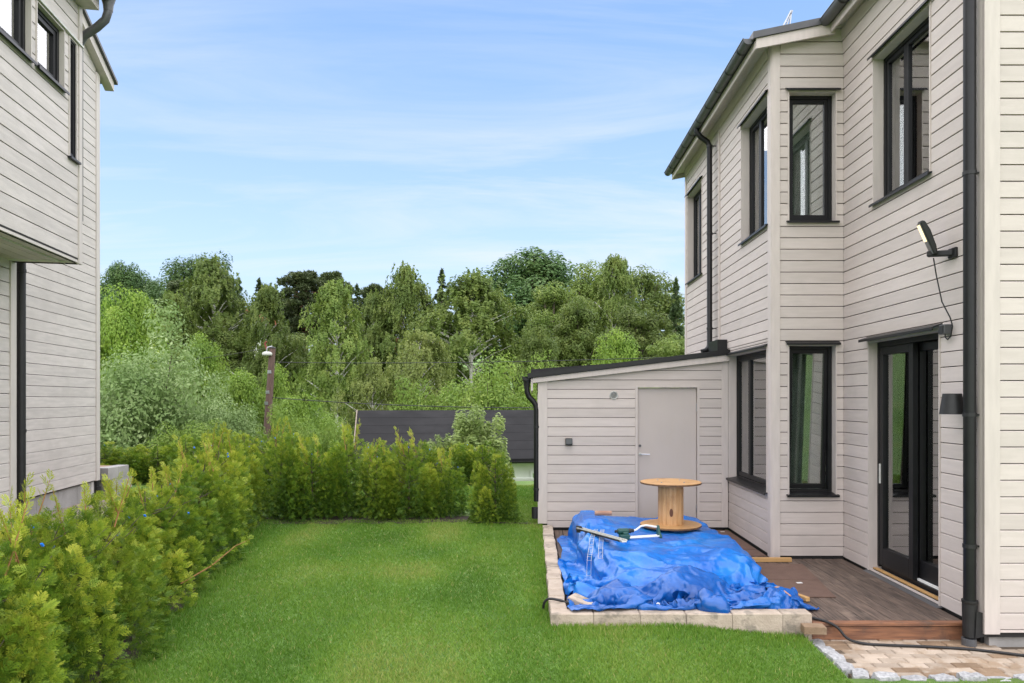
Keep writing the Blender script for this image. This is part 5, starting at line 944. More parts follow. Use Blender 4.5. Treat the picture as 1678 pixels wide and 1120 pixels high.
1,-1,-1,1,0,1,0,0,0,-1,0,1,0,0,0,-1,0,-1,0,0,1,0,0,1,-1,0,0,0,1,-2,1,0,0,2,-2,0,0,1,1,0,-14,16,9,-10,7,-8,11,-9,-1,0,3,-6,0,2,7,0,8,-8,0,-1,
0,-6,4,-1,0,3,-6,0,0,0,0,0,-4,4,0,0,1,-1,1,0,0,-1,0,0,0,0,1,0,-1,0,0,-1,-1,1,1,0,0,0,0,0,0,0,0,0,0,0,2,-1,-1,0,0,1,-1,0,2,2,-2,-3,10,7,
-6,-1,0,-12,3,3,-4,-4,6,-1,0,3,-3,11,5,-6,-1,0,2,-5,-1,0,3,-2,-5,1,0,-1,0,2,-2,0,0,0,1,0,1,-1,1,0,0,0,0,0,-1,0,1,-1,-2,2,0,0,0,0,0,0,0,0,0,0,
1,-1,0,1,1,-1,-1,0,2,-1,-3,7,2,-8,23,-3,-8,7,-14,0,-2,-4,1,-2,1,0,0,-5,-1,6,0,12,-1,-5,1,6,-10,0,0,1,-2,2,-4,-1,1,0,2,-1,0,0,0,0,0,0,1,0,0,0,-1,1,
0,0,0,-1,-2,2,0,0,0,0,0,0,0,1,0,0,0,-1,1,0,0,1,1,-2,0,-1,2,3,2,-4,-16,36,-13,1,-18,0,-6,-2,1,-1,3,-1,0,-1,4,4,-3,-4,-1,9,-1,-2,-3,11,-10,-1,0,0,-3,3,
-1,-2,0,-1,2,0,0,0,0,0,0,0,0,0,0,1,0,-1,0,0,-1,2,-1,0,0,0,0,0,0,0,0,0,0,0,0,0,0,0,0,1,1,-1,1,0,-1,3,-16,2,23,-12,-8,-3,-1,-1,1,3,-4,5,-2,-2,
2,-1,1,5,-3,-8,2,6,1,0,-6,-3,-2,5,1,1,0,1,-1,-1,2,0,-1,0,0,0,0,0,0,0,0,0,1,-1,1,0,0,-3,1,2,-1,0,0,0,0,0,1,-1,0,0,0,0,0,0,0,0,-1,1,1,0,
-1,-1,-9,7,21,-7,1,-2,3,0,2,3,-1,2,3,0,-1,-5,2,0,0,1,7,-9,2,1,1,2,-1,-9,-3,14,-6,-2,1,0,1,1,-2,1,0,0,0,0,0,0,0,0,0,-1,2,-1,1,-1,0,-1,0,1,0,0,
0,1,0,-1,0,0,0,0,0,0,0,0,0,1,0,0,-1,1,-1,-4,2,-1,-26,8,1,9,3,-2,-1,6,5,4,0,1,2,-8,-1,-8,4,-1,9,-5,-5,3,2,4,6,-4,-6,-3,2,-1,2,0,-1,3,-2,0,0,0,
0,0,0,0,0,0,0,-1,2,-1,0,0,1,-1,1,0,0,0,-1,0,0,0,0,1,-1,0,0,0,0,0,0,1,0,1,-1,0,-3,5,-2,-21,-4,7,15,-1,1,-3,-8,4,24,-3,-4,2,-5,-10,1,-1,3,-2,-2,2,
-1,-1,-2,-1,5,6,-3,0,1,1,-1,1,-1,1,1,0,0,-1,0,0,1,0,0,-1,0,0,1,0,0,-1,1,-1,0,0,0,0,0,0,0,0,-1,1,0,0,1,0,0,0,0,0,0,0,-6,7,3,-2,-61,32,13,-8,
21,2,0,14,-4,-4,-12,4,-5,6,10,-12,-3,-8,2,1,-1,1,7,11,4,1,-7,0,-4,0,0,0,0,1,0,-1,0,0,1,0,-1,-1,1,-1,1,0,-1,1,0,2,-2,0,0,0,0,0,0,0,0,0,0,0,0,0,
0,0,0,0,0,0,0,0,1,4,-1,0,1,6,-21,5,-8,-1,13,4,-14,4,-5,24,-3,4,-8,-14,15,-3,-3,2,5,0,2,0,2,3,-8,-2,-1,3,0,0,1,-1,-1,1,0,0,0,0,0,1,0,-1,0,0,0,0,
-1,1,3,-2,-1,-1,-1,1,0,0,0,0,0,0,0,0,0,0,0,0,0,0,0,0,0,-1,2,-7,-2,6,7,-12,-4,1,-5,-4,7,2,6,6,-6,-4,-7,8,2,-4,4,3,0,1,3,0,0,0,-10,0,3,3,0,0,
1,-1,1,0,0,0,0,0,0,0,0,0,0,1,0,0,1,-1,-1,-3,3,1,1,0,-1,-1,0,0,0,-1,0,0,0,0,0,-1,1,0,0,0,-1,0,1,2,3,-19,-4,6,1,-12,7,-8,-6,0,3,-10,6,-5,3,7,
-1,6,-1,1,7,-2,0,-1,0,-1,1,10,2,-4,-5,0,-2,-1,1,-2,1,0,0,0,-1,0,0,0,1,0,0,0,1,-1,1,-1,2,-3,-2,0,1,0,1,0,0,0,0,0,0,0,0,0,0,-1,0,0,0,1,0,-3,
-4,16,-3,-17,7,-5,-1,0,-8,-1,0,3,-3,-9,4,4,0,2,2,4,5,-3,2,-4,1,-1,1,0,1,-16,5,19,-8,2,0,-1,2,0,-1,-1,0,1,0,0,-1,-1,0,0,0,-1,0,0,2,-3,2,0,-2,-1,1,0,
0,0,0,1,0,0,0,0,0,0,1,0,0,0,-3,-2,-1,1,-2,28,3,7,-1,-6,-2,-1,-2,1,-6,3,-6,5,0,1,0,4,5,-3,2,-1,1,0,0,-1,-1,-1,-5,5,1,6,-3,0,1,0,-1,1,1,0,0,0,
0,0,0,-1,0,0,0,-1,0,0,-2,2,1,1,-1,-3,-1,0,0,0,0,0,1,0,0,0,1,-1,0,0,0,3,-7,-1,2,2,0,23,6,3,3,-15,1,-1,-7,-1,-2,3,3,1,0,5,-2,-2,2,1,0,3,0,0,
1,-3,-17,19,1,-7,4,3,-1,-1,0,1,0,0,0,0,1,0,1,0,1,-1,0,0,1,-3,0,1,-7,0,0,2,2,1,0,0,0,0,0,-1,1,0,0,-1,0,1,0,0,0,9,-4,1,0,0,1,7,2,-10,-1,-2,
-1,-5,3,-3,12,-9,1,0,0,2,2,0,0,2,0,1,1,-1,-2,15,1,-10,-2,-4,0,1,0,0,1,0,0,0,0,-2,0,0,0,0,0,0,0,-1,3,-1,4,6,-10,1,0,0,0,0,0,-1,0,0,0,-1,0,1,
0,0,-1,0,0,0,0,9,-2,0,0,0,23,-1,13,17,7,3,-6,-7,-7,-4,-4,11,-6,2,-18,-1,5,11,11,15,7,1,-4,-5,-21,28,-23,-21,-5,7,10,11,4,3,0,0,0,1,1,1,-2,-2,-1,-11,-25,-2,0,0,
0,0,0,0,0,0,0,0,0,0,0,2,-2,0,0,0,0,0,0,0,0,0,0,0,0,0,0,0,0,15,-7,-20,-4,13,9,9,7,4,1,-7,-10,1,-3,11,1,5,-7,-18,-21,-7,3,6,7,22,-28,7,14,14,-5,-2,
-7,-1,-3,-6,0,4,-1,-3,-9,-5,-1,-2,22,6,-4,0,0,0,0,0,0,0,0,0,0,3,-3,5,-1,-2,-2,3,-2,-1,0,0,0,0,0,0,0,5,8,-5,-8,0,9,-2,-8,-7,-10,9,15,8,10,-10,4,-15,-6,-11,
14,-2,-12,-7,9,3,-13,-7,8,19,9,-13,1,-1,-3,-1,-8,-5,-5,2,2,1,-1,5,2,0,2,0,1,-9,36,-12,-1,0,0,0,0,0,0,1,-1,3,-6,10,-3,-4,1,-1,-2,1,1,0,0,0,8,-8,0,0,-5,7,
-6,11,-7,-2,7,0,-6,-9,-9,1,9,-4,30,-14,0,-15,0,-3,6,-1,-4,-7,4,11,3,4,-23,1,9,9,-4,1,-8,0,1,5,-2,1,7,-4,-7,6,7,-4,4,0,10,-29,29,-10,0,0,0,0,0,0,-1,2,-4,6,
-10,-2,3,3,3,-1,1,1,1,1,1,2,1,0,7,-1,-15,-2,-3,7,-10,9,4,-6,6,-14,-5,5,18,-1,8,-13,-2,-5,-5,-4,3,11,7,-7,2,16,-18,6,-14,-8,22,4,-15,9,-3,0,4,-7,6,-7,3,-4,-6,1,
9,-1,8,-11,8,-13,10,0,0,0,0,0,1,0,0,3,-2,6,2,2,2,2,2,2,1,1,2,2,-9,9,3,-5,3,-14,3,-8,-2,-9,7,1,0,4,-7,-2,0,5,-8,-4,4,1,8,5,-4,-1,-4,4,-1,3,5,8,
3,-24,25,-16,-12,19,-13,4,8,-15,9,-6,-1,0,4,1,2,3,9,3,5,5,-2,0,0,-1,1,0,0,0,1,0,0,1,-1,0,0,1,0,0,0,1,0,-1,-1,2,0,0,0,-6,4,0,-3,-15,15,-8,-12,2,5,-5,
0,-2,-3,-3,-5,8,1,6,1,1,-1,9,-17,18,0,4,7,-23,15,-13,-19,30,-20,9,8,-17,8,5,0,2,1,7,5,4,3,1,-1,1,-1,3,0,0,0,-2,-2,1,0,3,-1,1,0,0,0,0,0,0,0,0,0,0,
0,0,-1,2,0,-2,0,-1,-1,-13,-12,6,-10,2,-1,3,1,-4,-1,-4,-7,5,2,5,7,-9,3,10,-14,7,2,12,-1,-16,10,-10,-18,23,-14,13,7,-8,16,3,-6,7,3,3,0,0,0,0,-2,-2,-2,5,3,0,-4,-1,
0,2,0,0,-2,4,0,1,0,0,0,0,0,0,0,0,0,0,0,0,-1,-1,-1,-1,-7,-10,1,12,-3,-6,17,-6,-7,12,-10,0,4,-9,2,-2,8,-3,3,1,1,-7,16,1,-2,-5,-8,-1,-2,14,-5,7,5,2,7,1,
-1,3,1,0,0,0,0,0,0,-2,0,1,1,2,-4,-2,-3,-3,-1,-2,5,6,2,1,-1,1,0,0,-1,1,0,0,0,0,0,0,1,-2,-1,1,-11,-3,3,5,0,-13,5,13,-2,-7,15,-15,3,-1,-6,3,-2,7,4,-4,
12,-24,13,6,6,4,-15,1,2,8,1,6,6,0,2,0,-2,2,1,-1,1,-1,0,0,-1,-1,-1,-2,-2,1,-3,2,0,0,1,0,0,-7,-5,0,4,7,7,0,0,0,-3,-3,-1,-2,-1,2,-4,-3,1,3,4,-2,3,0,
-3,-3,-1,6,-8,0,15,-8,-5,0,-2,-2,4,-4,13,-14,20,-27,13,9,3,3,-2,-18,24,-7,3,9,4,0,-1,0,1,0,-1,0,0,-3,0,0,-2,-1,-4,0,1,1,3,-4,1,4,2,0,0,0,1,-2,-5,-1,2,-3,
3,-1,0,-2,2,1,1,-1,-3,4,2,0,-5,-7,9,1,-4,-2,-9,13,-9,-10,14,5,-16,2,-1,1,-1,0,1,-6,18,-16,3,4,10,2,0,-9,16,-12,-6,21,3,-4,-5,-1,-2,3,-3,5,-4,-1,1,0,0,2,0,4,
1,0,0,-7,3,0,-2,-2,-2,-3,4,7,5,2,-4,-6,5,-2,1,-1,3,0,0,-1,0,-1,-2,-1,-3,0,2,-16,5,0,-4,6,4,-3,7,7,-9,-9,3,-3,2,1,-4,4,-1,1,0,-1,14,0,1,-1,-4,7,-20,19,
-3,-1,7,-2,0,1,-2,5,-5,5,2,2,0,1,-2,0,-2,-6,-8,-5,-3,0,0,-3,0,1,2,-4,-6,-3,5,7,7,5,-3,-2,-1,-1,-1,-2,-1,0,0,0,-1,1,1,3,0,8,2,3,-3,-6,15,-15,19,-16,-6,18,
-13,4,1,-8,12,-6,-5,2,7,9,-1,1,0,5,-16,21,-1,-1,1,-3,7,2,-1,-2,1,-1,-3,-4,-5,-4,0,-4,-4,-3,0,3,0,0,0,1,-2,1,4,3,1,0,-2,-7,0,1,-1,1,0,0,0,0,0,0,0,0,
0,0,0,0,0,4,-17,2,7,7,-14,3,19,-4,-8,2,8,-7,1,-2,-3,7,7,-12,1,10,0,1,0,-1,4,-1,4,6,-1,-9,5,-5,-8,-3,0,2,-4,-3,-1,1,3,0,2,0,0,1,0,-1,1,-1,1,0,-1,-1,
-1,0,-1,3,5,-4,-1,0,0,0,0,0,0,0,0,0,0,0,0,0,0,-1,-2,5,-5,-5,6,7,4,-1,-11,-4,4,5,-3,-2,-3,0,-3,6,7,2,5,0,-3,-2,-7,2,12,-6,-9,-8,13,-7,-1,2,6,7,-14,1,
0,0,-2,-1,2,2,0,0,-1,1,0,-1,1,1,1,-2,0,0,0,0,-3,0,5,-1,-1,0,1,0,0,0,-1,-1,0,-1,-1,-1,-1,-2,-4,13,-4,0,-1,1,11,0,5,-22,-2,20,-26,23,-15,2,4,4,-5,-1,12,2,
-6,2,-8,-4,-2,5,-2,3,4,0,-4,0,8,7,-16,-1,2,-1,0,0,-2,0,3,0,1,-1,0,0,0,0,-1,2,-1,-1,0,0,0,0,6,-9,-4,-7,10,-6,-2,-2,-2,-1,0,-1,0,1,-1,0,0,1,7,10,-1,1,
-1,2,2,11,2,-13,-13,5,-13,3,10,4,-1,-5,9,-5,13,-5,-2,-5,-2,-1,4,8,-7,2,-7,3,10,6,-12,-7,5,-3,2,-1,0,-1,-2,5,-1,-1,2,-2,1,0,0,0,3,-2,0,1,1,1,6,-8,-8,-4,1,-9,
8,-2,-1,-1,1,0,-1,0,-1,1,-1,1,5,-1,1,12,-3,-5,-9,4,-13,23,8,1,-2,-14,-3,1,4,-3,13,-18,11,2,10,-2,-7,-2,-2,1,-11,2,5,4,10,2,-8,-11,4,-2,1,-1,1,0,0,-2,1,4,-1,-2,
1,0,1,-1,0,2,0,0,3,5,0,-14,-9,5,0,-4,0,4,0,1,0,-2,-1,1,-1,1,0,1,0,-2,5,5,-3,6,-7,-15,-8,5,4,25,-11,-2,5,1,-6,2,8,-8,9,5,-1,-3,-2,0,-1,3,-21,5,9,5,
4,0,-2,-9,2,-2,-2,0,0,0,0,0,-2,1,0,4,-2,0,0,0,0,0,2,1,5,-8,-7,-8,5,5,1,-2,-1,4,-12,12,1,1,-3,-1,-1,2,0,1,1,1,-1,1,0,-9,7,-1,14,4,-4,-10,2,-5,8,-4,
-1,-6,2,-8,10,6,-4,4,3,-3,2,1,-17,7,4,3,1,4,-11,-6,4,-2,0,0,1,0,0,0,0,-1,-2,4,-3,3,0,0,-1,1,1,-1,5,-11,-5,1,7,2,0,0,0,-3,0,0,-7,7,5,-5,2,2,0,0,
0,0,0,0,-2,1,-2,-1,1,10,-23,9,12,-9,1,8,0,-6,-3,1,1,7,-3,4,-2,-5,5,2,-8,4,-1,0,4,6,-19,-4,5,2,0,-3,5,-1,0,3,-1,0,-2,-3,5,-1,1,0,-1,-2,-2,-6,-2,-2,7,7,
0,0,0,0,0,-1,-2,2,1,-4,2,-4,6,-1,1,0,-1,1,-1,0,0,0,-1,-1,-3,5,-1,-2,5,-6,6,-1,-1,14,-13,-1,0,3,3,0,-1,0,-5,1,3,1,3,-2,3,3,-22,-2,7,-8,5,1,4,2,1,0,
-3,2,-1,3,-4,2,-2,-5,-2,-2,0,0,2,0,9,-2,2,0,0,0,0,0,0,1,1,-5,3,-2,-3,4,1,0,-1,1,-1,1,1,-1,0,0,0,1,-1,-11,15,2,22,-16,4,-15,9,-12,2,0,4,2,-1,0,-1,-2,
-6,0,10,2,2,-1,-19,-2,3,-4,3,1,5,5,-1,-1,3,0,-4,1,-2,-1,-4,-2,1,0,2,0,1,3,2,-3,6,0,-3,0,0,0,0,0,4,-8,7,2,-6,-1,1,1,-1,1,0,3,-1,-1,-1,0,0,0,0,0,
-9,9,-6,-22,32,16,7,-36,7,13,5,0,-10,3,-3,-4,-1,-5,3,-2,4,7,-14,0,-2,-2,11,-5,-4,8,1,-1,-1,-1,-2,3,2,-2,-1,-7,9,-5,0,1,2,1,0,0,0,-3,0,3,0,0,0,0,0,-4,2,7,
-2,-6,3,0,1,-1,0,0,-2,0,0,2,0,0,0,0,0,14,-3,0,28,-36,-5,-6,9,0,-3,-3,-2,8,4,-3,-2,1,-3,0,-1,3,0,0,-4,-3,3,4,0,-5,4,-6,5,3,-4,2,4,-6,6,-3,-4,-1,2,2,
0,0,0,0,0,0,0,2,-2,1,1,-1,1,-2,0,0,8,1,-3,-3,-2,-1,2,-1,1,2,-3,1,-2,0,0,0,0,1,7,3,14,-31,14,11,-4,-10,10,10,-6,-13,3,-5,-1,2,-15,11,-5,4,-1,-6,2,-2,0,5,
2,0,0,-3,3,1,2,-1,1,-4,3,-6,0,3,6,-4,-1,0,0,0,0,0,0,2,-4,2,0,-2,4,-4,2,1,1,-2,6,5,-2,-5,0,2,0,1,-2,2,-7,1,0,-1,0,0,1,-3,-6,-4,5,18,-10,-3,4,13,
-25,5,22,-9,-4,-17,2,5,3,6,-1,-6,-4,-1,-2,5,6,0,1,2,-4,2,-3,11,0,2,-9,-3,1,2,1,0,0,-3,0,0,0,2,-2,1,-3,2,0,-1,5,-4,5,0,0,-5,0,-9,1,13,1,2,0,4,-2,0,
-1,1,-6,-2,-1,0,-1,1,-12,3,3,5,-7,-10,-1,13,2,0,-10,-8,-2,20,-9,1,18,-8,0,-1,-4,0,-5,3,4,3,2,2,3,-3,-2,0,-2,11,-3,-1,-2,-2,0,4,-2,2,-2,-2,-1,-1,-1,1,-1,1,0,0,
5,-5,-1,-3,2,-3,3,-2,-5,1,-8,11,3,3,4,2,-4,-1,1,-2,1,-2,1,-1,1,-2,3,-6,1,-9,-1,7,22,-22,3,0,2,-8,-6,6,-3,4,2,2,-1,0,-5,1,2,5,3,-1,0,2,0,1,-2,-3,5,2,
1,-1,-1,-2,-1,0,4,3,-4,-3,0,-1,1,0,0,0,2,-7,5,2,0,-1,-2,-2,-8,6,2,2,-5,-3,0,1,4,1,3,-4,1,1,2,3,-3,0,13,-5,-16,5,-11,4,30,-33,-2,12,0,-7,-2,7,-3,-8,-4,11,
-2,5,-3,-1,1,3,5,4,-4,3,-1,-3,1,-1,2,1,0,3,-1,1,-3,-2,-1,5,0,4,-3,-4,-1,0,0,0,1,-3,5,-4,-3,5,-5,7,-1,0,-1,-1,0,0,-2,1,-2,4,-3,0,0,1,-2,7,-3,0,2,4,
-5,-1,-5,-7,34,-29,-4,15,-4,21,0,-5,-23,0,-8,5,-4,4,-7,7,8,-3,3,1,2,3,-3,1,0,0,1,1,-2,-4,6,2,4,-4,3,-4,0,1,0,3,-4,0,-2,0,-1,-2,3,0,-1,0,-4,6,-6,4,-4,2,
1,0,0,0,-5,7,-3,3,0,3,-4,-1,2,0,2,-1,-5,-15,13,-5,21,-10,-14,26,-3,4,-22,-13,1,4,23,-20,-5,4,-7,3,-1,9,11,-1,0,-1,4,0,-2,2,2,-1,3,-9,0,0,3,-5,1,-1,2,2,2,-2,
1,4,-1,5,-3,0,0,2,-9,-1,2,3,-5,5,-5,3,0,0,0,0,0,-2,-7,3,8,-2,2,3,0,-2,1,3,-2,-14,21,-13,4,6,-21,12,-15,9,7,-5,11,3,-5,-3,-2,-14,-1,8,-9,3,11,11,-6,1,-3,0,
12,-8,4,2,-2,-1,-11,3,-3,1,-1,3,-5,-1,2,4,4,0,8,1,-2,1,-1,4,-17,3,2,1,-3,3,-2,2,0,0,0,0,0,0,0,-6,-2,6,0,0,9,-7,-1,8,4,-7,5,-14,11,1,-22,-1,4,10,6,-2,
1,-1,-3,15,-17,5,-1,-16,2,2,0,-5,14,5,0,-1,2,-5,15,-1,-2,-1,-4,-5,-5,0,-1,3,3,-1,-3,-3,-2,3,1,2,5,3,6,2,-16,4,1,2,0,-2,0,0,2,-2,0,0,0,2,-2,1,0,-6,-4,13,
-2,1,6,4,-1,-5,-4,12,-6,3,-30,1,13,5,2,-3,3,-1,1,0,-4,-2,19,-12,-10,-7,8,-4,3,-10,24,-4,-1,-1,5,-10,7,8,4,-18,4,-2,-1,2,3,-1,0,0,-2,-2,-3,2,-2,4,5,0,-7,4,-1,2,
-2,0,3,-1,2,-4,2,1,-1,0,-2,3,-2,1,-2,-2,-2,10,0,6,-10,6,-8,0,2,11,-22,1,7,3,9,0,-11,2,-1,11,0,-14,-2,-7,25,-10,-10,-9,4,1,7,4,9,-8,0,-4,2,-5,4,2,-2,1,-1,0,
1,1,-1,0,0,0,0,0,0,-2,-2,-1,2,-6,6,5,-3,0,0,-1,1,0,0,2,-3,1,0,1,-2,2,-2,5,-2,-1,1,-1,-7,-2,-5,0,10,-8,6,13,12,-3,-11,5,4,-9,-6,-1,-14,10,10,5,-2,-17,20,-22,
0,2,-1,0,2,9,7,-14,5,3,-5,-6,-1,8,-3,1,2,-1,-2,2,0,0,0,0,0,0,-1,-3,-1,1,0,-3,4,2,0,0,0,0,-2,2,-2,2,0,0,-1,1,-1,1,-5,1,0,-1,-2,2,0,-5,1,-1,-15,10,
-11,9,19,13,-21,11,-2,-8,1,-6,-1,10,0,-16,-6,-1,27,-8,5,-11,-1,-3,-6,3,8,7,-15,8,-9,1,3,6,-3,1,1,0,0,0,0,0,0,0,0,0,-3,-2,1,3,0,0,0,0,0,0,0,1,-1,3,-3,1,
0,0,-1,0,0,0,-4,-3,-1,3,1,-1,-4,4,0,13,-7,-13,11,-1,-5,11,-16,11,5,7,-1,-15,-6,-9,11,3,-3,3,10,-12,8,2,0,3,-6,-9,-3,10,-12,2,-1,-1,7,2,1,0,0,0,0,0,0,0,0,0,
0,0,-4,1,1,4,-3,1,-1,0,0,0,-1,2,-4,3,-1,0,0,1,0,0,0,-1,-3,-2,2,-2,-3,4,4,-3,9,-9,-6,-1,16,14,1,-15,5,-9,-12,9,-11,-7,9,17,-6,9,-3,-3,13,-3,-14,-13,-10,-4,6,-2,
-3,5,1,1,-1,0,7,3,2,2,2,1,1,1,1,-3,0,0,0,-1,-3,5,-8,2,0,2,-1,-1,-1,0,-1,2,0,0,0,0,1,0,0,1,-1,-1,-2,-4,5,1,0,1,0,0,-10,7,-5,1,12,1,5,-10,-2,20,
-10,9,-9,-5,-16,19,-5,-16,5,-9,-5,-1,-1,-2,8,3,2,-6,-2,0,-1,5,-7,1,-2,-1,0,1,2,1,1,2,6,4,3,3,3,-4,3,-6,-7,-7,-4,-1,0,0,0,0,-1,0,0,0,0,0,1,1,-1,0,0,1,
1,4,5,2,-1,6,-10,4,6,3,-11,-12,20,15,-9,2,-12,-3,-3,19,-14,19,-11,-17,7,-5,-4,-4,-1,-3,11,2,-4,-5,0,1,0,-2,2,1,0,0,-1,0,-2,-2,1,-2,-1,-1,-1,0,0,2,2,-4,14,6,5,-1,
-3,-5,-4,0,3,-3,-1,0,0,1,-1,-2,0,0,1,1,0,-2,-1,3,0,-6,0,-11,19,-1,1,-29,6,-1,3,3,-2,-4,-3,14,4,1,-1,-4,15,-1,-2,-7,1,-6,-4,-11,-1,6,-10,3,-1,0,1,-4,6,2,1,3,
1,1,2,-2,-1,-3,0,-3,-1,-2,-2,-1,9,-9,-4,0,2,4,5,3,-1,-4,1,1,-1,0,-1,0,1,-1,0,1,-1,-1,2,-5,-4,14,1,-6,15,-12,8,-24,5,-4,0,-7,3,1,3,13,-2,-1,4,-5,5,3,-5,-7,
13,-8,2,-2,-4,6,-10,-8,-10,0,0,0,-1,1,-1,0,0,0,2,0,2,4,4,2,4,1,2,-1,-2,-11,2,-1,-4,-3,-1,0,1,-1,0,1,-1,0,0,0,0,0,0,0,0,0,4,4,-7,1,-1,15,6,7,-1,-12,
-1,7,-10,0,-2,-2,2,7,4,4,-8,12,-12,0,3,1,6,-11,10,3,-7,1,-14,-10,-6,13,-6,-5,-2,2,-1,0,1,-1,0,-1,0,0,1,0,-1,0,0,0,1,2,7,3,2,-1,-1,-5,-6,-1,0,-1,0,0,0,0,
0,1,0,0,1,0,1,-2,3,-2,-1,3,4,19,-3,-5,-1,5,-6,5,-7,0,4,-2,10,4,-7,-7,8,3,-3,-1,-6,9,0,-1,-4,14,4,-6,-10,-9,-2,10,5,-7,-3,-2,-2,-3,-2,-3,-3,-2,-1,-1,0,0,-1,0,
0,3,-1,4,-5,0,1,1,4,5,2,2,2,1,1,1,0,0,-1,0,0,-1,-1,-1,-2,-8,15,2,4,1,-2,-12,-3,15,-8,8,-4,-12,-6,13,11,-3,-3,4,1,-4,-3,8,-13,14,-8,5,0,0,2,-11,-12,23,7,-9,
0,-6,6,0,0,0,0,0,2,-2,-1,-2,-3,1,-7,-3,-1,2,-10,-2,-2,21,-9,6,5,3,2,0,3,-3,0,0,0,0,0,0,0,0,0,0,0,0,0,-5,6,0,-1,0], 48, 77)
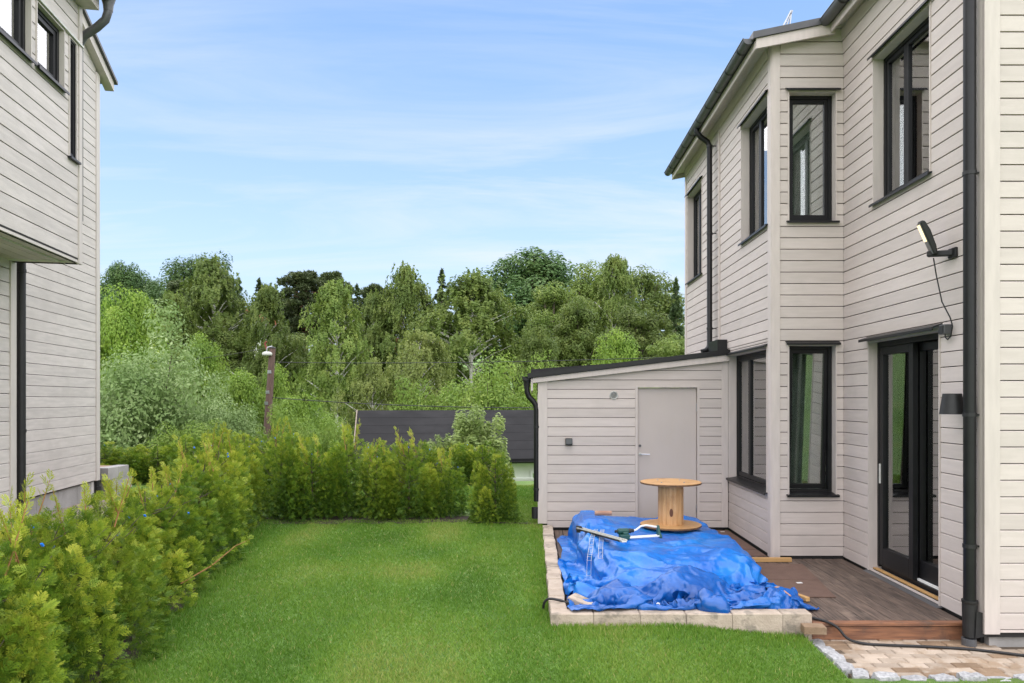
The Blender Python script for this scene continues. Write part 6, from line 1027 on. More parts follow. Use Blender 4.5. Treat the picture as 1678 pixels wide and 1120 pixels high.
TARP_B = ([260,-5,-13,-10,-9,-9,-8,-6,-5,-3,-4,-3,-6,-7,-6,-6,2,-1,0,1,1,1,1,1,0,0,2,2,4,6,7,8,9,9,9,8,9,9,12,8,7,15,1,2,0,1,1,1,0,1,-1,0,1,-1,0,0,0,-7,2,3,
1,-3,-4,-6,-3,1,2,3,2,2,1,1,1,1,0,0,2,0,0,-2,0,-3,16,1,1,0,1,1,1,0,0,1,0,-3,2,1,-1,0,0,-4,-5,-9,0,4,6,4,2,2,0,1,-1,0,-1,-1,-2,0,1,0,1,0,
0,-2,-3,15,1,-3,1,5,2,-6,4,1,0,1,0,-1,0,1,0,-1,-1,-2,3,1,0,1,0,-2,2,-1,0,0,0,0,-1,0,0,-1,-1,0,1,0,-3,-1,15,-5,3,9,-3,-8,10,0,0,0,1,-1,0,0,0,0,
0,1,0,-1,1,0,0,0,-1,0,1,0,-2,-1,1,1,-1,0,-1,0,-1,-1,0,4,-6,16,2,3,-6,-4,11,0,-1,1,0,0,0,-1,0,0,0,0,1,-1,1,-3,3,0,0,0,-1,0,0,1,-2,-1,2,-1,0,0,
-1,0,0,1,-1,-4,15,-1,7,-5,6,0,-1,1,-1,1,-1,0,1,-1,0,0,0,-1,0,2,0,-11,1,7,-6,6,1,-5,2,2,1,-1,0,0,2,-1,-4,2,1,-3,-2,15,7,-9,8,0,0,-1,0,1,0,-1,0,0,
1,1,-1,0,0,0,-4,2,1,-4,-3,-2,1,-6,10,1,3,-1,-2,2,-2,2,1,1,-7,2,-3,2,16,-1,6,0,0,0,1,-1,1,0,-1,-2,0,2,-1,-1,3,-1,-1,0,-1,-2,2,-7,3,-6,2,1,5,2,0,1,
-7,5,0,2,1,-3,-4,0,1,15,-1,-3,10,0,-1,2,-1,-2,3,-2,1,0,-4,-2,1,1,2,2,0,-3,1,-3,-1,1,-1,1,-3,-1,2,6,-3,4,-8,-7,5,9,-2,-10,8,-1,15,1,-2,-7,3,8,3,-1,2,-1,
-2,-2,-4,-2,-1,1,8,1,1,-2,-2,0,-5,2,4,-2,3,0,-2,-8,-4,8,8,-6,3,-8,-9,19,-2,-13,9,16,0,-1,-3,1,6,-6,7,2,-2,0,-1,0,0,-1,3,-5,6,-2,-1,-1,1,1,-5,2,1,-2,-4,-1,
3,-2,-4,-3,12,-5,1,4,-11,6,6,-3,15,1,5,-5,1,-1,3,2,1,-2,-1,0,0,-4,6,-4,4,-3,1,0,2,-4,2,4,-3,0,-1,2,-1,0,0,-2,-2,-2,7,-5,-5,3,4,-3,0,16,1,-4,7,1,-5,5,
-2,2,-2,0,-4,-7,5,-8,2,1,4,5,-3,1,3,4,-1,1,-2,1,-1,1,0,0,0,0,-1,-2,3,-1,-6,-5,2,3,15,0,6,1,-2,1,0,1,-2,-5,-6,0,9,-2,2,1,-14,-1,3,11,-4,7,0,0,1,-1,
0,0,-1,-2,2,-10,-3,-3,-5,-3,3,3,3,7,3,15,4,-5,1,2,2,-1,3,-6,-4,5,-4,-9,0,2,3,6,-4,-6,2,11,3,0,2,0,-1,-4,1,1,-1,-6,7,-4,-2,-1,2,-4,4,-1,-2,4,16,-9,10,3,
-3,2,0,1,-10,5,-8,1,5,3,5,-2,-7,-3,9,-5,7,0,2,-1,-3,4,-2,-10,6,4,1,-1,1,1,0,-3,-1,-5,-1,-7,10,15,4,-10,-2,3,-4,10,-1,0,-6,1,-3,-2,10,5,-2,2,-1,-6,7,-3,1,4,
0,-3,-6,8,-1,-12,7,5,1,1,-1,1,-1,-2,-1,-6,4,-2,15,-4,8,2,0,-1,-9,-9,7,-5,0,3,15,0,-3,-2,3,1,0,0,-1,1,-2,-3,4,-4,-4,6,-1,-8,7,4,1,-4,-3,8,-1,-8,1,3,-2,16,
-2,7,-8,7,-12,-15,3,3,6,5,9,2,1,-4,3,-2,3,-1,0,0,-3,-8,2,3,6,-1,1,0,-4,-9,6,4,3,-3,-7,10,1,-2,-2,-3,15,6,-1,-2,-10,9,-1,-2,-6,3,4,7,-1,0,-1,-3,5,0,0,-1,
-7,0,6,1,-1,2,-2,2,-2,1,-2,-9,3,4,5,-2,-8,10,0,-2,-5,15,6,-15,11,-8,-1,5,-4,4,6,1,0,2,-9,6,2,1,0,0,-2,1,1,0,-1,1,-2,-7,5,4,-1,0,0,-6,0,2,5,0,-6,6,
-5,-3,16,-4,8,-8,8,-1,1,0,0,0,1,1,-5,5,-2,2,0,-1,1,0,-1,-2,2,1,-7,2,-1,1,-3,-2,-1,1,4,3,3,-3,2,-1,-2,2,-5,15,-2,4,3,0,-9,2,4,5,-2,2,-1,0,0,0,1,-1,
1,0,-4,1,-3,2,1,-2,0,-2,2,-4,1,0,0,-4,-1,3,8,-8,-1,-4,0,8,15,2,-3,5,0,1,1,-1,-2,3,1,-1,0,0,0,1,0,-1,-1,3,-6,1,-10,6,6,-10,8,-5,6,-2,0,-2,-1,0,-2,-8,
9,0,2,2,-3,16,-8,4,4,2,0,-4,-1,1,6,2,0,0,-1,1,-1,-1,1,-1,-3,1,0,2,-10,7,3,-2,-6,5,1,0,-1,-4,0,-4,1,7,2,1,-5,0,15,4,-9,-9,2,17,1,-2,2,-3,4,0,0,0,
0,0,0,-3,-1,1,2,-1,-1,2,-9,6,3,-2,-2,1,-2,1,0,-2,4,-11,1,-7,8,7,-2,15,2,-3,5,0,-8,2,5,1,3,0,0,0,0,-1,1,-1,0,0,0,1,-1,0,0,1,-3,2,1,-5,2,-1,-1,0,
2,-12,8,-5,2,0,-3,6,16,4,-2,-9,4,4,-9,5,9,0,0,0,-3,-2,5,-1,0,-4,1,0,2,0,1,1,0,0,-1,0,-1,-2,1,-3,3,-6,0,3,-4,7,-4,6,-7,15,3,0,-1,-8,2,7,3,-10,11,-1,
-3,0,0,-1,5,-5,5,-3,2,0,-3,2,1,1,0,0,-1,0,-3,0,-1,1,-4,7,1,0,0,-1,0,-6,15,-7,13,1,-4,-5,7,0,1,-14,-6,16,2,2,0,-4,-8,-3,-11,6,7,6,8,-1,0,0,0,1,0,-1,
-2,0,-2,4,0,0,0,0,0,-8,2,16,-1,-2,6,1,-7,8,-2,3,-4,-3,-2,6,3,-8,-6,9,-9,5,6,-8,8,-5,3,0,2,1,1,1,0,0,0,-1,1,-1,-1,0,0,-2,1,-4,15,-5,9,-11,-3,11,4,1,
-1,-2,2,-16,-22,-3,7,8,11,9,5,-6,8,-4,1,3,0,0,1,-1,0,1,0,0,0,-1,0,1,-2,-2,-2,-4,2,16,2,-12,13,-3,2,-5,-3,4,-8,-13,12,13,3,-1,1,-12,6,7,-1,0,1,0,-2,2,0,-1,
0,1,0,0,0,-1,-2,-5,-6,-2,-2,2,9,0,15,-1,5,-5,8,-6,-6,-4,-13,7,17,-2,7,-1,0,-7,7,0,0,1,-1,0,0,0,0,0,1,0,0,0,-1,0,-3,-2,-5,-1,4,1,-2,-5,7,15,4,0,0,3,
0,-6,-4,3,5,2,-1,1,0,-4,2,1,0,1,-2,1,0,0,-1,2,0,0,0,0,0,0,-2,-1,-1,2,-5,-12,-6,0,9,9,16,-1,4,4,-2,-8,-2,4,2,5,0,0,-1,-1,1,0,1,0,0,-1,-3,1,0,2,
-2,3,0,1,-1,-1,0,-1,-1,-1,2,1,-1,-3,-8,4,1,15,1,1,-2,1,1,4,-1,1,0,-1,-3,-1,5,0,0,0,0,0,1,-3,1,-2,0,3,-1,2,-1,1,0,-2,-1,0,0,-1,1,1,0,-2,-6,3,15,1,
-1,-2,-6,6,8,1,-3,3,-1,1,-1,-4,3,2,0,0,-1,0,0,-6,3,0,1,2,-1,2,-1,0,0,-1,0,0,-1,1,-1,-1,1,1,-5,16,-7,6,2,2,2,-4,1,3,-2,3,0,1,0,-1,0,-1,0,0,-3,1,
2,0,0,-4,0,2,-2,4,-1,-1,3,-1,-1,1,-3,0,1,2,0,-7,15,3,-9,0,10,2,0,1,0,0,0,0,0,0,0,1,-1,0,-1,1,0,0,-4,-2,3,0,-6,6,-6,5,0,0,0,3,-4,-1,0,0,5,-8,
2,15,1,-15,10,8,-5,6,1,1,-1,1,0,0,0,0,0,0,-1,1,0,0,-2,0,-3,-2,-10,6,5,-1,4,0,-1,-2,0,3,-2,2,0,1,-1,-4,16,1,4,-12,-7,14,-5,3,4,4,0,0,0,0,-1,1,0,0,
0,0,0,0,-2,0,-13,9,-2,-10,10,2,-3,-4,7,-1,-1,-4,6,-1,2,5,-7,15,4,2,-1,-4,-8,8,5,0,0,1,0,0,0,0,-1,1,0,0,0,0,-1,-2,-4,6,0,-1,1,-7,-1,-4,1,-1,-2,-4,6,-1,
8,0,-3,1,15,-4,7,4,-5,3,-3,-1,5,-1,2,0,-1,0,1,-1,1,0,-1,1,0,-3,-3,1,5,-3,2,-4,-2,-10,4,-1,-3,0,7,7,2,-3,-3,-4,4,16,3,2,1,-2,-7,4,3,-2,3,1,-1,-1,-1,1,
2,0,0,0,-1,0,-1,-1,1,-3,3,-4,-5,7,-4,1,3,0,3,1,-1,-7,0,-3,2,2,15,1,4,0,2,-3,0,-1,2,0,1,0,0,-3,1,2,1,0,0,0,-1,-2,2,0,1,-3,-5,4,-1,2,2,-1,-3,3,
-5,-1,-1,-1,7,1,-5,15,2,-2,5,-2,2,-3,2,1,1,0,1,-2,1,1,0,0,0,0,0,-2,0,1,1,0,-2,1,-1,-4,-3,0,2,2,-1,4,-1,3,-1,-5,-1,-1,16,-1,-1,1,7,1,-6,0,2,2,-1,1,
0,1,-2,-1,2,-6,4,2,-2,2,1,-2,0,0,1,0,-4,3,-1,0,2,-3,1,1,0,2,-1,-5,-1,15,1,-5,3,6,1,-3,0,-1,1,1,1,1,1,0,0,-3,0,-7,7,0,-1,2,2,0,-1,1,0,-1,0,1,
-1,1,0,-1,0,1,-1,-2,-6,2,15,-1,3,2,-5,-4,9,-2,0,-1,3,-5,8,-1,-4,2,-7,-1,9,-4,4,1,-3,-1,1,4,-1,0,1,-1,0,-2,-2,4,-2,1,0,1,-4,0,-3,16,-2,-9,8,-15,1,8,7,1,
3,-1,2,0,1,0,-7,5,-1,-1,-4,8,1,1,0,-6,3,2,-1,1,0,-5,2,2,-2,0,-1,5,-9,4,1,-3,16,5,-9,-10,5,4,-2,1,3,-2,-6,0,8,9,0,-1,-1,2,-7,2,-12,17,0,-1,-6,-2,5,-3,
-1,3,2,-6,0,6,2,-1,-10,4,0,-7,8,16,-7,7,2,-9,1,2,-7,-7,5,6,10,-4,5,-1,-2,1,4,-1,-5,4,-11,12,-1,5,-14,5,3,-2,-8,-4,9,-7,-2,5,6,1,-7,0,4,1,16,2,0,-3,-1,-4,
1,0,2,1,2,-5,4,0,5,2,0,-7,1,4,0,-5,1,0,0,2,-11,9,-4,1,4,-5,7,-12,-1,1,1,7,-3,4,-2,16,8,0,-11,0,-1,0,0,1,-10,7,7,-7,4,-2,9,-9,5,-6,-1,1,6,-12,8,8,
-4,0,-3,4,-2,3,-2,-3,6,1,-8,-5,5,3,-4,3,17,-4,9,-13,3,0,-2,0,-7,8,0,0,3,-6,6,-13,13,2,5,0,1,-5,-4,-3,6,1,0,1,-1,0,-5,8,-1,-2,-11,7,7,-3,-6,4,0,16,11,-5,
0,-4,-6,-4,-2,7,-4,-6,4,8,-2,-1,8,-3,2,2,0,-6,-1,5,0,-9,9,0,-9,4,3,0,-1,4,-6,7,-6,-2,-8,8,8,-6,16,14,-7,-7,-2,-1,2,3,0,1,-2,-5,-2,7,5,0,0,-1,0,-3,1,2,
-1,-1,2,-3,-4,5,0,-1,1,-7,7,-1,-7,-2,3,10,0,-6,-2,16,-11,0,1,-1,11,-1,1,-1,-1,1,1,-2,0,5,3,-2,-2,-2,-1,2,0,-1,-1,4,-1,1,1,-10,8,-3,6,-6,-5,9,-5,3,4,-13,-4,11,
17,-14,0,0,11,4,-3,-1,1,-2,1,2,0,-2,3,4,1,0,0,0,-1,-2,1,1,-5,5,1,-8,7,-6,2,-8,-4,4,2,6,-5,-13,2,7,7,16,-4,-6,4,5,2,2,-5,-1,3,1,0,-1,0,-2,6,2,0,0,
0,0,0,0,0,-1,-2,-1,3,-1,-1,-1,0,-5,1,-5,2,-6,-1,-1,4,7,16,-3,-2,7,3,-2,-2,3,-2,0,0,-1,0,0,0,0,5,0,0,0,0,-1,1,-2,1,0,-2,2,-1,-1,-1,1,-2,3,-5,-8,-7,-2,
6,13,-2,17,-5,4,3,-3,0,3,-1,1,-2,-2,1,1,0,0,0,5,0,0,0,-1,1,-2,2,-2,0,0,-3,1,-1,2,-1,-1,-2,-3,-3,3,0,6,-1,-2,16,-2,6,-4,4,-11,5,2,-1,2,0,0,0,0,0,1,
-1,5,0,0,0,0,0,-3,1,0,1,0,-1,0,-2,-1,0,-2,-1,0,0,0,3,-2,0,3367,6,-4,-20,-19,-21,-20,-20,-19,-22,-21,-21,14,21,21,21,22,23,22,22,22,22,22,22,22,22,21,22,22,21,21,20,21,20,20,
20,21,20,1,-20,-10,11,-6,-14,2,-1,0,0,3,2,0,0,4,6,0,0,-5,-2,-1,-1,0,0,-1,0,-1,0,0,1,-1,-1,0,-1,1,-3,1,0,0,-2,0,17,3,4,-3,-2,0,-2,0,0,2,1,1,0,0,12,-2,
-1,0,-1,-4,-2,-1,-1,-1,1,0,1,-2,0,-1,0,-2,0,0,-1,2,-2,0,-1,0,0,2,17,-1,-10,-1,2,0,1,4,9,-3,-6,1,-1,7,3,1,-2,0,2,-6,2,0,-3,-1,0,0,0,-4,0,1,-2,-2,0,1,
-2,-1,0,0,1,0,0,6,4,-9,8,2,-1,2,10,-12,-3,0,0,0,9,0,0,-2,1,3,-4,0,0,-4,-1,-1,0,-1,-2,0,0,2,-2,-3,0,-2,1,-1,2,0,-1,-1,7,-5,0,-2,1,7,7,-15,-1,0,1,-1,
3,6,0,1,-1,1,-1,-1,-1,1,-7,0,0,0,-2,0,0,-1,1,0,2,-6,2,-3,1,-1,0,-2,1,-2,-1,9,0,-8,7,-11,0,0,2,-1,0,5,4,0,-1,0,1,-1,-1,-1,-3,1,-1,0,-5,2,-1,-1,0,2,
-2,-4,3,0,2,-5,-1,0,-1,-2,-2,-1,11,-11,10,-14,0,3,0,-1,0,0,10,-1,-1,-3,1,1,1,0,0,-8,12,-4,-7,-1,0,2,2,-9,-6,4,1,2,1,1,0,-3,0,-2,-3,-6,8,3,-1,-6,0,0,-1,2,
0,1,0,9,1,0,0,1,1,-11,7,1,2,-11,-6,4,5,-1,3,-1,1,-5,-6,4,-3,-1,-2,3,3,-2,-4,-2,-3,12,-10,7,-1,2,-2,0,2,-1,1,2,8,-1,-2,2,2,0,4,-5,-1,-3,-7,1,0,1,1,0,
1,4,2,-2,-8,2,3,-2,3,-7,-5,8,1,3,2,-21,5,8,4,3,-1,-2,4,-1,6,4,-2,-3,-1,-4,-4,8,3,1,1,5,-3,-12,-1,2,1,-3,-1,4,6,4,-6,-8,6,-3,6,7,-9,6,11,-7,-23,7,2,5,
6,6,1,-4,0,9,1,0,0,-1,1,-12,-1,8,-2,-11,1,3,8,-6,1,0,2,4,-1,-2,-1,3,6,-9,1,1,-4,11,-1,3,2,-15,7,-2,10,3,-1,-3,2,0,8,1,-1,1,-6,-6,-3,1,1,-2,2,3,-4,-1,
6,-2,1,0,-3,-2,-4,-1,0,-1,8,1,1,5,-2,-1,-1,12,0,-5,17,-4,-8,0,2,-2,5,6,0,0,-5,-11,-8,15,-7,-1,0,-4,1,11,-1,0,-2,0,0,1,-4,0,0,-2,0,0,0,1,0,4,3,5,-2,13,
-10,4,-4,1,-4,2,1,5,5,-6,0,-3,-7,0,5,4,-4,0,5,4,-11,2,1,-4,0,-1,-3,6,2,-4,6,2,0,-1,-9,-2,-1,-1,0,4,17,-5,-20,-3,8,9,-2,2,9,-6,4,-21,-6,9,11,-3,3,2,-3,9,
-23,6,5,-2,0,0,-2,1,-4,-3,6,-2,-5,-1,0,10,1,-3,2,-2,-9,11,-2,-7,-8,17,-7,-1,2,12,-2,-7,9,-8,-11,6,1,-12,2,-2,9,3,-1,-3,-1,1,-2,2,-3,4,3,-6,-4,2,-1,1,-1,1,0,-3,
-11,2,1,-1,-1,4,-6,1,6,4,0,-1,-14,-11,-2,19,0,-4,11,-10,9,-2,4,2,-8,-1,3,1,-1,-7,3,2,4,-1,-4,-1,-1,0,1,-5,-2,-6,1,-7,2,4,5,2,3,-1,-5,-15,-6,5,-6,21,-4,1,0,-4,
4,-2,3,7,-8,5,-4,3,-2,2,8,-17,6,0,0,4,3,0,-8,0,8,3,0,-17,-6,19,-8,10,-13,3,-1,-3,-14,8,-12,9,3,5,-2,3,-8,6,-2,-2,1,3,-7,7,1,1,0,3,-9,-2,7,2,3,-2,3,6,
-11,1,2,9,-11,3,-1,6,-1,-5,-8,9,1,3,-21,-2,13,2,4,-1,-12,9,-1,1,-6,-7,2,13,-2,0,1,-3,-1,1,-2,-1,5,-1,3,0,0,10,-8,0,1,5,15,-14,14,-17,-1,-2,-1,1,3,-1,-5,5,1,5,
-4,-3,4,-3,1,-6,0,6,1,0,-1,-1,-7,-1,7,2,-1,-1,1,0,0,0,1,7,-2,5,6,20,-3,-12,-1,-5,2,-4,-1,-3,-1,5,5,3,-3,5,-9,-1,0,3,0,-3,6,-4,2,-6,-1,-2,-6,18,2,0,0,-4,
-3,-3,3,-1,1,2,-3,16,15,-4,-7,-2,1,5,-7,-1,-3,-4,6,2,-1,2,-1,-1,0,0,-6,9,8,-17,3,0,-4,2,5,3,2,-1,1,-1,3,0,-3,-6,0,-1,-1,7,6,1,2,0,0,-2,0,-2,-1,-3,-1,7,
0,1,1,-5,1,1,1,2,3,-4,0,-8,0,8,-10,7,5,-3,2,-1,2,1,-2,-1,2,-6,1,2,1,-1,-14,5,3,5,3,-5,2,0,1,2,0,-1,-1,1,-3,5,1,0,2,-4,11,-5,-4,-10,2,7,-3,5,-2,-1,
1,0,1,2,2,-5,-1,-1,-2,-6,-1,-22,10,5,-5,0,3,3,4,-1,0,4,1,-1,0,-3,4,0,4,-3,2,-3,6,-2,1,-11,3,2,-1,3,-1,1,-1,1,0,-3,7,0,-1,-8,-4,-8,-19,5,0,13,-1,-5,2,7,
2,-2,0,0,-1,0,-7,9,0,-1,3,-2,-8,-2,6,-1,4,-4,2,1,2,-1,0,1,0,-3,4,-3,-3,-15,3,3,-3,-9,0,1,-10,22,1,2,-10,4,1,-1,0,1,-9,4,6,-1,-4,-5,-1,15,-1,-9,3,1,1,-3,
1,0,2,0,1,-2,2,-6,-11,-2,7,-2,4,-4,4,-11,-3,0,-8,22,-7,6,-5,4,3,-2,-9,-2,17,-6,-5,5,5,-4,-6,4,3,-2,-3,0,2,-2,1,1,0,1,-2,-3,1,4,-1,-3,-3,-2,4,9,-9,-6,1,-1,
-8,13,1,1,5,12,-21,2,0,0,10,-2,-10,-12,-3,4,0,12,3,3,-1,-1,-1,0,-1,1,0,0,3,0,-1,0,0,-1,-1,5,5,0,-2,-3,-1,5,1,-7,1,12,-1,1,-6,-2,0,-1,7,5,3,-9,-4,-2,-6,-2,
6,3,0,0,-3,1,0,0,1,0,1,2,2,-1,4,0,2,-5,1,5,9,10,-5,-9,0,-1,-1,-2,14,-11,-4,0,0,0,0,5,10,-14,3,2,-4,-2,-1,0,1,1,-1,-1,0,1,0,1,-1,2,6,2,1,3,-12,1,
7,3,15,-13,6,0,-1,-10,-12,2,25,-10,-1,-1,-10,4,6,-1,3,-1,-3,5,-1,1,0,-1,0,0,0,-1,2,3,2,5,3,1,-1,-3,0,-13,15,-5,18,-12,6,-11,-1,-1,-2,1,6,-2,-1,0,-9,8,0,0,2,3,
1,0,-2,1,-1,0,-1,0,0,1,0,-3,-4,-1,4,2,4,3,4,-6,-2,5,6,-1,-10,2,-2,1,0,-9,6,0,2,6,-4,1,-4,0,0,7,-1,0,1,1,-4,0,-1,0,0,0,0,0,0,1,0,-5,-6,-2,0,0,
8,11,-4,4,-8,-5,1,2,-1,0,1,-3,-1,-1,12,-2,0,-8,-1,0,5,7,-1,-2,-1,0,-5,0,0,0,1,0,-2,-1,2,3,-1,1,-8,-6,0,0,23,-6,-3,-5,-3,-9,1,0,1,1,-3,1,-4,7,5,-3,-6,1,
0,-1,7,-1,6,-1,-5,2,-6,1,1,0,0,-2,0,-1,-1,4,-1,3,-8,3,-13,23,-6,-2,-9,-8,-2,1,2,4,-1,-2,0,-4,0,1,2,-1,0,0,-1,3,12,-4,-1,0,-6,4,-4,0,0,-1,0,-1,0,-1,1,-1,
-2,1,-1,-9,14,-2,-4,-9,1,1,-4,2,2,3,-4,-1,1,0,0,0,-2,0,0,1,3,-2,-3,1,6,3,-9,5,-2,-1,0,3,0,-1,1,-7,-1,0,4,-7,2,-1,-1,2,3,1,-1,0,-3,0,3,-3,0,0,0,1,
-3,0,1,-1,1,0,-1,8,4,-13,-4,12,-4,2,-4,-1,1,0,3,-9,-1,0,0,13,0,-3,-12,0,-6,9,10,-1,3,0,-5,4,-3,1,0,0,1,-2,0,-1,1,0,0,5,1,-18,9,11,-1,-3,1,-5,1,-2,0,-1,
8,-1,-3,2,-2,7,2,-14,1,10,-8,-5,12,9,1,-1,-3,-2,0,1,0,-2,-1,0,1,0,0,0,1,-3,4,1,1,2,-2,-2,-2,-4,-2,3,0,1,4,12,1,-12,0,12,-7,9,-9,5,6,-11,-1,11,3,-3,-2,-1,
0,0,0,-3,2,0,0,0,0,-1,-4,6,-1,-3,0,-2,-7,8,-3,0,0,-1,-1,1,2,8,13,-10,10,3,1,1,-8,8,2,-9,-5,10,-2,0,-2,3,-1,-1,3,-4,0,0,0,0,-8,-4,4,8,-1,-3,10,-4,-12,3,
0,-1,0,5,8,0,1,-1,9,-5,9,-12,4,0,-6,8,2,-3,-4,9,-3,-2,-3,3,-7,6,-2,0,0,0,-1,-3,-1,3,-2,0,3,-11,7,2,1,2,0,4,0,-1,-2,-1,0,1,0,5,-1,-2,-1,-3,11,3,-1,-6,
2,-1,-5,0,-5,5,1,-3,0,0,-1,-2,-4,6,4,-1,-4,-1,13,-9,9,-1,0,1,-4,-3,-2,2,1,-1,-1,-9,-6,4,0,4,-4,10,-3,5,0,-3,0,-4,-2,-2,-2,4,1,-3,0,0,-5,3,8,-2,-1,5,0,-2,
7,0,0,-5,-9,3,3,2,0,-1,2,-6,-15,-18,7,2,9,-6,6,5,0,7,-7,4,-10,-3,4,3,-4,8,-7,-2,-2,-1,10,-3,-6,5,2,0,2,3,-6,-6,-1,8,0,-1,1,1,0,0,-18,0,-22,7,1,6,13,-11,
17,-3,4,1,-2,-2,-7,-1,-3,4,8,0,-8,-3,7,-2,-8,8,-2,1,1,-1,1,1,-2,-1,1,0,1,-1,1,0,-9,-11,6,-15,-2,20,-9,12,-11,2,17,-1,1,-2,4,-10,-4,7,-4,8,2,-12,-3,0,0,6,0,-2,
-1,1,-1,0,1,-2,3,1,-2,-1,0,-2,1,-14,-1,11,-1,9,7,2,0,3,-12,2,-6,5,5,-4,-6,-1,0,10,-3,0,4,-6,-4,1,-2,1,4,-4,-1,-2,-2,2,10,-9,0,1,0,-1,0,-14,1,12,5,50,-19,-12,
-9,11,-2,0,-14,8,-1,5,-2,2,-13,0,-4,2,3,10,-3,-1,-9,2,2,1,2,-7,-2,3,4,-12,12,-1,-1,0,0,-2,-17,18,10,-1,16,0,2,6,-4,-1,0,-3,-9,0,7,-6,8,-11,-1,-1,-5,4,3,8,-7,7,
-4,0,-3,3,2,-1,-9,-7,12,2,-2,1,0,-4,-5,13,-4,7,1,16,-1,2,1,-1,3,-4,-1,0,-3,-12,18,-8,-4,-2,-4,1,-8,-5,6,12,5,-3,-2,3,-3,2,5,3,0,-14,-1,4,-9,-1,5,-10,12,6,6,-3,
16,-13,2,15,-3,1,-2,0,0,-1,3,-8,-8,7,-8,-2,-6,7,7,2,-1,-2,13,-12,0,0,-1,-9,4,-4,13,-7,-6,3,-3,-5,8,4,1,-10,9,17,-7,-6,7,5,2,-2,0,0,3,0,-16,3,14,-22,-12,13,2,1,
-2,-1,4,1,14,-12,2,-1,4,-6,4,-1,-2,0,3,-10,-1,9,1,-4,6,-14,16,-6,6,-1,-1,3,-1,0,-2,-1,-11,3,7,-22,1,10,-3,0,2,0,4,0,0,-1,11,-10,-2,5,9,-4,-7,3,1,-19,11,6,0,-11,
4,2,-14,16,9,-6,6,3,-11,-2,-3,0,-4,4,-3,-5,7,-7,-7,2,0,0,4,-1,-1,0,2,1,-4,8,-4,0,-4,3,1,-5,4,1,-1,0,1,1,-15,-5,16,8,1,0,-10,-2,0,1,0,0,-1,1,-2,-2,0,-8,
-1,0,0,0,0,1,-2,0,0,8,-6,2,-11,14,-4,3,-9,11,1,-3,-13,10,-14,-2,1,17,4,5,-7,-6,-1,1,1,0,1,-1,-1,0,-5,5,-9,-2,0,0,-1,1,1,2,-5,0,6,-4,-6,12,-4,7,-7,18,-7,-9,
0,3,-7,-12,-5,9,16,8,-3,-3,-3,-4,0,3,0,0,-1,1,0,0,-5,1,-8,0,0,1,-1,0,0,0,0,-3,5,3,-1,-4,0,7,-2,6,2,-1,-4,-4,8,0,-12,16,2,0,-6,-14,13,2,-3,4,-1,1,0,0,
-1,0,0,-11,0,0,0,1,-1,0,2,-1,1,-2,5,-5,8,-1,2,-8,2,7,-6,4,2,8,-9,0,17,1,-3,-16,0,7,5,1,-1,2,1,0,0,0,0,-1,-10,-1,0,0,0,-1,-1,2,1,0,4,0,-3,0,6,-4,
5,2,-4,5,4,-1,-5,-2,4,16,1,-20,-3,14,10,-3,0,0,-1,0,0,-1,1,0,-2,-3,-7,0,0,0,1,1,0,0,3,1,-2,4,0,-1,4,-1,1,1,1,-1,3,-20,14,3,25,11,10,-1,-2,0,2,8,10,-1,
3,1,-10,0,0,-3,1,-1,-1,-1,0,-1,-1,-2,-3,-4,-3,-3,-3,-2,-2,-3,-2,-3,-3,0,0,2,14,1,17,13,-2,-10,-5,1,-1,3,4,-2,2,1,-8,7,-3,2,-9,-10,4,3,1,-3,-4,-3,-2,0,1,1,2,2,
3,4,5,6,4,2,-3,-4,-4,-8,8,2,11,-17,-6,2,5,2,5,2,2,-2,0,-4,0,0,-2,-3,0,-10,-2,-4,0,3,4,4,4,4,0,1,1,3,-6,-2,1,-6,1,4,4,2,-7,8,-2,5,1,5,-3,-12,10,7,
-6,-10,3,0,-5,5,3,-7,0,2,-6,-1,4,13,-5,-3,1,7,-9,1,0,1,0,-1,0,0,0,5,1,0,0,0,-9,3,0,-1,-13,10,14,4,-11,-8,1,1,-1,3,-2,1,-3,2,3,-1,1,0,1,2,-2,1,3,-5,
0,0,6,-2,-4,0,0,0,-4,-3,2,-2,1,8,-2,-7,-1,1,8,11,-14,-3,4,1,0,-5,5,2,-2,-2,0,0,2,0,0,4,-3,2,-1,3,-2,-3,0,0,-3,13,-10,6,-5,-2,7,2,-8,0,1,-1,-11,0,17,6,
-11,-2,1,3,2,0,-10,5,-2,0,-1,2,-3,6,7,-9,5,13,0,-8,-4,3,-1,4,-6,-12,10,3,-14,17,-10,3,-12,14,-3,-1,-1,-9,10,10,-16,2,11,1,-4,-2,-2,-4,7,0,-9,1,1,5,-4,0,11,-14,10,10,
2,-5,5,1,-12,-14,8,-1,12,-1,-14,11,-9,1,2,7,-10,2,13,1,-13,-3,-2,-1,3,4,-6,3,1,-4,5,0,2,5,-7,-1,-6,9,8,0,-3,8,0,2,0,-4,-2,-8,-13,6,0,1,-5,0,7,-6,0,8,-2,10,
-8,6,-2,-5,-2,4,-7,13,-13,6,0,0,5,5,-1,-6,0,-6,5,7,0,4,1,0,-1,0,1,1,-1,-13,-17,8,20,6,-7,-10,6,-10,4,-3,5,-4,6,13,-2,-11,-11,12,-5,-7,5,1,-16,1,-5,-1,17,-3,6,2,
-2,4,12,0,-4,3,-6,0,4,3,0,-5,-16,-8,9,16,5,-13,-5,-6,6,-2,1,0,8,10,-8,7,-15,0,-4,1,0,-3,1,8,-9,-9,14,7,2,0,0,-5,12,-3,-2,3,3,-2,-3,-2,3,6,-20,-15,0,15,15,2,
-17,1,-7,9,-2,0,9,6,-4,-5,-7,0,3,-10,6,10,-14,-1,11,3,2,1,-3,0,2,-10,10,1,1,-4,-3,-4,0,-6,-4,8,7,-15,-8,1,15,17,-15,-12,8,2,5,-8,20,-10,3,-10,2,-3,9,11,-19,-1,6,10,
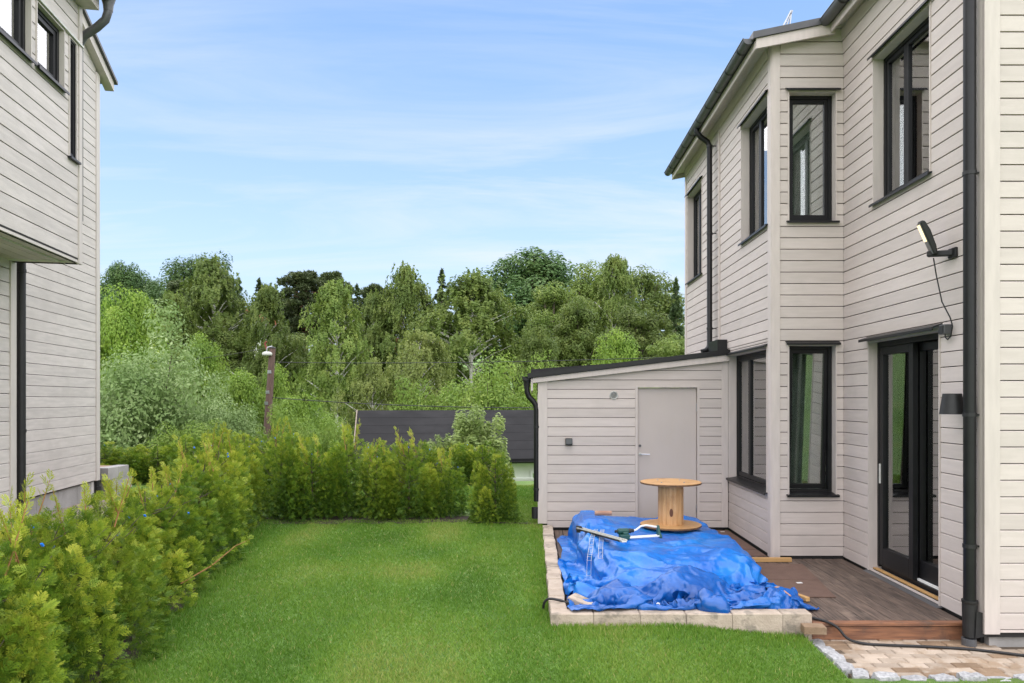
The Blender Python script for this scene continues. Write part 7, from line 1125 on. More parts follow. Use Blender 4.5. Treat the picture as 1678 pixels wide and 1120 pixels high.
3,-5,-4,1,-7,0,-4,3,9,0,0,-2,0,-1,-2,1,0,-7,3,0,-4,0,-5,8,-4,1,6,-2,2,-10,11,0,-6,12,8,-2,-22,-4,2,4,-9,6,9,0,-7,4,-2,-3,5,-2,9,-1,3,2,-1,10,1,-3,-4,2,
5,0,-1,-4,-15,12,-9,-9,-1,8,5,-9,2,2,2,-2,-9,6,-3,3,20,-9,-19,3,2,2,2,-5,4,-2,-3,-4,9,4,-3,2,-6,-8,-1,-2,0,-1,1,-2,-1,19,9,3,-5,-12,-3,-1,5,-3,15,-9,-8,0,-4,2,
13,-9,6,3,-1,-16,8,0,5,0,-9,7,-2,-13,15,11,-4,-5,1,-2,2,8,-9,-7,4,16,-11,4,-2,-11,7,1,-20,8,17,-11,-2,-5,15,3,-2,-7,6,3,-12,-9,9,0,-1,4,5,-8,-10,12,-2,-13,15,13,-1,-3,
-1,-2,-6,2,10,3,-8,-1,-3,-6,0,5,2,0,-8,-11,11,12,11,-6,-4,-2,9,4,-21,10,3,-13,1,0,-2,-3,2,-5,-4,16,-10,-9,13,12,3,6,1,-15,5,-13,-3,7,5,-8,3,6,-2,-8,5,-11,0,12,6,4,
-14,7,3,6,-15,-2,11,1,-6,-2,4,-9,-10,3,7,-1,10,-3,-8,-10,12,17,-4,6,5,-19,4,-5,0,5,-12,9,8,2,-19,4,14,10,-1,-8,-9,4,1,4,1,-17,8,4,-4,3,3,-2,-4,-5,1,3,8,-4,0,-3,
-5,-13,1,12,3,9,8,-14,-2,-3,5,0,-3,12,-18,0,9,-5,-2,7,-7,3,7,0,11,-24,4,8,2,-4,4,-2,-5,0,6,-3,6,6,-9,0,4,-1,-3,-11,-5,2,9,2,10,-10,-2,2,12,-1,-7,-5,3,-3,6,-1,
-5,2,-6,3,11,-9,4,-7,6,2,-4,-1,1,-10,2,8,14,-2,-1,-12,15,3,0,0,-4,-6,-10,-7,9,3,9,-5,-7,8,1,-7,-4,4,13,2,-3,-18,10,-9,0,-3,7,-3,1,2,1,-5,4,0,12,-6,3,2,1,-4,
5,3,-1,0,0,3,0,-2,-10,-1,3,5,-2,-12,3,1,-3,7,3,-1,-8,-6,5,-3,0,3,0,-1,-3,3,0,-2,3,-2,-2,6,16,-3,-7,10,-8,6,-5,2,0,1,2,-1,2,-2,-13,-3,-4,-3,7,-4,-12,6,13,9,
-23,-5,0,4,3,9,0,-5,3,1,1,-6,0,10,-1,0,-3,4,15,-6,-7,6,6,-4,-2,1,1,2,1,-2,-2,0,-5,-5,4,-7,-9,-2,6,-12,0,20,-1,8,-6,4,-8,1,-2,3,-4,2,0,-9,-1,9,-1,2,1,-1,
17,-5,-5,3,3,0,1,0,1,-1,-4,10,-1,1,-4,-18,2,-13,8,-3,19,-18,-8,23,-19,11,3,-3,-1,0,2,-3,2,2,-5,-2,6,4,0,-2,1,-3,8,-2,-2,10,-4,2,1,-1,-3,10,-6,-6,-16,-4,-1,13,5,-2,
2,-14,22,0,-4,5,-13,2,-2,-2,10,-18,8,1,2,-2,10,1,-9,0,3,-2,-2,0,6,0,1,5,-1,2,-3,5,-6,-13,-3,3,-4,4,3,12,-5,-1,-11,4,17,-4,-6,12,-15,0,6,-17,-1,17,-8,-4,5,-6,3,7,
-2,-5,2,3,0,-3,4,1,7,0,2,-2,-2,-7,2,0,-2,-2,3,-4,7,12,-19,3,-2,-3,12,-1,-3,-7,11,-18,2,-2,1,17,1,3,-3,0,-5,2,-5,-3,-2,-2,3,3,0,3,5,2,-3,-3,0,0,0,0,0,-6,
0,2,-1,5,-3,1,3,-6,10,-9,-6,15,-2,-7,0,-9,-1,-1,-1,4,0,4,-1,7,2,-10,-2,0,3,6,-1,3,-2,1,0,2,0,0,1,1,-2,-6,-5,-4,7,12,-9,-4,-3,1,1,8,-8,0,10,0,10,4,-2,-16,
-10,0,2,0,-2,2,3,3,-2,-1,-1,5,2,-2,3,0,1,-1,2,2,2,4,-14,-10,6,-5,9,2,-8,-10,-2,1,17,-11,2,11,0,-4,-1,-12,8,2,0,0,0,2,-2,3,-3,1,-1,1,1,1,0,5,4,1,4,1,
1,0,-7,-7,-13,4,-1,1,8,8,7,7,-2,-22,-6,13,-2,-2,-7,-4,6,9,-5,-5,0,0,1,-1,1,2,0,2,0,-1,-4,-1,-5,-1,1,4,5,3,4,4,-8,9,-7,-10,4,2,-1,-11,-4,4,13,1,4,-5,1,-3,
3,6,-10,4,-6,0,0,-1,1,3,0,2,1,0,-5,-2,-1,-1,0,-1,-3,-5,0,0,7,11,12,-11,-2,0,-2,-13,-2,3,7,6,5,-2,-3,3,1,0,-2,0,0,-6,-2,1,-1,1,-1,6,1,-1,0,-4,-1,-3,-1,0,
4,-1,0,-5,-4,11,6,6,-1,-4,1,-8,-8,6,1,1,3,0,-3,-5,14,-2,-1,-6,11,-1,-5,-5,-2,-1,-1,4,-1,5,-1,-2,0,-3,-2,0,-1,-1,3,0,1,-3,-3,14,0,1,0,-10,-11,10,9,-1,6,-8,3,0,
-3,-8,16,-5,0,-3,0,8,-4,-11,2,0,1,2,-3,6,-3,0,-2,-1,-1,-1,-1,2,-1,0,0,5,6,-5,2,13,-10,5,-9,-8,13,4,-9,3,1,0,0,1,-1,0,3,2,-9,-6,5,1,0,-5,0,5,-9,6,-2,-1,
4,0,-1,1,-6,0,0,3,7,2,-11,1,20,7,-12,-1,1,-5,-1,3,-2,0,0,1,0,-1,0,-2,-3,6,-6,1,-5,-2,6,1,-13,7,-7,4,-1,1,1,5,-5,0,0,-1,14,2,-3,-13,13,-11,5,14,9,-8,-4,-6,
4,-1,-2,1,-1,-2,2,0,-2,2,-2,2,-7,0,5,-6,-12,5,-1,-1,6,1,-2,-2,0,6,1,-2,14,3,-10,2,14,-16,-3,-10,6,1,18,4,-3,-8,-1,-1,-1,2,2,-4,0,1,-1,0,0,-2,1,0,-1,-10,-4,-5,
5,1,-3,0,4,-1,-1,5,10,-6,19,-9,-3,10,-1,-7,-7,-5,-5,1,9,6,3,-1,-3,1,0,3,-1,-3,-1,1,0,0,3,3,-1,1,-2,-13,12,-13,-7,-1,-1,0,0,0,2,11,17,-17,21,-15,6,-1,-9,2,13,-6,
-15,-3,6,14,-4,-3,3,0,-1,-7,5,0,0,0,0,7,1,-2,-5,3,-5,-10,6,-14,1,-1,-1,0,8,9,-1,-7,6,-8,13,-1,5,-1,0,-2,16,-5,-21,-2,11,3,0,1,1,-6,2,-1,0,0,0,3,4,1,-2,3,
-10,16,-12,-12,-4,0,2,1,7,3,3,9,5,-14,-3,0,-7,12,0,-2,0,5,-5,0,-9,2,6,-6,-2,-5,2,12,-2,-1,0,0,7,1,-2,-5,0,9,2,-3,-8,4,-2,1,8,-8,6,-10,-10,-4,13,4,-3,-11,2,25,
-6,-9,2,9,-5,-10,-1,6,-2,-2,-3,4,5,-3,0,0,0,6,-1,-9,4,-1,-3,-1,11,3,2,-1,-7,-15,18,-8,5,-6,1,-9,4,6,-8,2,1,21,-12,-4,13,0,-11,-6,4,-4,-2,3,-3,17,-8,11,-5,-4,1,-8,
5,3,-14,13,1,-6,5,-8,-4,-2,8,-10,2,2,12,-7,3,3,-4,13,-8,-19,6,7,2,3,6,-4,-5,-1,0,-1,0,1,-2,5,-5,20,-7,-13,5,4,-4,-3,2,-4,-1,0,1,-2,1,0,3,0,1,-5,7,5,-14,6,
9,-4,-9,-6,13,-11,0,13,2,-1,-6,-1,3,2,-7,-6,18,-11,5,11,-7,-15,4,-1,15,-9,-3,-4,3,1,-1,9,3,-5,5,-1,-7,-2,9,-4,-4,5,1,7,-18,0,12,-24,5,25,-19,4,-1,4,-7,0,-8,17,-8,0,
20,-7,-1,-5,-2,-1,5,-6,0,-6,2,12,-12,-3,11,-9,6,-1,10,-12,16,-12,-30,24,14,-5,-1,1,-4,-13,4,23,-19,3,1,5,-3,4,-12,5,-3,1,21,-15,-3,1,-8,4,3,-7,6,8,-12,18,0,-14,1,2,0,5,
4,-8,-1,0,-12,15,5,-4,0,1,8,-2,-13,2,8,-3,3,2,1,-21,10,-2,-3,9,9,-17,-2,1,-14,15,4,-9,-8,14,2,5,14,-3,-23,20,-10,3,-15,10,0,0,-2,14,-7,-2,6,2,-1,1,3,-8,5,3,-4,-10,
-1,8,2,-5,-10,14,-12,-10,2,1,-8,19,4,-1,-14,-5,5,2,-2,11,7,3,-16,1,5,0,7,-1,0,1,-2,5,1,-13,-12,22,1,10,-4,-12,-5,13,-7,-18,-3,1,3,19,-20,0,1,3,-5,3,-1,8,18,3,-18,-3,
18,-5,-16,2,16,-10,0,-9,11,6,0,-3,7,-14,-13,11,1,20,-8,-6,1,-6,-10,1,3,3,1,-7,-4,26,-20,2,-5,9,-3,4,0,3,7,-2,-4,0,-8,9,-5,-8,10,0,7,-5,6,-1,-3,-9,-8,11,-10,-9,2,15,
13,-2,-2,-2,-6,0,-3,-10,-1,6,2,14,-15,1,-9,19,-5,12,-8,-3,-4,6,-12,-3,-4,9,11,0,0,-12,10,2,-5,-1,0,9,0,4,-12,-10,-3,11,8,-5,3,2,-1,-6,5,-1,0,-8,5,-2,-8,10,-5,3,16,5,
-26,3,10,2,5,-10,3,5,-6,0,12,-12,-9,3,5,-1,-2,-4,0,2,-2,-5,-1,12,2,0,-1,-1,-2,-3,3,-5,-1,-2,5,18,-15,-13,25,-5,-5,-2,14,-4,-3,-9,10,-2,-1,-1,0,3,-3,-11,5,4,-7,0,1,-1,
1,2,-2,-6,7,9,-3,2,-2,0,-5,-4,5,2,-7,15,-3,-15,13,4,-5,-19,21,-8,22,-12,7,1,-1,-17,7,0,-9,-5,8,11,-9,5,-10,-1,3,3,2,-4,-1,-6,15,-2,-2,2,-1,2,-2,-3,1,1,11,-14,5,4,
2,-18,4,-2,17,-21,25,-7,-1,-5,17,-15,0,2,-8,10,-10,9,-7,6,-6,3,-1,-4,3,0,-4,5,2,0,0,-1,-1,3,-4,6,1,-2,-9,9,8,-13,-1,5,13,-21,-1,-10,-1,9,17,-10,3,0,-3,6,-8,-3,-2,14,
-3,1,-6,-3,4,1,0,1,-5,9,-3,1,-1,3,-2,4,-2,6,-17,5,6,-5,-11,12,12,-21,12,9,-7,2,-12,5,-9,10,0,-2,-1,-11,9,-1,0,1,0,2,0,0,3,0,1,-5,12,-7,-1,1,-3,0,-4,-4,0,7,
3,2,-5,0,3,-6,2,-1,-3,6,-6,6,-6,17,-9], 65, 41)
tp = thing('tarpaulin', 'crumpled blue tarpaulin draped over a pile beside the deck', 'tarpaulin', (1.4, 8.5, .02))
PA, me = sheet_mesh('sheet', *TARP_A, .0193, 3, ((.55, .016), (.20, .0028))); o = link('sheet', me, tp)
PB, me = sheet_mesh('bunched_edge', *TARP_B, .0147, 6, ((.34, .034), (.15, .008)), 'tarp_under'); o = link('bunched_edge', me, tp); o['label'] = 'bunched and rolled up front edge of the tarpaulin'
PT = PA.reshape(-1, 3)
def tz(x, y):
    d = (PT[:, 0] - x) ** 2 + (PT[:, 1] - y) ** 2; return float(PT[d < .045 ** 2, 2].max()) if (d < .045 ** 2).any() else .03
def tmax(x, y, r):
    d = (PT[:, 0] - x) ** 2 + (PT[:, 1] - y) ** 2; return float(PT[d < r * r, 2].max())
q = PB.reshape(-1, 3); k = np.argmin((q[:, 0] - 1.17) ** 2 + (q[:, 1] - 6.66) ** 2 + (q[:, 2] - .09) ** 2); gp = q[k]
MB().lathe((0, 0, 0), [(.008, 0), (.018, 0), (.018, .004), (.008, .004), (.008, 0)], 18, False).build('grommet', M['white'], tp, mat4=Matrix.Translation((gp[0], gp[1] - .006, gp[2] + .01)) @ Matrix.Rotation(R(68), 4, 'X'))

# cable drum standing on the tarpaulin
sx, sy = 1.775, 9.3; sz = tmax(sx, sy, .34) - .004
sp = thing('cable_drum', 'wooden cable drum standing upright on the blue tarpaulin', 'cable drum', (sx, sy, sz))
for z0 in (0, .535):
    MB().lathe((sx, sy, sz + z0), [(.375, .003), (.383, .006), (.383, .026), (.375, .030)], 48).build('flange', M['spool_disc'], sp)
    MB().lathe((sx, sy, sz + z0), [(.3835, .006), (.3845, .008), (.3845, .024), (.3835, .026)], 48).build('flange_edge', M['ply_edge'], sp)
for k in range(12):
    a0, a1 = 2 * math.pi * k / 12 + .008, 2 * math.pi * (k + 1) / 12 - .008
    pts = [(sx + r_ * math.cos(a), sy + r_ * math.sin(a)) for r_, a in ((.156, a0), (.160, (a0 + a1) / 2), (.156, a1), (.13, a1), (.13, a0))]
    MB().prism(pts, 'z', sz + .030, sz + .535).build('stave', M['spool'], sp)
kn = MB(); n = 14
ka = R(262)
for j in range(n):
    t = 2 * math.pi * j / n; a = ka + .023 / .16 * math.cos(t) * 1.0; z = .19 + .052 * math.sin(t)
    r_ = .1605; kn.v.append((sx + r_ * math.cos(a), sy + r_ * math.sin(a), sz + z))
for j in range(n):
    p = kn.v[j]; d = Vector((p[0] - sx, p[1] - sy, 0)).normalized() * .0012; kn.v.append((p[0] + d.x, p[1] + d.y, p[2]))
kn.f = [tuple(range(n, 2 * n))] + [(j, (j + 1) % n, n + (j + 1) % n, n + j) for j in range(n)]
kn.build('knot', M['knot'], sp)
for k in range(4):
    a = R(45 + 90 * k); MB().lathe((sx + .2 * math.cos(a), sy + .2 * math.sin(a), sz + .565), [(.012, 0), (.012, .006), (.006, .009)], 8).build('bolt', M['galv'], sp)

# oscillating sprinkler
bx_, by_ = 1.02, 8.30; bz = tmax(1.15, 8.33, .2)
spr = thing('sprinkler', 'green and white oscillating lawn sprinkler lying on the tarpaulin', 'sprinkler', (bx_, by_, bz))
SF = Matrix.Translation((bx_, by_, bz)) @ Matrix.Rotation(R(14), 4, 'Z')
hb = MB(); hb.box(-.02, .10, -.045, .03, .0, .055); hb.tube([(-.03, .03, .085), (.10, .03, .085)], .032, 14); hb.box(.02, .085, -.03, .0, .05, .08); hb.build('motor_housing', M['green_plastic'], spr, mat4=SF, bevel=.008)
hc = MB(); hc.tube([(.10, .03, .085), (.125, .03, .085), (.13, .03, .085), (.165, .03, .085)], [.026, .03, .022, .02], 12); hc.tube([(-.06, .03, .085), (-.03, .03, .085)], .016, 10); hc.build('connector', M['black_matt'], spr, mat4=SF)
MB().tube([(.165, .03, .085), (.20, .03, .095), (.25, .03, .130), (.32, .03, .140), (.40, .03, .125), (.45, .03, .115)], .011, 10).build('spray_tube', M['white'], spr, smooth=True, mat4=SF)
for yy in (-.04, .02): MB().tube([(.09, yy, .018), (.46, yy, .022)], .009, 10).build('frame_tube', M['white'], spr, smooth=True, mat4=SF)
hf = MB(); hf.prism([(-.07, 0), (.05, 0), (.05, .03), (.045, .135), (.01, .135), (-.02, .06), (-.07, .025)], 'x', .45, .478); hf.build('end_foot', M['green_plastic'], spr, mat4=SF, bevel=.006)

# long serrated plastic strip and two little wire ladders
a = Vector((.60, 9.10, 0)); b_ = Vector((.99, 7.76, 0)); a.z = tz(a.x, a.y) + .006; b_.z = tz(b_.x, b_.y) + .006
lift = max(max(0, tmax(*(a.lerp(b_, t)).xy, .06) - a.lerp(b_, t).z) for t in np.linspace(.05, .95, 13)); a.z += lift * .85; b_.z += lift * .85
ss = thing('serrated_strip', 'long pale plastic strip with toothed edges lying across the tarpaulin', 'strip', a)
X_ = (b_ - a).normalized(); Y_ = Vector((0, 0, 1)).cross(X_).normalized(); Z_ = X_.cross(Y_); LS = (b_ - a).length
SM = Matrix(((X_.x, Y_.x, Z_.x, a.x), (X_.y, Y_.y, Z_.y, a.y), (X_.z, Y_.z, Z_.z, a.z), (0, 0, 0, 1)))
st = MB(); st.box(0, LS, -.030, .030, 0, .012); st.box(.0, LS, -.036, -.026, .012, .030); st.box(.0, LS, .026, .036, .012, .030); st.build('rail', M['pale'], ss, mat4=SM, bevel=.003)
th = MB()
for k in range(int(LS / .035)): 
    for s_ in (-1, 1): th.prism([(k * .035, s_ * .036), (k * .035 + .018, s_ * .050), (k * .035 + .024, s_ * .050), (k * .035 + .024, s_ * .036)], 'z', .004, .020)
o = th.build('teeth', M['black_matt'], ss, mat4=SM); o['kind'] = 'stuff'
hb = MB(); hb.box(-.06, .05, -.02, .02, -.02, .045); hb.prism([(.05, -.02), (.18, -.05), (.12, -.08), (.02, -.04)], 'z', -.02, .02); hb.build('end_bracket', M['black_matt'], ss, mat4=SM, bevel=.004)
for k, (p, q, lab) in enumerate((((.80, 9.0), (.62, 7.85), 'white wire ladder strip on the tarpaulin, the left one of two'), ((.88, 9.0), (.735, 7.75), 'white wire ladder strip on the tarpaulin, the right one of two'))):
    ld = thing('wire_ladder', lab, 'wire ladder', (*p, tz(*p)), 'wire ladder strips')
    p = Vector((*p, 0)); q = Vector((*q, 0)); d = (q - p).normalized(); s_ = Vector((-d.y, d.x, 0)) * .022; n = 22; path = []
    for i in range(n + 1):
        c = p.lerp(q, i / n); c.z = tmax(c.x, c.y, .045) + .012; path.append(c)
    for i in range(1, n): path[i].z = max(path[i].z, (path[i - 1].z + path[i + 1].z) / 2)
    rl = MB(); rl.tube([c + s_ for c in path], .002, 6); rl.tube([c - s_ for c in path], .002, 6); rl.build('rails', M['pale'], ld, smooth=True)
    rg = MB()
    for c in path[::1]: rg.tube([c - s_, c + s_], .0014, 5)
    rg.build('rungs', M['pale'], ld)
bk = MB().lathe((0, 0, 0), [(.03, 0), (.032, .01), (.03, .22)], 10).build('wood_offcut', M['cardboard'], None, mat4=Matrix.Translation((.84, 9.62, tmax(.9, 9.62, .1) + .025)) @ Matrix.Rotation(R(90), 4, 'Y')); tag(bk, 'short round wooden offcut at the back left of the tarpaulin', 'offcut')

# black hoses
def hose(pts, r, label):
    ps = [Vector(p) for p in pts]; out_ = []
    for i in range(len(ps) - 1):
        p0, p1, p2, p3 = ps[max(i - 1, 0)], ps[i], ps[i + 1], ps[min(i + 2, len(ps) - 1)]
        for k in range(6):
            t = k / 6; out_.append(.5 * ((2 * p1) + (p2 - p0) * t + (2 * p0 - 5 * p1 + 4 * p2 - p3) * t * t + (3 * p1 - p0 - 3 * p2 + p3) * t ** 3))
    out_.append(ps[-1]); o = MB().tube(out_, r, 10).build('hose', M['black_matt'], smooth=True); return tag(o, label, 'hose')
hose([(.115, 6.78, .0), (.12, 6.77, .07), (.16, 6.76, .118), (.25, 6.73, .118), (.34, 6.70, .095), (.46, 6.64, .045), (.60, 6.58, .033), (.8, 6.57, .033)], .012, 'black hose looping over the blocks at the left corner of the border')
hose([(2.44, 6.50, .034), (2.50, 6.44, .034), (2.58, 6.37, .025), (2.66, 6.345, -.02), (2.73, 6.30, -.10), (2.85, 6.25, -.124), (3.05, 6.21, -.124), (3.3, 6.18, -.124), (3.63, 6.12, -.124), (3.82, 6.05, -.124), (4.05, 5.95, -.124), (4.5, 5.8, -.124)], .012, 'black hose running from the deck edge across the pavers')

# ---------------------------------------------------------------- foliage generators
def unit(a): return a / (np.linalg.norm(a, axis=-1, keepdims=True) + 1e-9)
def leaf_quads(C, A, B):
    V = np.stack([C - A, C + B * .9 - A * .1, C + A, C - B * .9 - A * .1], 1).reshape(-1, 3)
    return V, np.arange(len(V)).reshape(-1, 4)
def leaves(rng, C, N, size, aspect=.6, jit=.33):
    n = len(C); N = unit(N + jit * rng.randn(n, 3)); T = unit(np.cross(N, rng.randn(n, 3))); B = np.cross(N, T); s = (size * (.6 + .8 * rng.rand(n)))[:, None]
    return leaf_quads(C, T * s, B * s * aspect)
def clump_points(rng, cl, per):
    """cl: (k,6) centre + radii; leaves lie towards the outside of each clump"""
    k = len(cl); d = unit(rng.randn(k, per, 3)); r = (.55 + .5 * rng.rand(k, per, 1) ** .6)
    return (cl[:, None, :3] + d * r * cl[:, None, 3:]).reshape(-1, 3), d.reshape(-1, 3)
def wood_mesh(trunk, limbs, mat, r0, r1):
    mb = MB(); n = len(trunk); mb.tube(trunk, [r0 + (r1 - r0) * i / (n - 1) for i in range(n)], 8)
    for a, b, r in limbs:
        a = Vector(a); b = Vector(b); m_ = (a + b) / 2 + Vector((0, 0, .06 * (b - a).length)); mb.tube([a, m_, b], [r, r * .7, r * .25], 5)
    return mb.mesh('trunk', mat, True)
def bend_trunk(rng, H, k=6, amp=.02):
    p = [(0, 0, -.5)]; x = y = 0
    for i in range(1, k + 1): x += rng.uniform(-amp, amp) * H; y += rng.uniform(-amp, amp) * H; p.append((x, y, H * i / k))
    return p
def on_trunk(tr, z):
    for a, b in zip(tr[:-1], tr[1:]):
        if a[2] <= z <= b[2]:
            t = (z - a[2]) / (b[2] - a[2]); return tuple(a[i] + (b[i] - a[i]) * t for i in range(3))
    return tr[-1]
def broadleaf(seed, H, W, nc, per, leaf, low=.12, mat='maple', bark='bark', crad=(.10, .17), swept=0, fl=.8):
    rng = np.random.RandomState(seed); d = unit(rng.randn(nc, 3)); r = .45 + .55 * rng.rand(nc, 1) ** .5
    lump = 1 + .18 * np.sin(d[:, :1] * 5 + seed) * np.sin(d[:, 1:2] * 4 + 1.3 * seed)
    hz = (1 - low) / 2 * H; c = d * r * lump * np.array([W / 2 * .86, W / 2 * .86, hz * .9]); c[:, 2] += low * H + hz
    t = (c[:, 2] / H); c[:, :2] *= np.where(t > .6, 1 - .35 * (t - .6) / .4, 1)[:, None]
    c[:, 0] += swept * c[:, 2]
    rad = (crad[0] + (crad[1] - crad[0]) * rng.rand(nc)) * W
    cl = np.concatenate([c, np.stack([rad, rad, rad * (fl if not swept else 1.5)], -1)], -1)
    C, N = clump_points(rng, cl, per); N[:, 2] += .5
    V, F = leaves(rng, C, N, leaf)
    tr = bend_trunk(rng, H * .8); tr = [(x + swept * z, y, z) for x, y, z in tr]
    limbs = [(on_trunk(tr, max(.1 * H, q[2] * .55)), tuple(q), .012 * H * (.4 + .5 * rng.rand())) for q in c[::2]]
    return fast_mesh('crown', V, F, LEAF[mat]), wood_mesh(tr, limbs, M[bark], .018 * H, .004 * H)
def birch(seed, H, W, na=110, ns=24, nl=12, leaf=.135, mat='birch', low=.2, point=.5, hang=(.25, 1.0)):
    rng = np.random.RandomState(seed); z = low + (1 - low) * rng.rand(na) ** .85; tt = (z - low) / (1 - low); prof = np.sin(math.pi * np.clip(.14 + .84 * tt ** (.8 if point >= .5 else .65), 0, 1)) ** .75
    a = rng.rand(na) * 2 * math.pi; rr = W / 2 * prof * (.25 + .75 * rng.rand(na) ** .55) * (1 + .28 * np.sin(a * 2 + seed + z * 7) + .18 * np.sin(a * 5 + 3 * z * 7 + seed))
    c = np.stack([rr * np.cos(a), rr * np.sin(a), z * H], -1)
    st = c[:, None] + rng.randn(na, ns, 3) * np.array([.05 * W, .05 * W, .022 * H]); L = (hang[0] + (hang[1] - hang[0]) * rng.rand(na, ns, 1))
    t = np.linspace(0, 1, nl)[None, None, :, None]; out_ = unit(c * np.array([1, 1, 0]))[:, None, None, :]
    P = st[:, :, None, :] + out_ * t * .25 * L[..., None] + np.array([.06, 0, -1.]) * (t ** 1.2) * L[..., None] + rng.randn(na, ns, nl, 3) * .06
    C = P.reshape(-1, 3); N = np.tile(np.array([0, 0, .4]), (len(C), 1)) + .9 * np.repeat(out_.reshape(na, 3), ns * nl, 0)
    V, F = leaves(rng, C, N, leaf, .55, .5)
    tr = bend_trunk(rng, H * .93, 7, .015); limbs = [(on_trunk(tr, max(.12 * H, q[2] - .45 * np.hypot(q[0], q[1]) - .06 * H)), tuple(q), .006 * H * (.4 + .7 * rng.rand())) for q in c[::2]]
    return fast_mesh('crown', V, F, LEAF[mat]), wood_mesh(tr, limbs, M['birch_bark'], .014 * H, .003 * H)
def pine(seed, H, W, nc=95, per=240, low=.30):
    rng = np.random.RandomState(seed); z = low + (1 - low) * rng.rand(nc) ** .8; tt = (z - low) / (1 - low); a = rng.rand(nc) * 6.28; prof = np.sin(math.pi * (.16 + .78 * tt)) ** .8 * (1 + .35 * np.sin(a * 2 + seed + tt * 6)); rr = W / 2 * prof * (.15 + .85 * rng.rand(nc) ** .6)
    c = np.stack([rr * np.cos(a), rr * np.sin(a), z * H], -1); rad = W * (.08 + .08 * rng.rand(nc))
    cl = np.concatenate([c, np.stack([rad, rad, rad * .55], -1)], -1); C, N = clump_points(rng, cl, per); n = len(C)
    T = unit(N * np.array([1, 1, .4]) + .7 * rng.randn(n, 3) + np.array([0, 0, .5])); B = unit(np.cross(T, rng.randn(n, 3))); s = (.24 * (.6 + .8 * rng.rand(n)))[:, None]
    V, F = leaf_quads(C, T * s, B * s * .36)
    tr = bend_trunk(rng, H * .97, 7, .012); limbs = [(on_trunk(tr, q[2] - .02 * H), tuple(q), .006 * H) for q in c]
    return fast_mesh('crown', V, F, LEAF['pine']), wood_mesh(tr, limbs, M['pine_bark'], .017 * H, .005 * H)
def spruce(seed, H, W, tiers=34, low=.08):
    rng = np.random.RandomState(seed); Cs = []; Ts = []
    for i in range(tiers):
        z = low + (1 - low) * (i + .8 * rng.rand()) / tiers; z = min(z, .985); R0 = W / 2 * (1 - z) ** .85 + .05; nb = int(9 + 5 * (1 - z))
        for k in range(nb):
            a = rng.rand() * 6.28; L = R0 * (.55 + .65 * rng.rand()); z = z + .012 * rng.randn(); m_ = int(14 + 30 * L); t = rng.rand(m_) ** .7; d = np.array([math.cos(a), math.sin(a), 0]); s = np.array([-d[1], d[0], 0])
            P = d * (t * L)[:, None] + s * (rng.randn(m_) * .10 * L * t)[:, None]; P[:, 2] = z * H - .32 * t * L + .12 * L * t * t + rng.randn(m_) * .05 - .12 * rng.rand(m_)
            Cs.append(P); Ts.append(np.tile(d, (m_, 1)) + .5 * rng.randn(m_, 3) - np.array([0, 0, .35]))
    C = np.concatenate(Cs); T = unit(np.concatenate(Ts)); n = len(C); B = unit(np.cross(T, rng.randn(n, 3))); s = (.20 * (.6 + .8 * rng.rand(n)))[:, None]
    V, F = leaf_quads(C, T * s, B * s * .32); tr = [(0, 0, -.5), (0, 0, H * .5), (0, 0, H * .99)]
    return fast_mesh('crown', V, F, LEAF['spruce']), wood_mesh(tr, [], M['bark'], .014 * H, .002 * H)
def shrub(seed, H, W, nc, per, leaf, mat, up=0, nstem=7, crad=(.09, .16), fl=.85):
    rng = np.random.RandomState(seed); d = unit(rng.randn(nc, 3)); d[:, 2] = np.abs(d[:, 2]); r = .5 + .5 * rng.rand(nc, 1) ** .6
    c = d * r * np.array([W / 2 * .88, W / 2 * .88, H * .9]); c *= 1 + .12 * rng.randn(nc, 1); rad = (crad[0] + (crad[1] - crad[0]) * rng.rand(nc)) * W; c[:, 2] = np.maximum(c[:, 2], rad * .5)
    cl = np.concatenate([c, np.stack([rad, rad, rad * fl * (1 + up)], -1)], -1); C, N = clump_points(rng, cl, per); N[:, 2] += .4
    V, F = leaves(rng, C, N, leaf, .55)
    tr = [(0, 0, -.3), (.02, 0, H * .25), (.04, .02, H * .5)]; limbs = [((rng.uniform(-.1, .1), rng.uniform(-.1, .1), .05), tuple(q), .012 * H * (.4 + .6 * rng.rand())) for q in c[::max(1, nc // (nstem * 4))]]
    return fast_mesh('crown', V, F, LEAF[mat]), wood_mesh(tr, limbs, M['bark'], .02 * H, .008 * H)

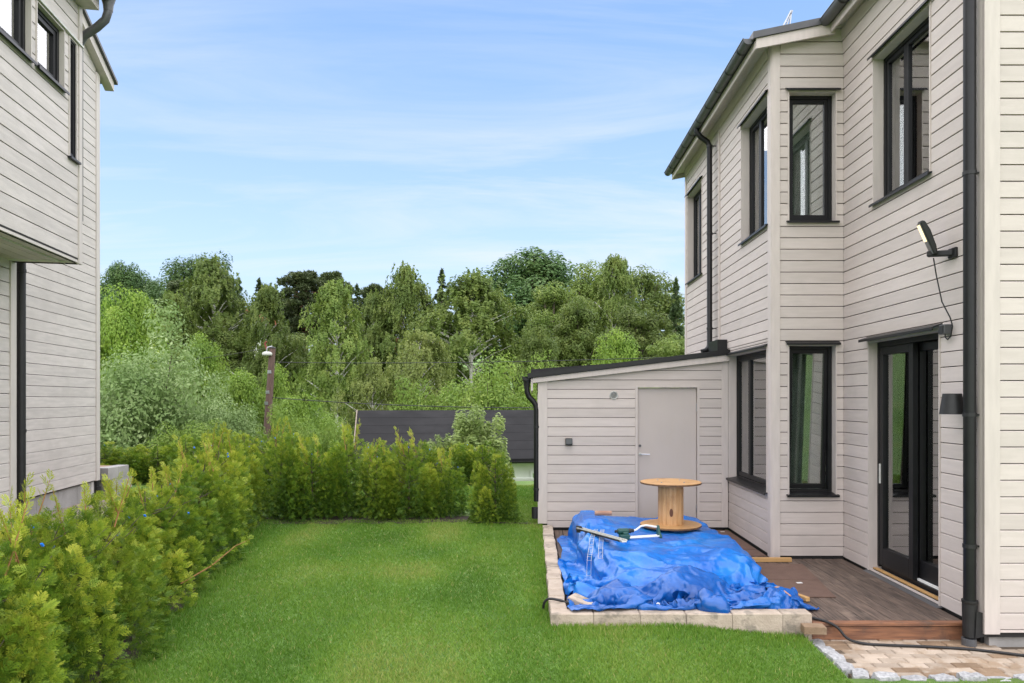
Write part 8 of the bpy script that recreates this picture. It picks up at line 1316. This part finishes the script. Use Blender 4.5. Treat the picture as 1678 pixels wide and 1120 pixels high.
TREES = {            # kind: (reference height, width, [variants])
 'maple': (8, 7, [broadleaf(1, 8, 7, 100, 380, .085, .08), broadleaf(2, 8, 7, 100, 380, .085, .08)]),
 'whitebeam': (6, 7, [shrub(3, 6, 7, 130, 380, .075, 'whitebeam', .1)]),
 'birch': (15, 8, [birch(4, 15, 8), birch(5, 15, 8, point=.4), birch(6, 15, 8, na=125)]),
 'birch_pale': (9, 6, [birch(7, 9, 6, na=110, ns=17, nl=11, leaf=.095, mat='birch_pale', hang=(.25, .9), low=.12)]),
 'aspen': (15, 11, [broadleaf(8, 15, 11, 150, 300, .14, .12, 'aspen', 'bark', (.06, .10), .10), broadleaf(9, 15, 11, 150, 300, .14, .12, 'aspen', 'bark', (.07, .12), .04)]),
 'oak': (14, 9, [broadleaf(10, 14, 9, 125, 300, .125, .1, 'birch', 'bark', (.08, .13), 0), broadleaf(16, 14, 9, 115, 300, .125, .1, 'birch', 'bark', (.08, .14), 0)]),
 'pine': (16, 7, [pine(11, 16, 7), pine(12, 16, 7, 105, 240, .2)]),
 'spruce': (14, 5, [spruce(13, 14, 5)]),
 'willow': (4.5, 6, [shrub(14, 4.5, 6, 110, 340, .07, 'willow', .25), shrub(17, 4.5, 6, 110, 340, .07, 'willow', .1)]),
 'sapling': (2.6, 1.9, [shrub(15, 2.6, 1.9, 110, 170, .055, 'sapling', 1.3, 9, (.06, .11))]),
}
TV = {}
def tree(kind, name, px, top, wpx, Y, label, cat='tree', group=None, rot=None, base=None):
    """px/top/wpx: bearing, crown-top and width read off the photograph; Y: distance used to turn them into metres"""
    H0, W0, vr = TREES[kind]; x = (px - 870) * Y / 1200; zb = float(terrain(x, Y)) if base is None else base
    if kind == 'birch': top -= 14
    H = EYE + (655 - top) * Y / 1200 - zb; Wd = 1.14 * wpx * Y / 1200
    k = TV.get(kind, 0); TV[kind] = k + 1; cr, wd = vr[k % len(vr)]
    a = (k * 2.399 + .3) if rot is None else rot
    t = link(name, None, None, Matrix.Translation((x, Y, zb)) @ Matrix.Diagonal((Wd / W0, Wd / W0, H / H0, 1)) @ Matrix.Rotation(a, 4, 'Z'))
    tag(t, label, cat, group); c = link('crown', cr); c.parent = t; w = link('trunk', wd); w.parent = t
    return t
G = 'trees on the wooded slope'
tree('aspen', 'aspen_tree', 850, 411, 230, 88, 'big dark green wind-blown tree, tallest on the skyline', group=G, rot=0)
tree('aspen', 'aspen_tree', 322, 417, 150, 92, 'dark dense broadleaf tree highest on the left skyline', group=G, rot=.4)
tree('aspen', 'aspen_tree', 192, 428, 110, 95, 'dark tree on the skyline close to the grey house wall', group=G, rot=.2)
tree('aspen', 'aspen_tree', 250, 455, 100, 98, 'dark crown low on the skyline left of the tallest left tree', group=G, rot=2)
tree('pine', 'pine_tree', 302, 462, 90, 80, 'dark pine left of the large drooping birch', group=G)
tree('pine', 'pine_tree', 500, 450, 95, 78, 'tall dark pine left of the two pines in the middle', group=G)
tree('pine', 'pine_tree', 545, 449, 80, 84, 'dark pine with a flat top on the middle skyline', group=G)
tree('pine', 'pine_tree', 618, 472, 80, 70, 'pine with a bare reddish trunk left of the pointed birch', group=G)
tree('pine', 'pine_tree', 470, 488, 70, 86, 'short dark pine half hidden in the middle wood', group=G)
tree('spruce', 'spruce_tree', 724, 441, 64, 90, 'narrow dark spruce tip standing alone on the skyline', group=G)
tree('spruce', 'spruce_tree', 425, 456, 60, 88, 'slim spruce tip left of the utility pole skyline gap', group=G)
tree('spruce', 'spruce_tree', 391, 456, 56, 70, 'dark spruce behind the large drooping birch', group=G)
tree('spruce', 'spruce_tree', 585, 466, 64, 88, 'dark spruce between the pines in the middle', group=G)
tree('spruce', 'spruce_tree', 1108, 455, 60, 70, 'dark spruce half hidden by the right house', group=G)
tree('birch', 'birch_tree', 345, 442, 120, 62, 'large drooping birch left of the utility pole', group=G)
tree('birch', 'birch_tree', 548, 482, 110, 52, 'tall birch with white trunk in the middle of the wood', group=G)
tree('birch', 'birch_tree', 664, 456, 100, 60, 'pointed birch reaching above the skyline in the middle', group=G)
tree('birch', 'birch_tree', 775, 468, 165, 58, 'broad weeping birch with white limbs below the tallest tree', group=G)
tree('birch', 'birch_tree', 440, 486, 90, 56, 'birch directly behind the lamp on the utility pole', group=G)
tree('birch', 'birch_tree', 280, 500, 90, 58, 'dull green birch behind the bright maple on the left', group=G)
tree('birch', 'birch_tree', 615, 500, 80, 60, 'birch crown filling the gap behind the orange roof', group=G)
tree('oak', 'broadleaf_tree', 980, 430, 130, 82, 'mid green broadleaf tree right of the tallest skyline tree', group=G)
tree('oak', 'broadleaf_tree', 1062, 428, 130, 78, 'mid green airy tree on the skyline beside the right house', group=G)
tree('oak', 'broadleaf_tree', 950, 488, 120, 60, 'olive green tree in the second row above the shed', group=G)
tree('oak', 'broadleaf_tree', 1040, 490, 130, 62, 'olive green tree in the second row next to the right house', group=G)
tree('oak', 'broadleaf_tree', 880, 536, 90, 50, 'small round olive tree above the left end of the shed roof', group=G)
tree('oak', 'broadleaf_tree', 1100, 540, 110, 55, 'olive tree low beside the right house wall', group=G)
tree('oak', 'broadleaf_tree', 715, 500, 110, 80, 'green tree behind the weeping birch', group=G)
tree('oak', 'broadleaf_tree', 480, 540, 120, 64, 'dark green tree behind the pole wires', group=G)
tree('oak', 'broadleaf_tree', 390, 545, 110, 60, 'dark green crown between birch and maples on the left', group=G)
tree('oak', 'broadleaf_tree', 915, 455, 120, 76, 'mid green tree just right of the tallest skyline tree, second row', group=G)
tree('oak', 'broadleaf_tree', 690, 560, 150, 66, 'dark tree mass behind the pale weeping birch', group=G)
tree('oak', 'broadleaf_tree', 560, 580, 150, 70, 'dark tree mass low behind the white-trunked birch', group=G)
tree('birch', 'birch_tree', 1010, 440, 90, 70, 'slender birch between the skyline trees beside the right house', group=G)
tree('maple', 'maple_tree', 1006, 545, 120, 40, 'yellow green maple rising over the shed roof')
tree('birch_pale', 'birch_tree', 690, 545, 130, 40, 'pale weeping birch in front of the far orange roofs')
tree('birch_pale', 'birch_tree', 610, 590, 90, 38, 'small pale birch behind the dark roof gable')
tree('maple', 'maple_tree', 205, 463, 130, 34, 'bright green maple beside the grey house wall')
tree('maple', 'maple_tree', 335, 552, 110, 28, 'bright green maple behind the silvery bush')
tree('maple', 'maple_tree', 400, 600, 110, 26, 'bright green tree just left of the utility pole')
tree('maple', 'maple_tree', 455, 600, 80, 27, 'bright green tree directly behind the utility pole')
tree('maple', 'maple_tree', 495, 640, 110, 25, 'bright green tree right of the utility pole')
tree('whitebeam', 'silvery_bush', 245, 542, 250, 21, 'large silvery green bush left of the utility pole', 'bush')
tree('whitebeam', 'silvery_bush', 370, 640, 130, 20, 'smaller silvery bush below the bright maples', 'bush')
tree('willow', 'willow_bush', 800, 598, 180, 36, 'fresh green bush behind the right half of the dark roof', 'bush')
tree('willow', 'willow_bush', 700, 622, 130, 37, 'fresh green bush behind the middle of the dark roof', 'bush')
tree('willow', 'willow_bush', 880, 600, 110, 38, 'fresh green bush behind the shed gutter', 'bush')
tree('willow', 'willow_bush', 545, 678, 110, 22, 'yellow green bush left of the dark roof gable', 'bush')
tree('willow', 'willow_bush', 470, 676, 120, 20, 'low green bush at the foot of the utility pole', 'bush')
tree('willow', 'willow_bush', 310, 690, 130, 18.5, 'low green bush behind the left hedge', 'bush')
tree('sapling', 'willow_shrub', 775, 664, 110, 17.5, 'pale feathery shrub standing in front of the dark roof', 'shrub')
tree('sapling', 'willow_shrub', 725, 712, 60, 17.2, 'small pale shrub beside the feathery shrub', 'shrub')

# ---------------------------------------------------------------- thuja hedges
def spray(rng):
    """flat scale-leaf spray, growth along +Y, unit length"""
    V = []; F = []; T = []
    def lobe(p, d, l, w, t0, t1):
        d = d / np.linalg.norm(d); s = np.array([-d[1], d[0], 0]); b = len(V)
        V.extend([p, p + d * l * .45 + s * w, p + d * l, p + d * l * .45 - s * w]); T.extend([t0, (t0 + t1) / 2, t1, (t0 + t1) / 2]); F.append((b, b + 1, b + 2, b + 3))
    cur = rng.uniform(-.12, .12); lobe(np.zeros(3), np.array([cur * .3, 1, 0]), 1.0, .022, 0, .7)
    for i in range(6):
        y = .12 + .78 * i / 6; l = .50 * (1 - y) ** .7 + .12
        for s in (-1, 1):
            a = R(rng.uniform(34, 54)); d = np.array([s * math.sin(a), math.cos(a), rng.uniform(-.2, .2)]); p = np.array([cur * .3 * y, y + .04 * s, 0.]); ll = l * rng.uniform(.75, 1.15)
            lobe(p, d, ll, .036, .15, .8); lobe(p + d * ll * .42, d + np.array([s * .6 * (-1) ** i, .1, 0]), ll * .42, .032, .3, .9)
    return np.array(V), np.array(F), np.array(T)
def thuja_mesh(seed, H, W, n, L=(.045, .105), leader=5):
    rng = np.random.RandomState(seed); tm = [spray(rng) for _ in range(5)]; Vs = []; Fs = []; Ts = []; k0 = 0
    K = 15; pa = rng.rand(K) * 2 * math.pi; pr = W * .34 * np.sqrt(rng.rand(K)); pr[0] = .02; ph = H * (1.0 - .55 * (pr / (W * .34)) ** 1.6 * rng.rand(K)) * (.82 + .22 * rng.rand(K)); pw = W * (.13 + .08 * rng.rand(K)); plean = .10 + .25 * rng.rand(K); pt_ = rng.rand(K)
    k = rng.randint(0, K, n); v = rng.rand(n) ** 1.2; a = rng.rand(n) * 2 * math.pi
    o2 = np.stack([np.cos(pa), np.sin(pa), 0 * pa], -1)[k]; outv = np.stack([np.cos(a), np.sin(a), 0 * a], -1)
    rad = pw[k] * np.clip(1.03 - v, 0, 1) ** .5 * (1 - .45 * rng.rand(n) ** 2) * (1 + .3 * rng.randn(n) * .5)
    P = o2 * (pr[k] * (1 + plean[k] * v))[:, None] + outv * rad[:, None]; P[:, 2] = .03 + v * ph[k] * .92
    P[:, :2] *= (1.10 - .08 * v)[:, None]
    upb = .30 + 1.1 * v + .35 * rng.randn(n); Gd = unit(outv * .75 + o2 * .35 + np.array([0, 0, 1]) * upb[:, None] + .30 * rng.randn(n, 3))
    Nn = unit(np.cross(Gd, rng.randn(n, 3))); Xs = np.cross(Gd, Nn); ln = L[0] + (L[1] - L[0]) * rng.rand(n)
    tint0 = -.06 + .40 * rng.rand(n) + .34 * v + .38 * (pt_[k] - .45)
    for i in range(n):
        Vt, Ft, Tt = tm[i % 5]; l = ln[i]
        q = Vt * l; drp = -.22 * (Vt[:, 1] ** 2) * l
        w = P[i] + np.outer(q[:, 0], Xs[i]) + np.outer(q[:, 1], Gd[i]) + np.outer(q[:, 2], Nn[i]); w[:, 2] += drp
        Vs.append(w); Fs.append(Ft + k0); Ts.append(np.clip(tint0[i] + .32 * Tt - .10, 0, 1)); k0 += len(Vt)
    me = fast_mesh('foliage', np.concatenate(Vs), np.concatenate(Fs), LEAF['thuja'])
    at = me.attributes.new('tint', 'FLOAT', 'POINT'); at.data.foreach_set('value', np.concatenate(Ts).astype(np.float32))
    mb = MB(); mb.tube([(0, 0, -.1), (.01, 0, H * .5), (.0, .01, H * .9)], [.022, .015, .004], 6)
    rg = random.Random(seed)
    for k in range(26):
        t = rg.random() * 6.28; zz_ = rg.uniform(.08, .75) * H; r_ = W * .30 * rg.uniform(.5, 1.0); mb.tube([(0, 0, zz_), (r_ * .6 * math.cos(t), r_ * .6 * math.sin(t), zz_ + .05), (r_ * math.cos(t), r_ * math.sin(t), zz_ + .16 * rg.random() + .08)], [.007, .005, .002], 5)
    return me, mb.mesh('stem', M['bark'])
def leader_mesh(seed, H):
    """thin yellow-orange leading shoots above the plant"""
    rg = random.Random(seed); rng = np.random.RandomState(seed); mb = MB(); tm = [spray(rng) for _ in range(3)]; Vs = []; Fs = []; Ts = []; k0 = 0
    for k in range(4):
        t = rg.random() * 6.28; d = Vector((math.cos(t) * .35, math.sin(t) * .35, 1)).normalized(); p = Vector((rg.uniform(-.22, .22), rg.uniform(-.22, .22), H * .78)); L_ = rg.uniform(.22, .38)
        mb.tube([p, p + d * L_ * .6, p + d * L_ + Vector((0, 0, .01))], [.006, .004, .002], 5)
        for j in range(7):
            q = p + d * L_ * (.3 + .7 * j / 6); s_ = Vector((rg.uniform(-1, 1), rg.uniform(-1, 1), .5)).normalized(); g = (d * .8 + s_ * .7).normalized(); nn = g.cross(Vector((rg.random(), rg.random(), rg.random()))).normalized(); xx = g.cross(nn)
            Vt, Ft, Tt = tm[j % 3]; l = rg.uniform(.06, .11); Vs.append(np.array(q) + np.outer(Vt[:, 0] * l, xx) + np.outer(Vt[:, 1] * l, g) + np.outer(Vt[:, 2] * l, nn)); Fs.append(Ft + k0); Ts.append(np.clip(.5 + .5 * Tt, 0, 1)); k0 += len(Vt)
    me = fast_mesh('foliage', np.concatenate(Vs), np.concatenate(Fs), LEAF['thuja']); at = me.attributes.new('tint', 'FLOAT', 'POINT'); at.data.foreach_set('value', np.concatenate(Ts).astype(np.float32))
    return me, mb.mesh('leader', M['twig'])
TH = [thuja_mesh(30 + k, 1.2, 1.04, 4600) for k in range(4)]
LD = [leader_mesh(50 + k, 1.2) for k in range(3)]
def thuja(x, y, h, w, k, label, group, ties=0, lead=False, dz=0):
    zb = float(terrain(x, y)) + dz; t = link('thuja', None, None, Matrix.Translation((x, y, zb)) @ Matrix.Rotation(k * 2.1 + .4, 4, 'Z') @ Matrix.Diagonal((w, w, h / 1.2, 1)))
    tag(t, label, 'thuja', group); f, s = TH[k % 4]
    for nm, me in (('foliage', f), ('stem', s)):
        c = link(nm, me); c.parent = t
    if lead:
        f, s = LD[k % 3]; c = link('leader', s); c.parent = t; c2 = link('leader_foliage', f); c2.parent = t
    rg = random.Random(k * 7 + int(x * 100))
    for q in range(ties):
        a = rg.random() * 6.28; c = MB().box(-.008, .008, -.004, .004, -.009, .009).build('plant_tie', M['blue_tie'], None, mat4=Matrix.Translation((.36 * math.cos(a), .36 * math.sin(a), rg.uniform(.82, 1.10))) @ Matrix.Rotation(a, 4, 'Z') @ Matrix.Rotation(.6, 4, 'X')); c.parent = t
ORD = ['nearest the camera', 'second from the camera', 'third from the camera', 'fourth from the camera', 'fifth from the camera', 'sixth from the camera', 'seventh from the camera', 'eighth from the camera', 'ninth from the camera', 'tenth from the camera', 'eleventh from the camera', 'twelfth from the camera', 'thirteenth from the camera']
hh = [1.45, 1.42, 1.40, 1.30, 1.28, 1.22, 1.22, 1.25, 1.32, 1.38, 1.42, 1.46, 1.5]
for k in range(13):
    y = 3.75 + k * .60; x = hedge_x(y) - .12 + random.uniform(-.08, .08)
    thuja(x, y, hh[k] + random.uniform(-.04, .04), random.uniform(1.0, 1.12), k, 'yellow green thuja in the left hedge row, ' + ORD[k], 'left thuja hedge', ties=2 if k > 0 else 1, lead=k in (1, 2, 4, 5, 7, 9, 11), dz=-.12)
BK = ['leftmost, at the corner of the lawn', 'second from the left', 'third from the left', 'fourth from the left', 'fifth from the left', 'sixth from the left, by the gap']
for k in range(6):
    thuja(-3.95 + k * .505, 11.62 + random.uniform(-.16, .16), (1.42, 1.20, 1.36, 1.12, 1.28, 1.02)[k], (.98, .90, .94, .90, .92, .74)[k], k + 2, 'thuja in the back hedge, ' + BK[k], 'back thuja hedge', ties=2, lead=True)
thuja(-.54, 11.2, 1.06, .74, 1, 'single round thuja standing apart near the shed corner', 'back thuja hedge')
for k, (px_, top, Y) in enumerate(((625, 722, 15.2), (690, 722, 15.4), (745, 722, 15.5), (790, 720, 15.6), (655, 735, 15.0))):
    x = (px_ - 870) * Y / 1200; zb = float(terrain(x, Y)); thuja(x, Y, EYE - (top - 655) * Y / 1200 - zb, .9, k, ['leftmost', 'third', 'fourth', 'rightmost', 'second'][k] + ' thuja of the row behind the back hedge', 'thujas behind the back hedge', ties=1)
for k, (px_, top) in enumerate(((172, 722), (212, 728), (258, 722), (305, 712), (352, 706), (400, 702), (440, 712))):
    Y = 13.6; x = (px_ - 870) * Y / 1200; zb = float(terrain(x, Y)); thuja(x, Y, EYE - (top - 655) * Y / 1200 - zb, .98, k + 1, ['first', 'second', 'third', 'fourth', 'fifth', 'sixth', 'seventh'][k] + ' thuja from the grey house in the far left hedge', 'far left thuja hedge', ties=1)
# one long bare shoot leaning out of the left hedge over the lawn
lx, ly = hedge_x(7.0) + .42, 7.0
tw = thing('thuja_shoot', 'bare orange shoot sticking out of the left hedge over the lawn', 'shoot', (lx, ly, .3))
MB().tube([(lx - .1, ly, .20), (lx + .12, ly + .15, .33), (lx + .30, ly + .32, .50), (lx + .40, ly + .42, .54)], [.007, .006, .004, .002], 6).build('twig', M['twig'], tw, smooth=True)
rng = np.random.RandomState(77); Vs = []; Fs = []; Ts = []; k0 = 0
for j in range(16):
    Vt, Ft, Tt = spray(rng); u = .35 + .65 * j / 15; q = np.array([lx - .1 + .50 * u, ly + .42 * u, .20 + .36 * u ** .8]); g = unit(np.array([.7, .6, .25]) + .6 * rng.randn(3)); nn = unit(np.cross(g, rng.randn(3))); xx = np.cross(g, nn); l = rng.uniform(.07, .12)
    Vs.append(q + np.outer(Vt[:, 0] * l, xx) + np.outer(Vt[:, 1] * l, g) + np.outer(Vt[:, 2] * l, nn)); Fs.append(Ft + k0); Ts.append(np.clip(.35 + .4 * Tt, 0, 1)); k0 += len(Vt)
me = fast_mesh('foliage', np.concatenate(Vs), np.concatenate(Fs), LEAF['thuja']); at_ = me.attributes.new('tint', 'FLOAT', 'POINT'); at_.data.foreach_set('value', np.concatenate(Ts).astype(np.float32)); link('foliage', me, tw)

# ---------------------------------------------------------------- raised bed of blocks by the grey house
rbed = thing('raised_bed', 'raised bed of pale concrete blocks at the far corner of the grey house', 'raised bed', (-6.9, 12.2, .3))
be = chamfer_block(.29, .19, .19, .006).mesh('block', M['concrete'])
for c_ in range(3):
    for k in range(2):
        link('block', be, rbed, Matrix.Translation((-6.72 + .0, 11.62 + k * .295 + (c_ % 2) * .1, .31 + c_ * .193)) @ Matrix.Rotation(R(90), 4, 'Z'))
    for k in range(4): link('block', be, rbed, Matrix.Translation((-6.97 - k * .295, 11.55 + .03, .31 + c_ * .193)))
MB().box(-8.1, -6.82, 11.68, 12.2, .4, .86).build('soil', M['bed_soil'], rbed)

# ---------------------------------------------------------------- neighbour's house below the garden
nb = thing('neighbour_house', 'low white house with a long dark grey felt roof behind the back hedge', 'house', (0, 28, -2.6))
NM = Matrix.Translation((-6.3, 26.0, 0)) @ Matrix.Rotation(R(11.5), 4, 'Z')
zr, ze, dpt, ln = 1.50, -.24, 5.0, 16
roof_o = MB().add([(0, 0, ze), (ln, 0, ze), (ln, dpt, zr), (0, dpt, zr), (0, 2 * dpt, ze), (ln, 2 * dpt, ze), (0, 0, ze - .12), (ln, 0, ze - .12), (ln, 2 * dpt, ze - .12), (0, 2 * dpt, ze - .12), (0, dpt, zr - .14), (ln, dpt, zr - .14)],
         [(0, 1, 2, 3), (3, 2, 5, 4), (0, 6, 7, 1), (4, 5, 8, 9), (6, 10, 11, 7), (10, 9, 8, 11), (0, 3, 10, 6), (3, 4, 9, 10), (1, 7, 11, 2), (2, 11, 8, 5)]).build('roof', M['roof_felt'], nb, mat4=NM)
for k in range(1, 6):
    t = k / 6; MB().box(0, ln, dpt * t - .01, dpt * t + .01, ze + (zr - ze) * t - .01, ze + (zr - ze) * t + .002).build('felt_seam', M['roof_felt'], roof_o, mat4=NM)
MB().beam((-.04, -.05, ze - .04), (-.04, dpt, zr - .04), .04, .14).build('barge_board', M['terrace'], nb, mat4=NM); MB().beam((-.04, dpt, zr - .04), (-.04, 2 * dpt, ze - .04), .04, .14).build('barge_board', M['terrace'], nb, mat4=NM)
gutter(nb, NM @ Matrix.Translation((0, -.07, ze - .10)) @ Matrix.Rotation(R(-90), 4, 'Z'), ln, .07, .9, 'black')
wb = MB(); wb.box(.4, ln - .4, .5, 2 * dpt - .5, -3.2, ze - .2); wb.prism([(.5, ze - .2), (2 * dpt - .5, ze - .2), (dpt, zr - .2)], 'x', .4, ln - .4); wb.build('wall', M['wall_white'], nb, mat4=NM)
for x in (3.0, 6.5, 10.0): 
    wf = rect_frame(MB(), x, x + 1.2, -1.9, -.75, .09, .44, .52).build('window', M['wall_white'], nb, mat4=NM); MB().box(x + .09, x + 1.11, .47, .49, -1.81, -.84).build('pane', M['glass'], wf, mat4=NM)
fn = thing('plank_fence', 'low white plank fence at the far end of the side lawn', 'fence', (-.2, 16.3, 0))
for k in range(2): MB().box(-3, .9, 16.28, 16.31, .035 + k * .10, .115 + k * .10).build('plank', M['wall_white'], fn, bevel=.004)
for k in range(4): MB().box(-2.9 + k * 1.2, -2.82 + k * 1.2, 16.312, 16.38, -.25, .21).build('post', M['wall_white'], fn)

# far houses among the trees
def far_house(px_, yr, ye, Y, wpx, wall, roofm, label):
    s_ = Y / 1200; x = (px_ - 870) * s_; zr_, ze_ = EYE + (655 - yr) * s_, EYE + (655 - ye) * s_; w = wpx * s_; zb = float(terrain(x, Y)); d = 7
    h = thing('far_house', label, 'house', (x, Y, zb), 'houses among the trees')
    MB().box(x - w / 2, x + w / 2, Y, Y + d, zb - 1, ze_).build('wall', M[wall], h); MB().prism([(x - w / 2, ze_), (x + w / 2, ze_), (x, zr_ - .1)], 'y', Y, Y + d).build('gable', M[wall], h)
    rf_ = MB()
    for s in (-1, 1): rf_.prism([(x, zr_), (x + s * (w / 2 + .5), ze_ - .3), (x + s * (w / 2 + .5), ze_ - .12), (x, zr_ + .18)], 'y', Y - .5, Y + d + .5)
    r_ = rf_.build('roof', M[roofm], h); MB().box(x + .2 * w, x + .2 * w + .7, Y + 3, Y + 3.7, zr_ - 1.2, zr_ + .9).build('chimney', M['wall_red'], r_)
    for k in (-.28, .08):
        for zt in (.35, .72):
            zc = zb + (ze_ - zb) * zt; wf = rect_frame(MB(), x + k * w, x + k * w + 1.1, zc - .6, zc + .6, .12, Y - .06, Y - .003).build('window', M['wall_white'], h); MB().box(x + k * w + .12, x + k * w + .98, Y - .03, Y - .02, zc - .48, zc + .48).build('pane', M['glass'], wf)
far_house(408, 510, 524, 78, 34, 'wall_white', 'tile_orange', 'white house with orange gable roof glimpsed left of the utility pole')
far_house(622, 566, 586, 66, 60, 'wall_white', 'tile_orange', 'white house with orange roof glimpsed between pine and birch')
far_house(690, 538, 556, 74, 40, 'wall_red', 'tile_orange', 'red house with orange roof glimpsed above the pale birch')

# ---------------------------------------------------------------- utility pole and wires
Yp = 24.0; s_ = Yp / 1200
def at(px_, py_, Y=Yp): return Vector(((px_ - 870) * Y / 1200, Y, EYE + (655 - py_) * Y / 1200))
up = thing('utility_pole', 'leaning brown wooden utility pole with a street lamp behind the hedge', 'utility pole', at(434, 770))
pt, pb = at(446.5, 571), at(433, 780)
MB().tube([pb, pb.lerp(pt, .5), pt], [.125, .115, .10], 14).build('pole', M['pole'], up, smooth=True)
MB().lathe(tuple(pt), [(.11, -.01), (.11, .02), (.03, .05)], 14).build('pole_cap', M['black_matt'], up)
lc = at(440, 580); lm = MB(); n = 20
LM = Matrix.Translation(lc + Vector((-.0, -.12, 0))) @ Matrix.Diagonal((1, .75, 1, 1))
MB().lathe((0, 0, 0), [(.05, -.07), (.15, -.06), (.165, -.02), (.15, .03), (.08, .06), (.02, .065)], n).build('lamp_head', M['pale'], up, smooth=True, mat4=LM)
MB().tube([lc + Vector((-.02, -.1, .06)), at(440, 570) + Vector((0, -.1, 0)), at(446, 568)], .022, 8).build('lamp_arm', M['galv'], up)
MB().tube([at(437, 573), at(434, 563), at(437, 560)], .03, 8).build('insulator', M['wall_red'], up)
for k, (x_, y_) in enumerate(((443.5, 610), (440.5, 643), (438.5, 661))): MB().box(-.06, .06, -.13, -.10, -.05, .05).build('clamp', M['galv'], up, mat4=Matrix.Translation(at(x_, y_)))
def wire(a, b_, sag, r, label):
    n = 28; a = Vector(a); b_ = Vector(b_); ps = []
    for i in range(n + 1):
        t = i / n; p = a.lerp(b_, t); p.z -= sag * 4 * t * (1 - t); ps.append(p)
    return tag(MB().tube(ps, r, 6).build('overhead_wire', M['black_matt'], smooth=True), label, 'wire')
wire(at(450, 594), at(1250, 579, 21), .12, .011, 'upper black overhead wire running right from the utility pole')
wire(at(446, 652), at(1000, 668, 19.5), .12, .013, 'lower black overhead wire crossing above the dark roof')
wire(at(436, 571), at(60, 596, 26), .25, .007, 'thin overhead wire running left from the pole top')
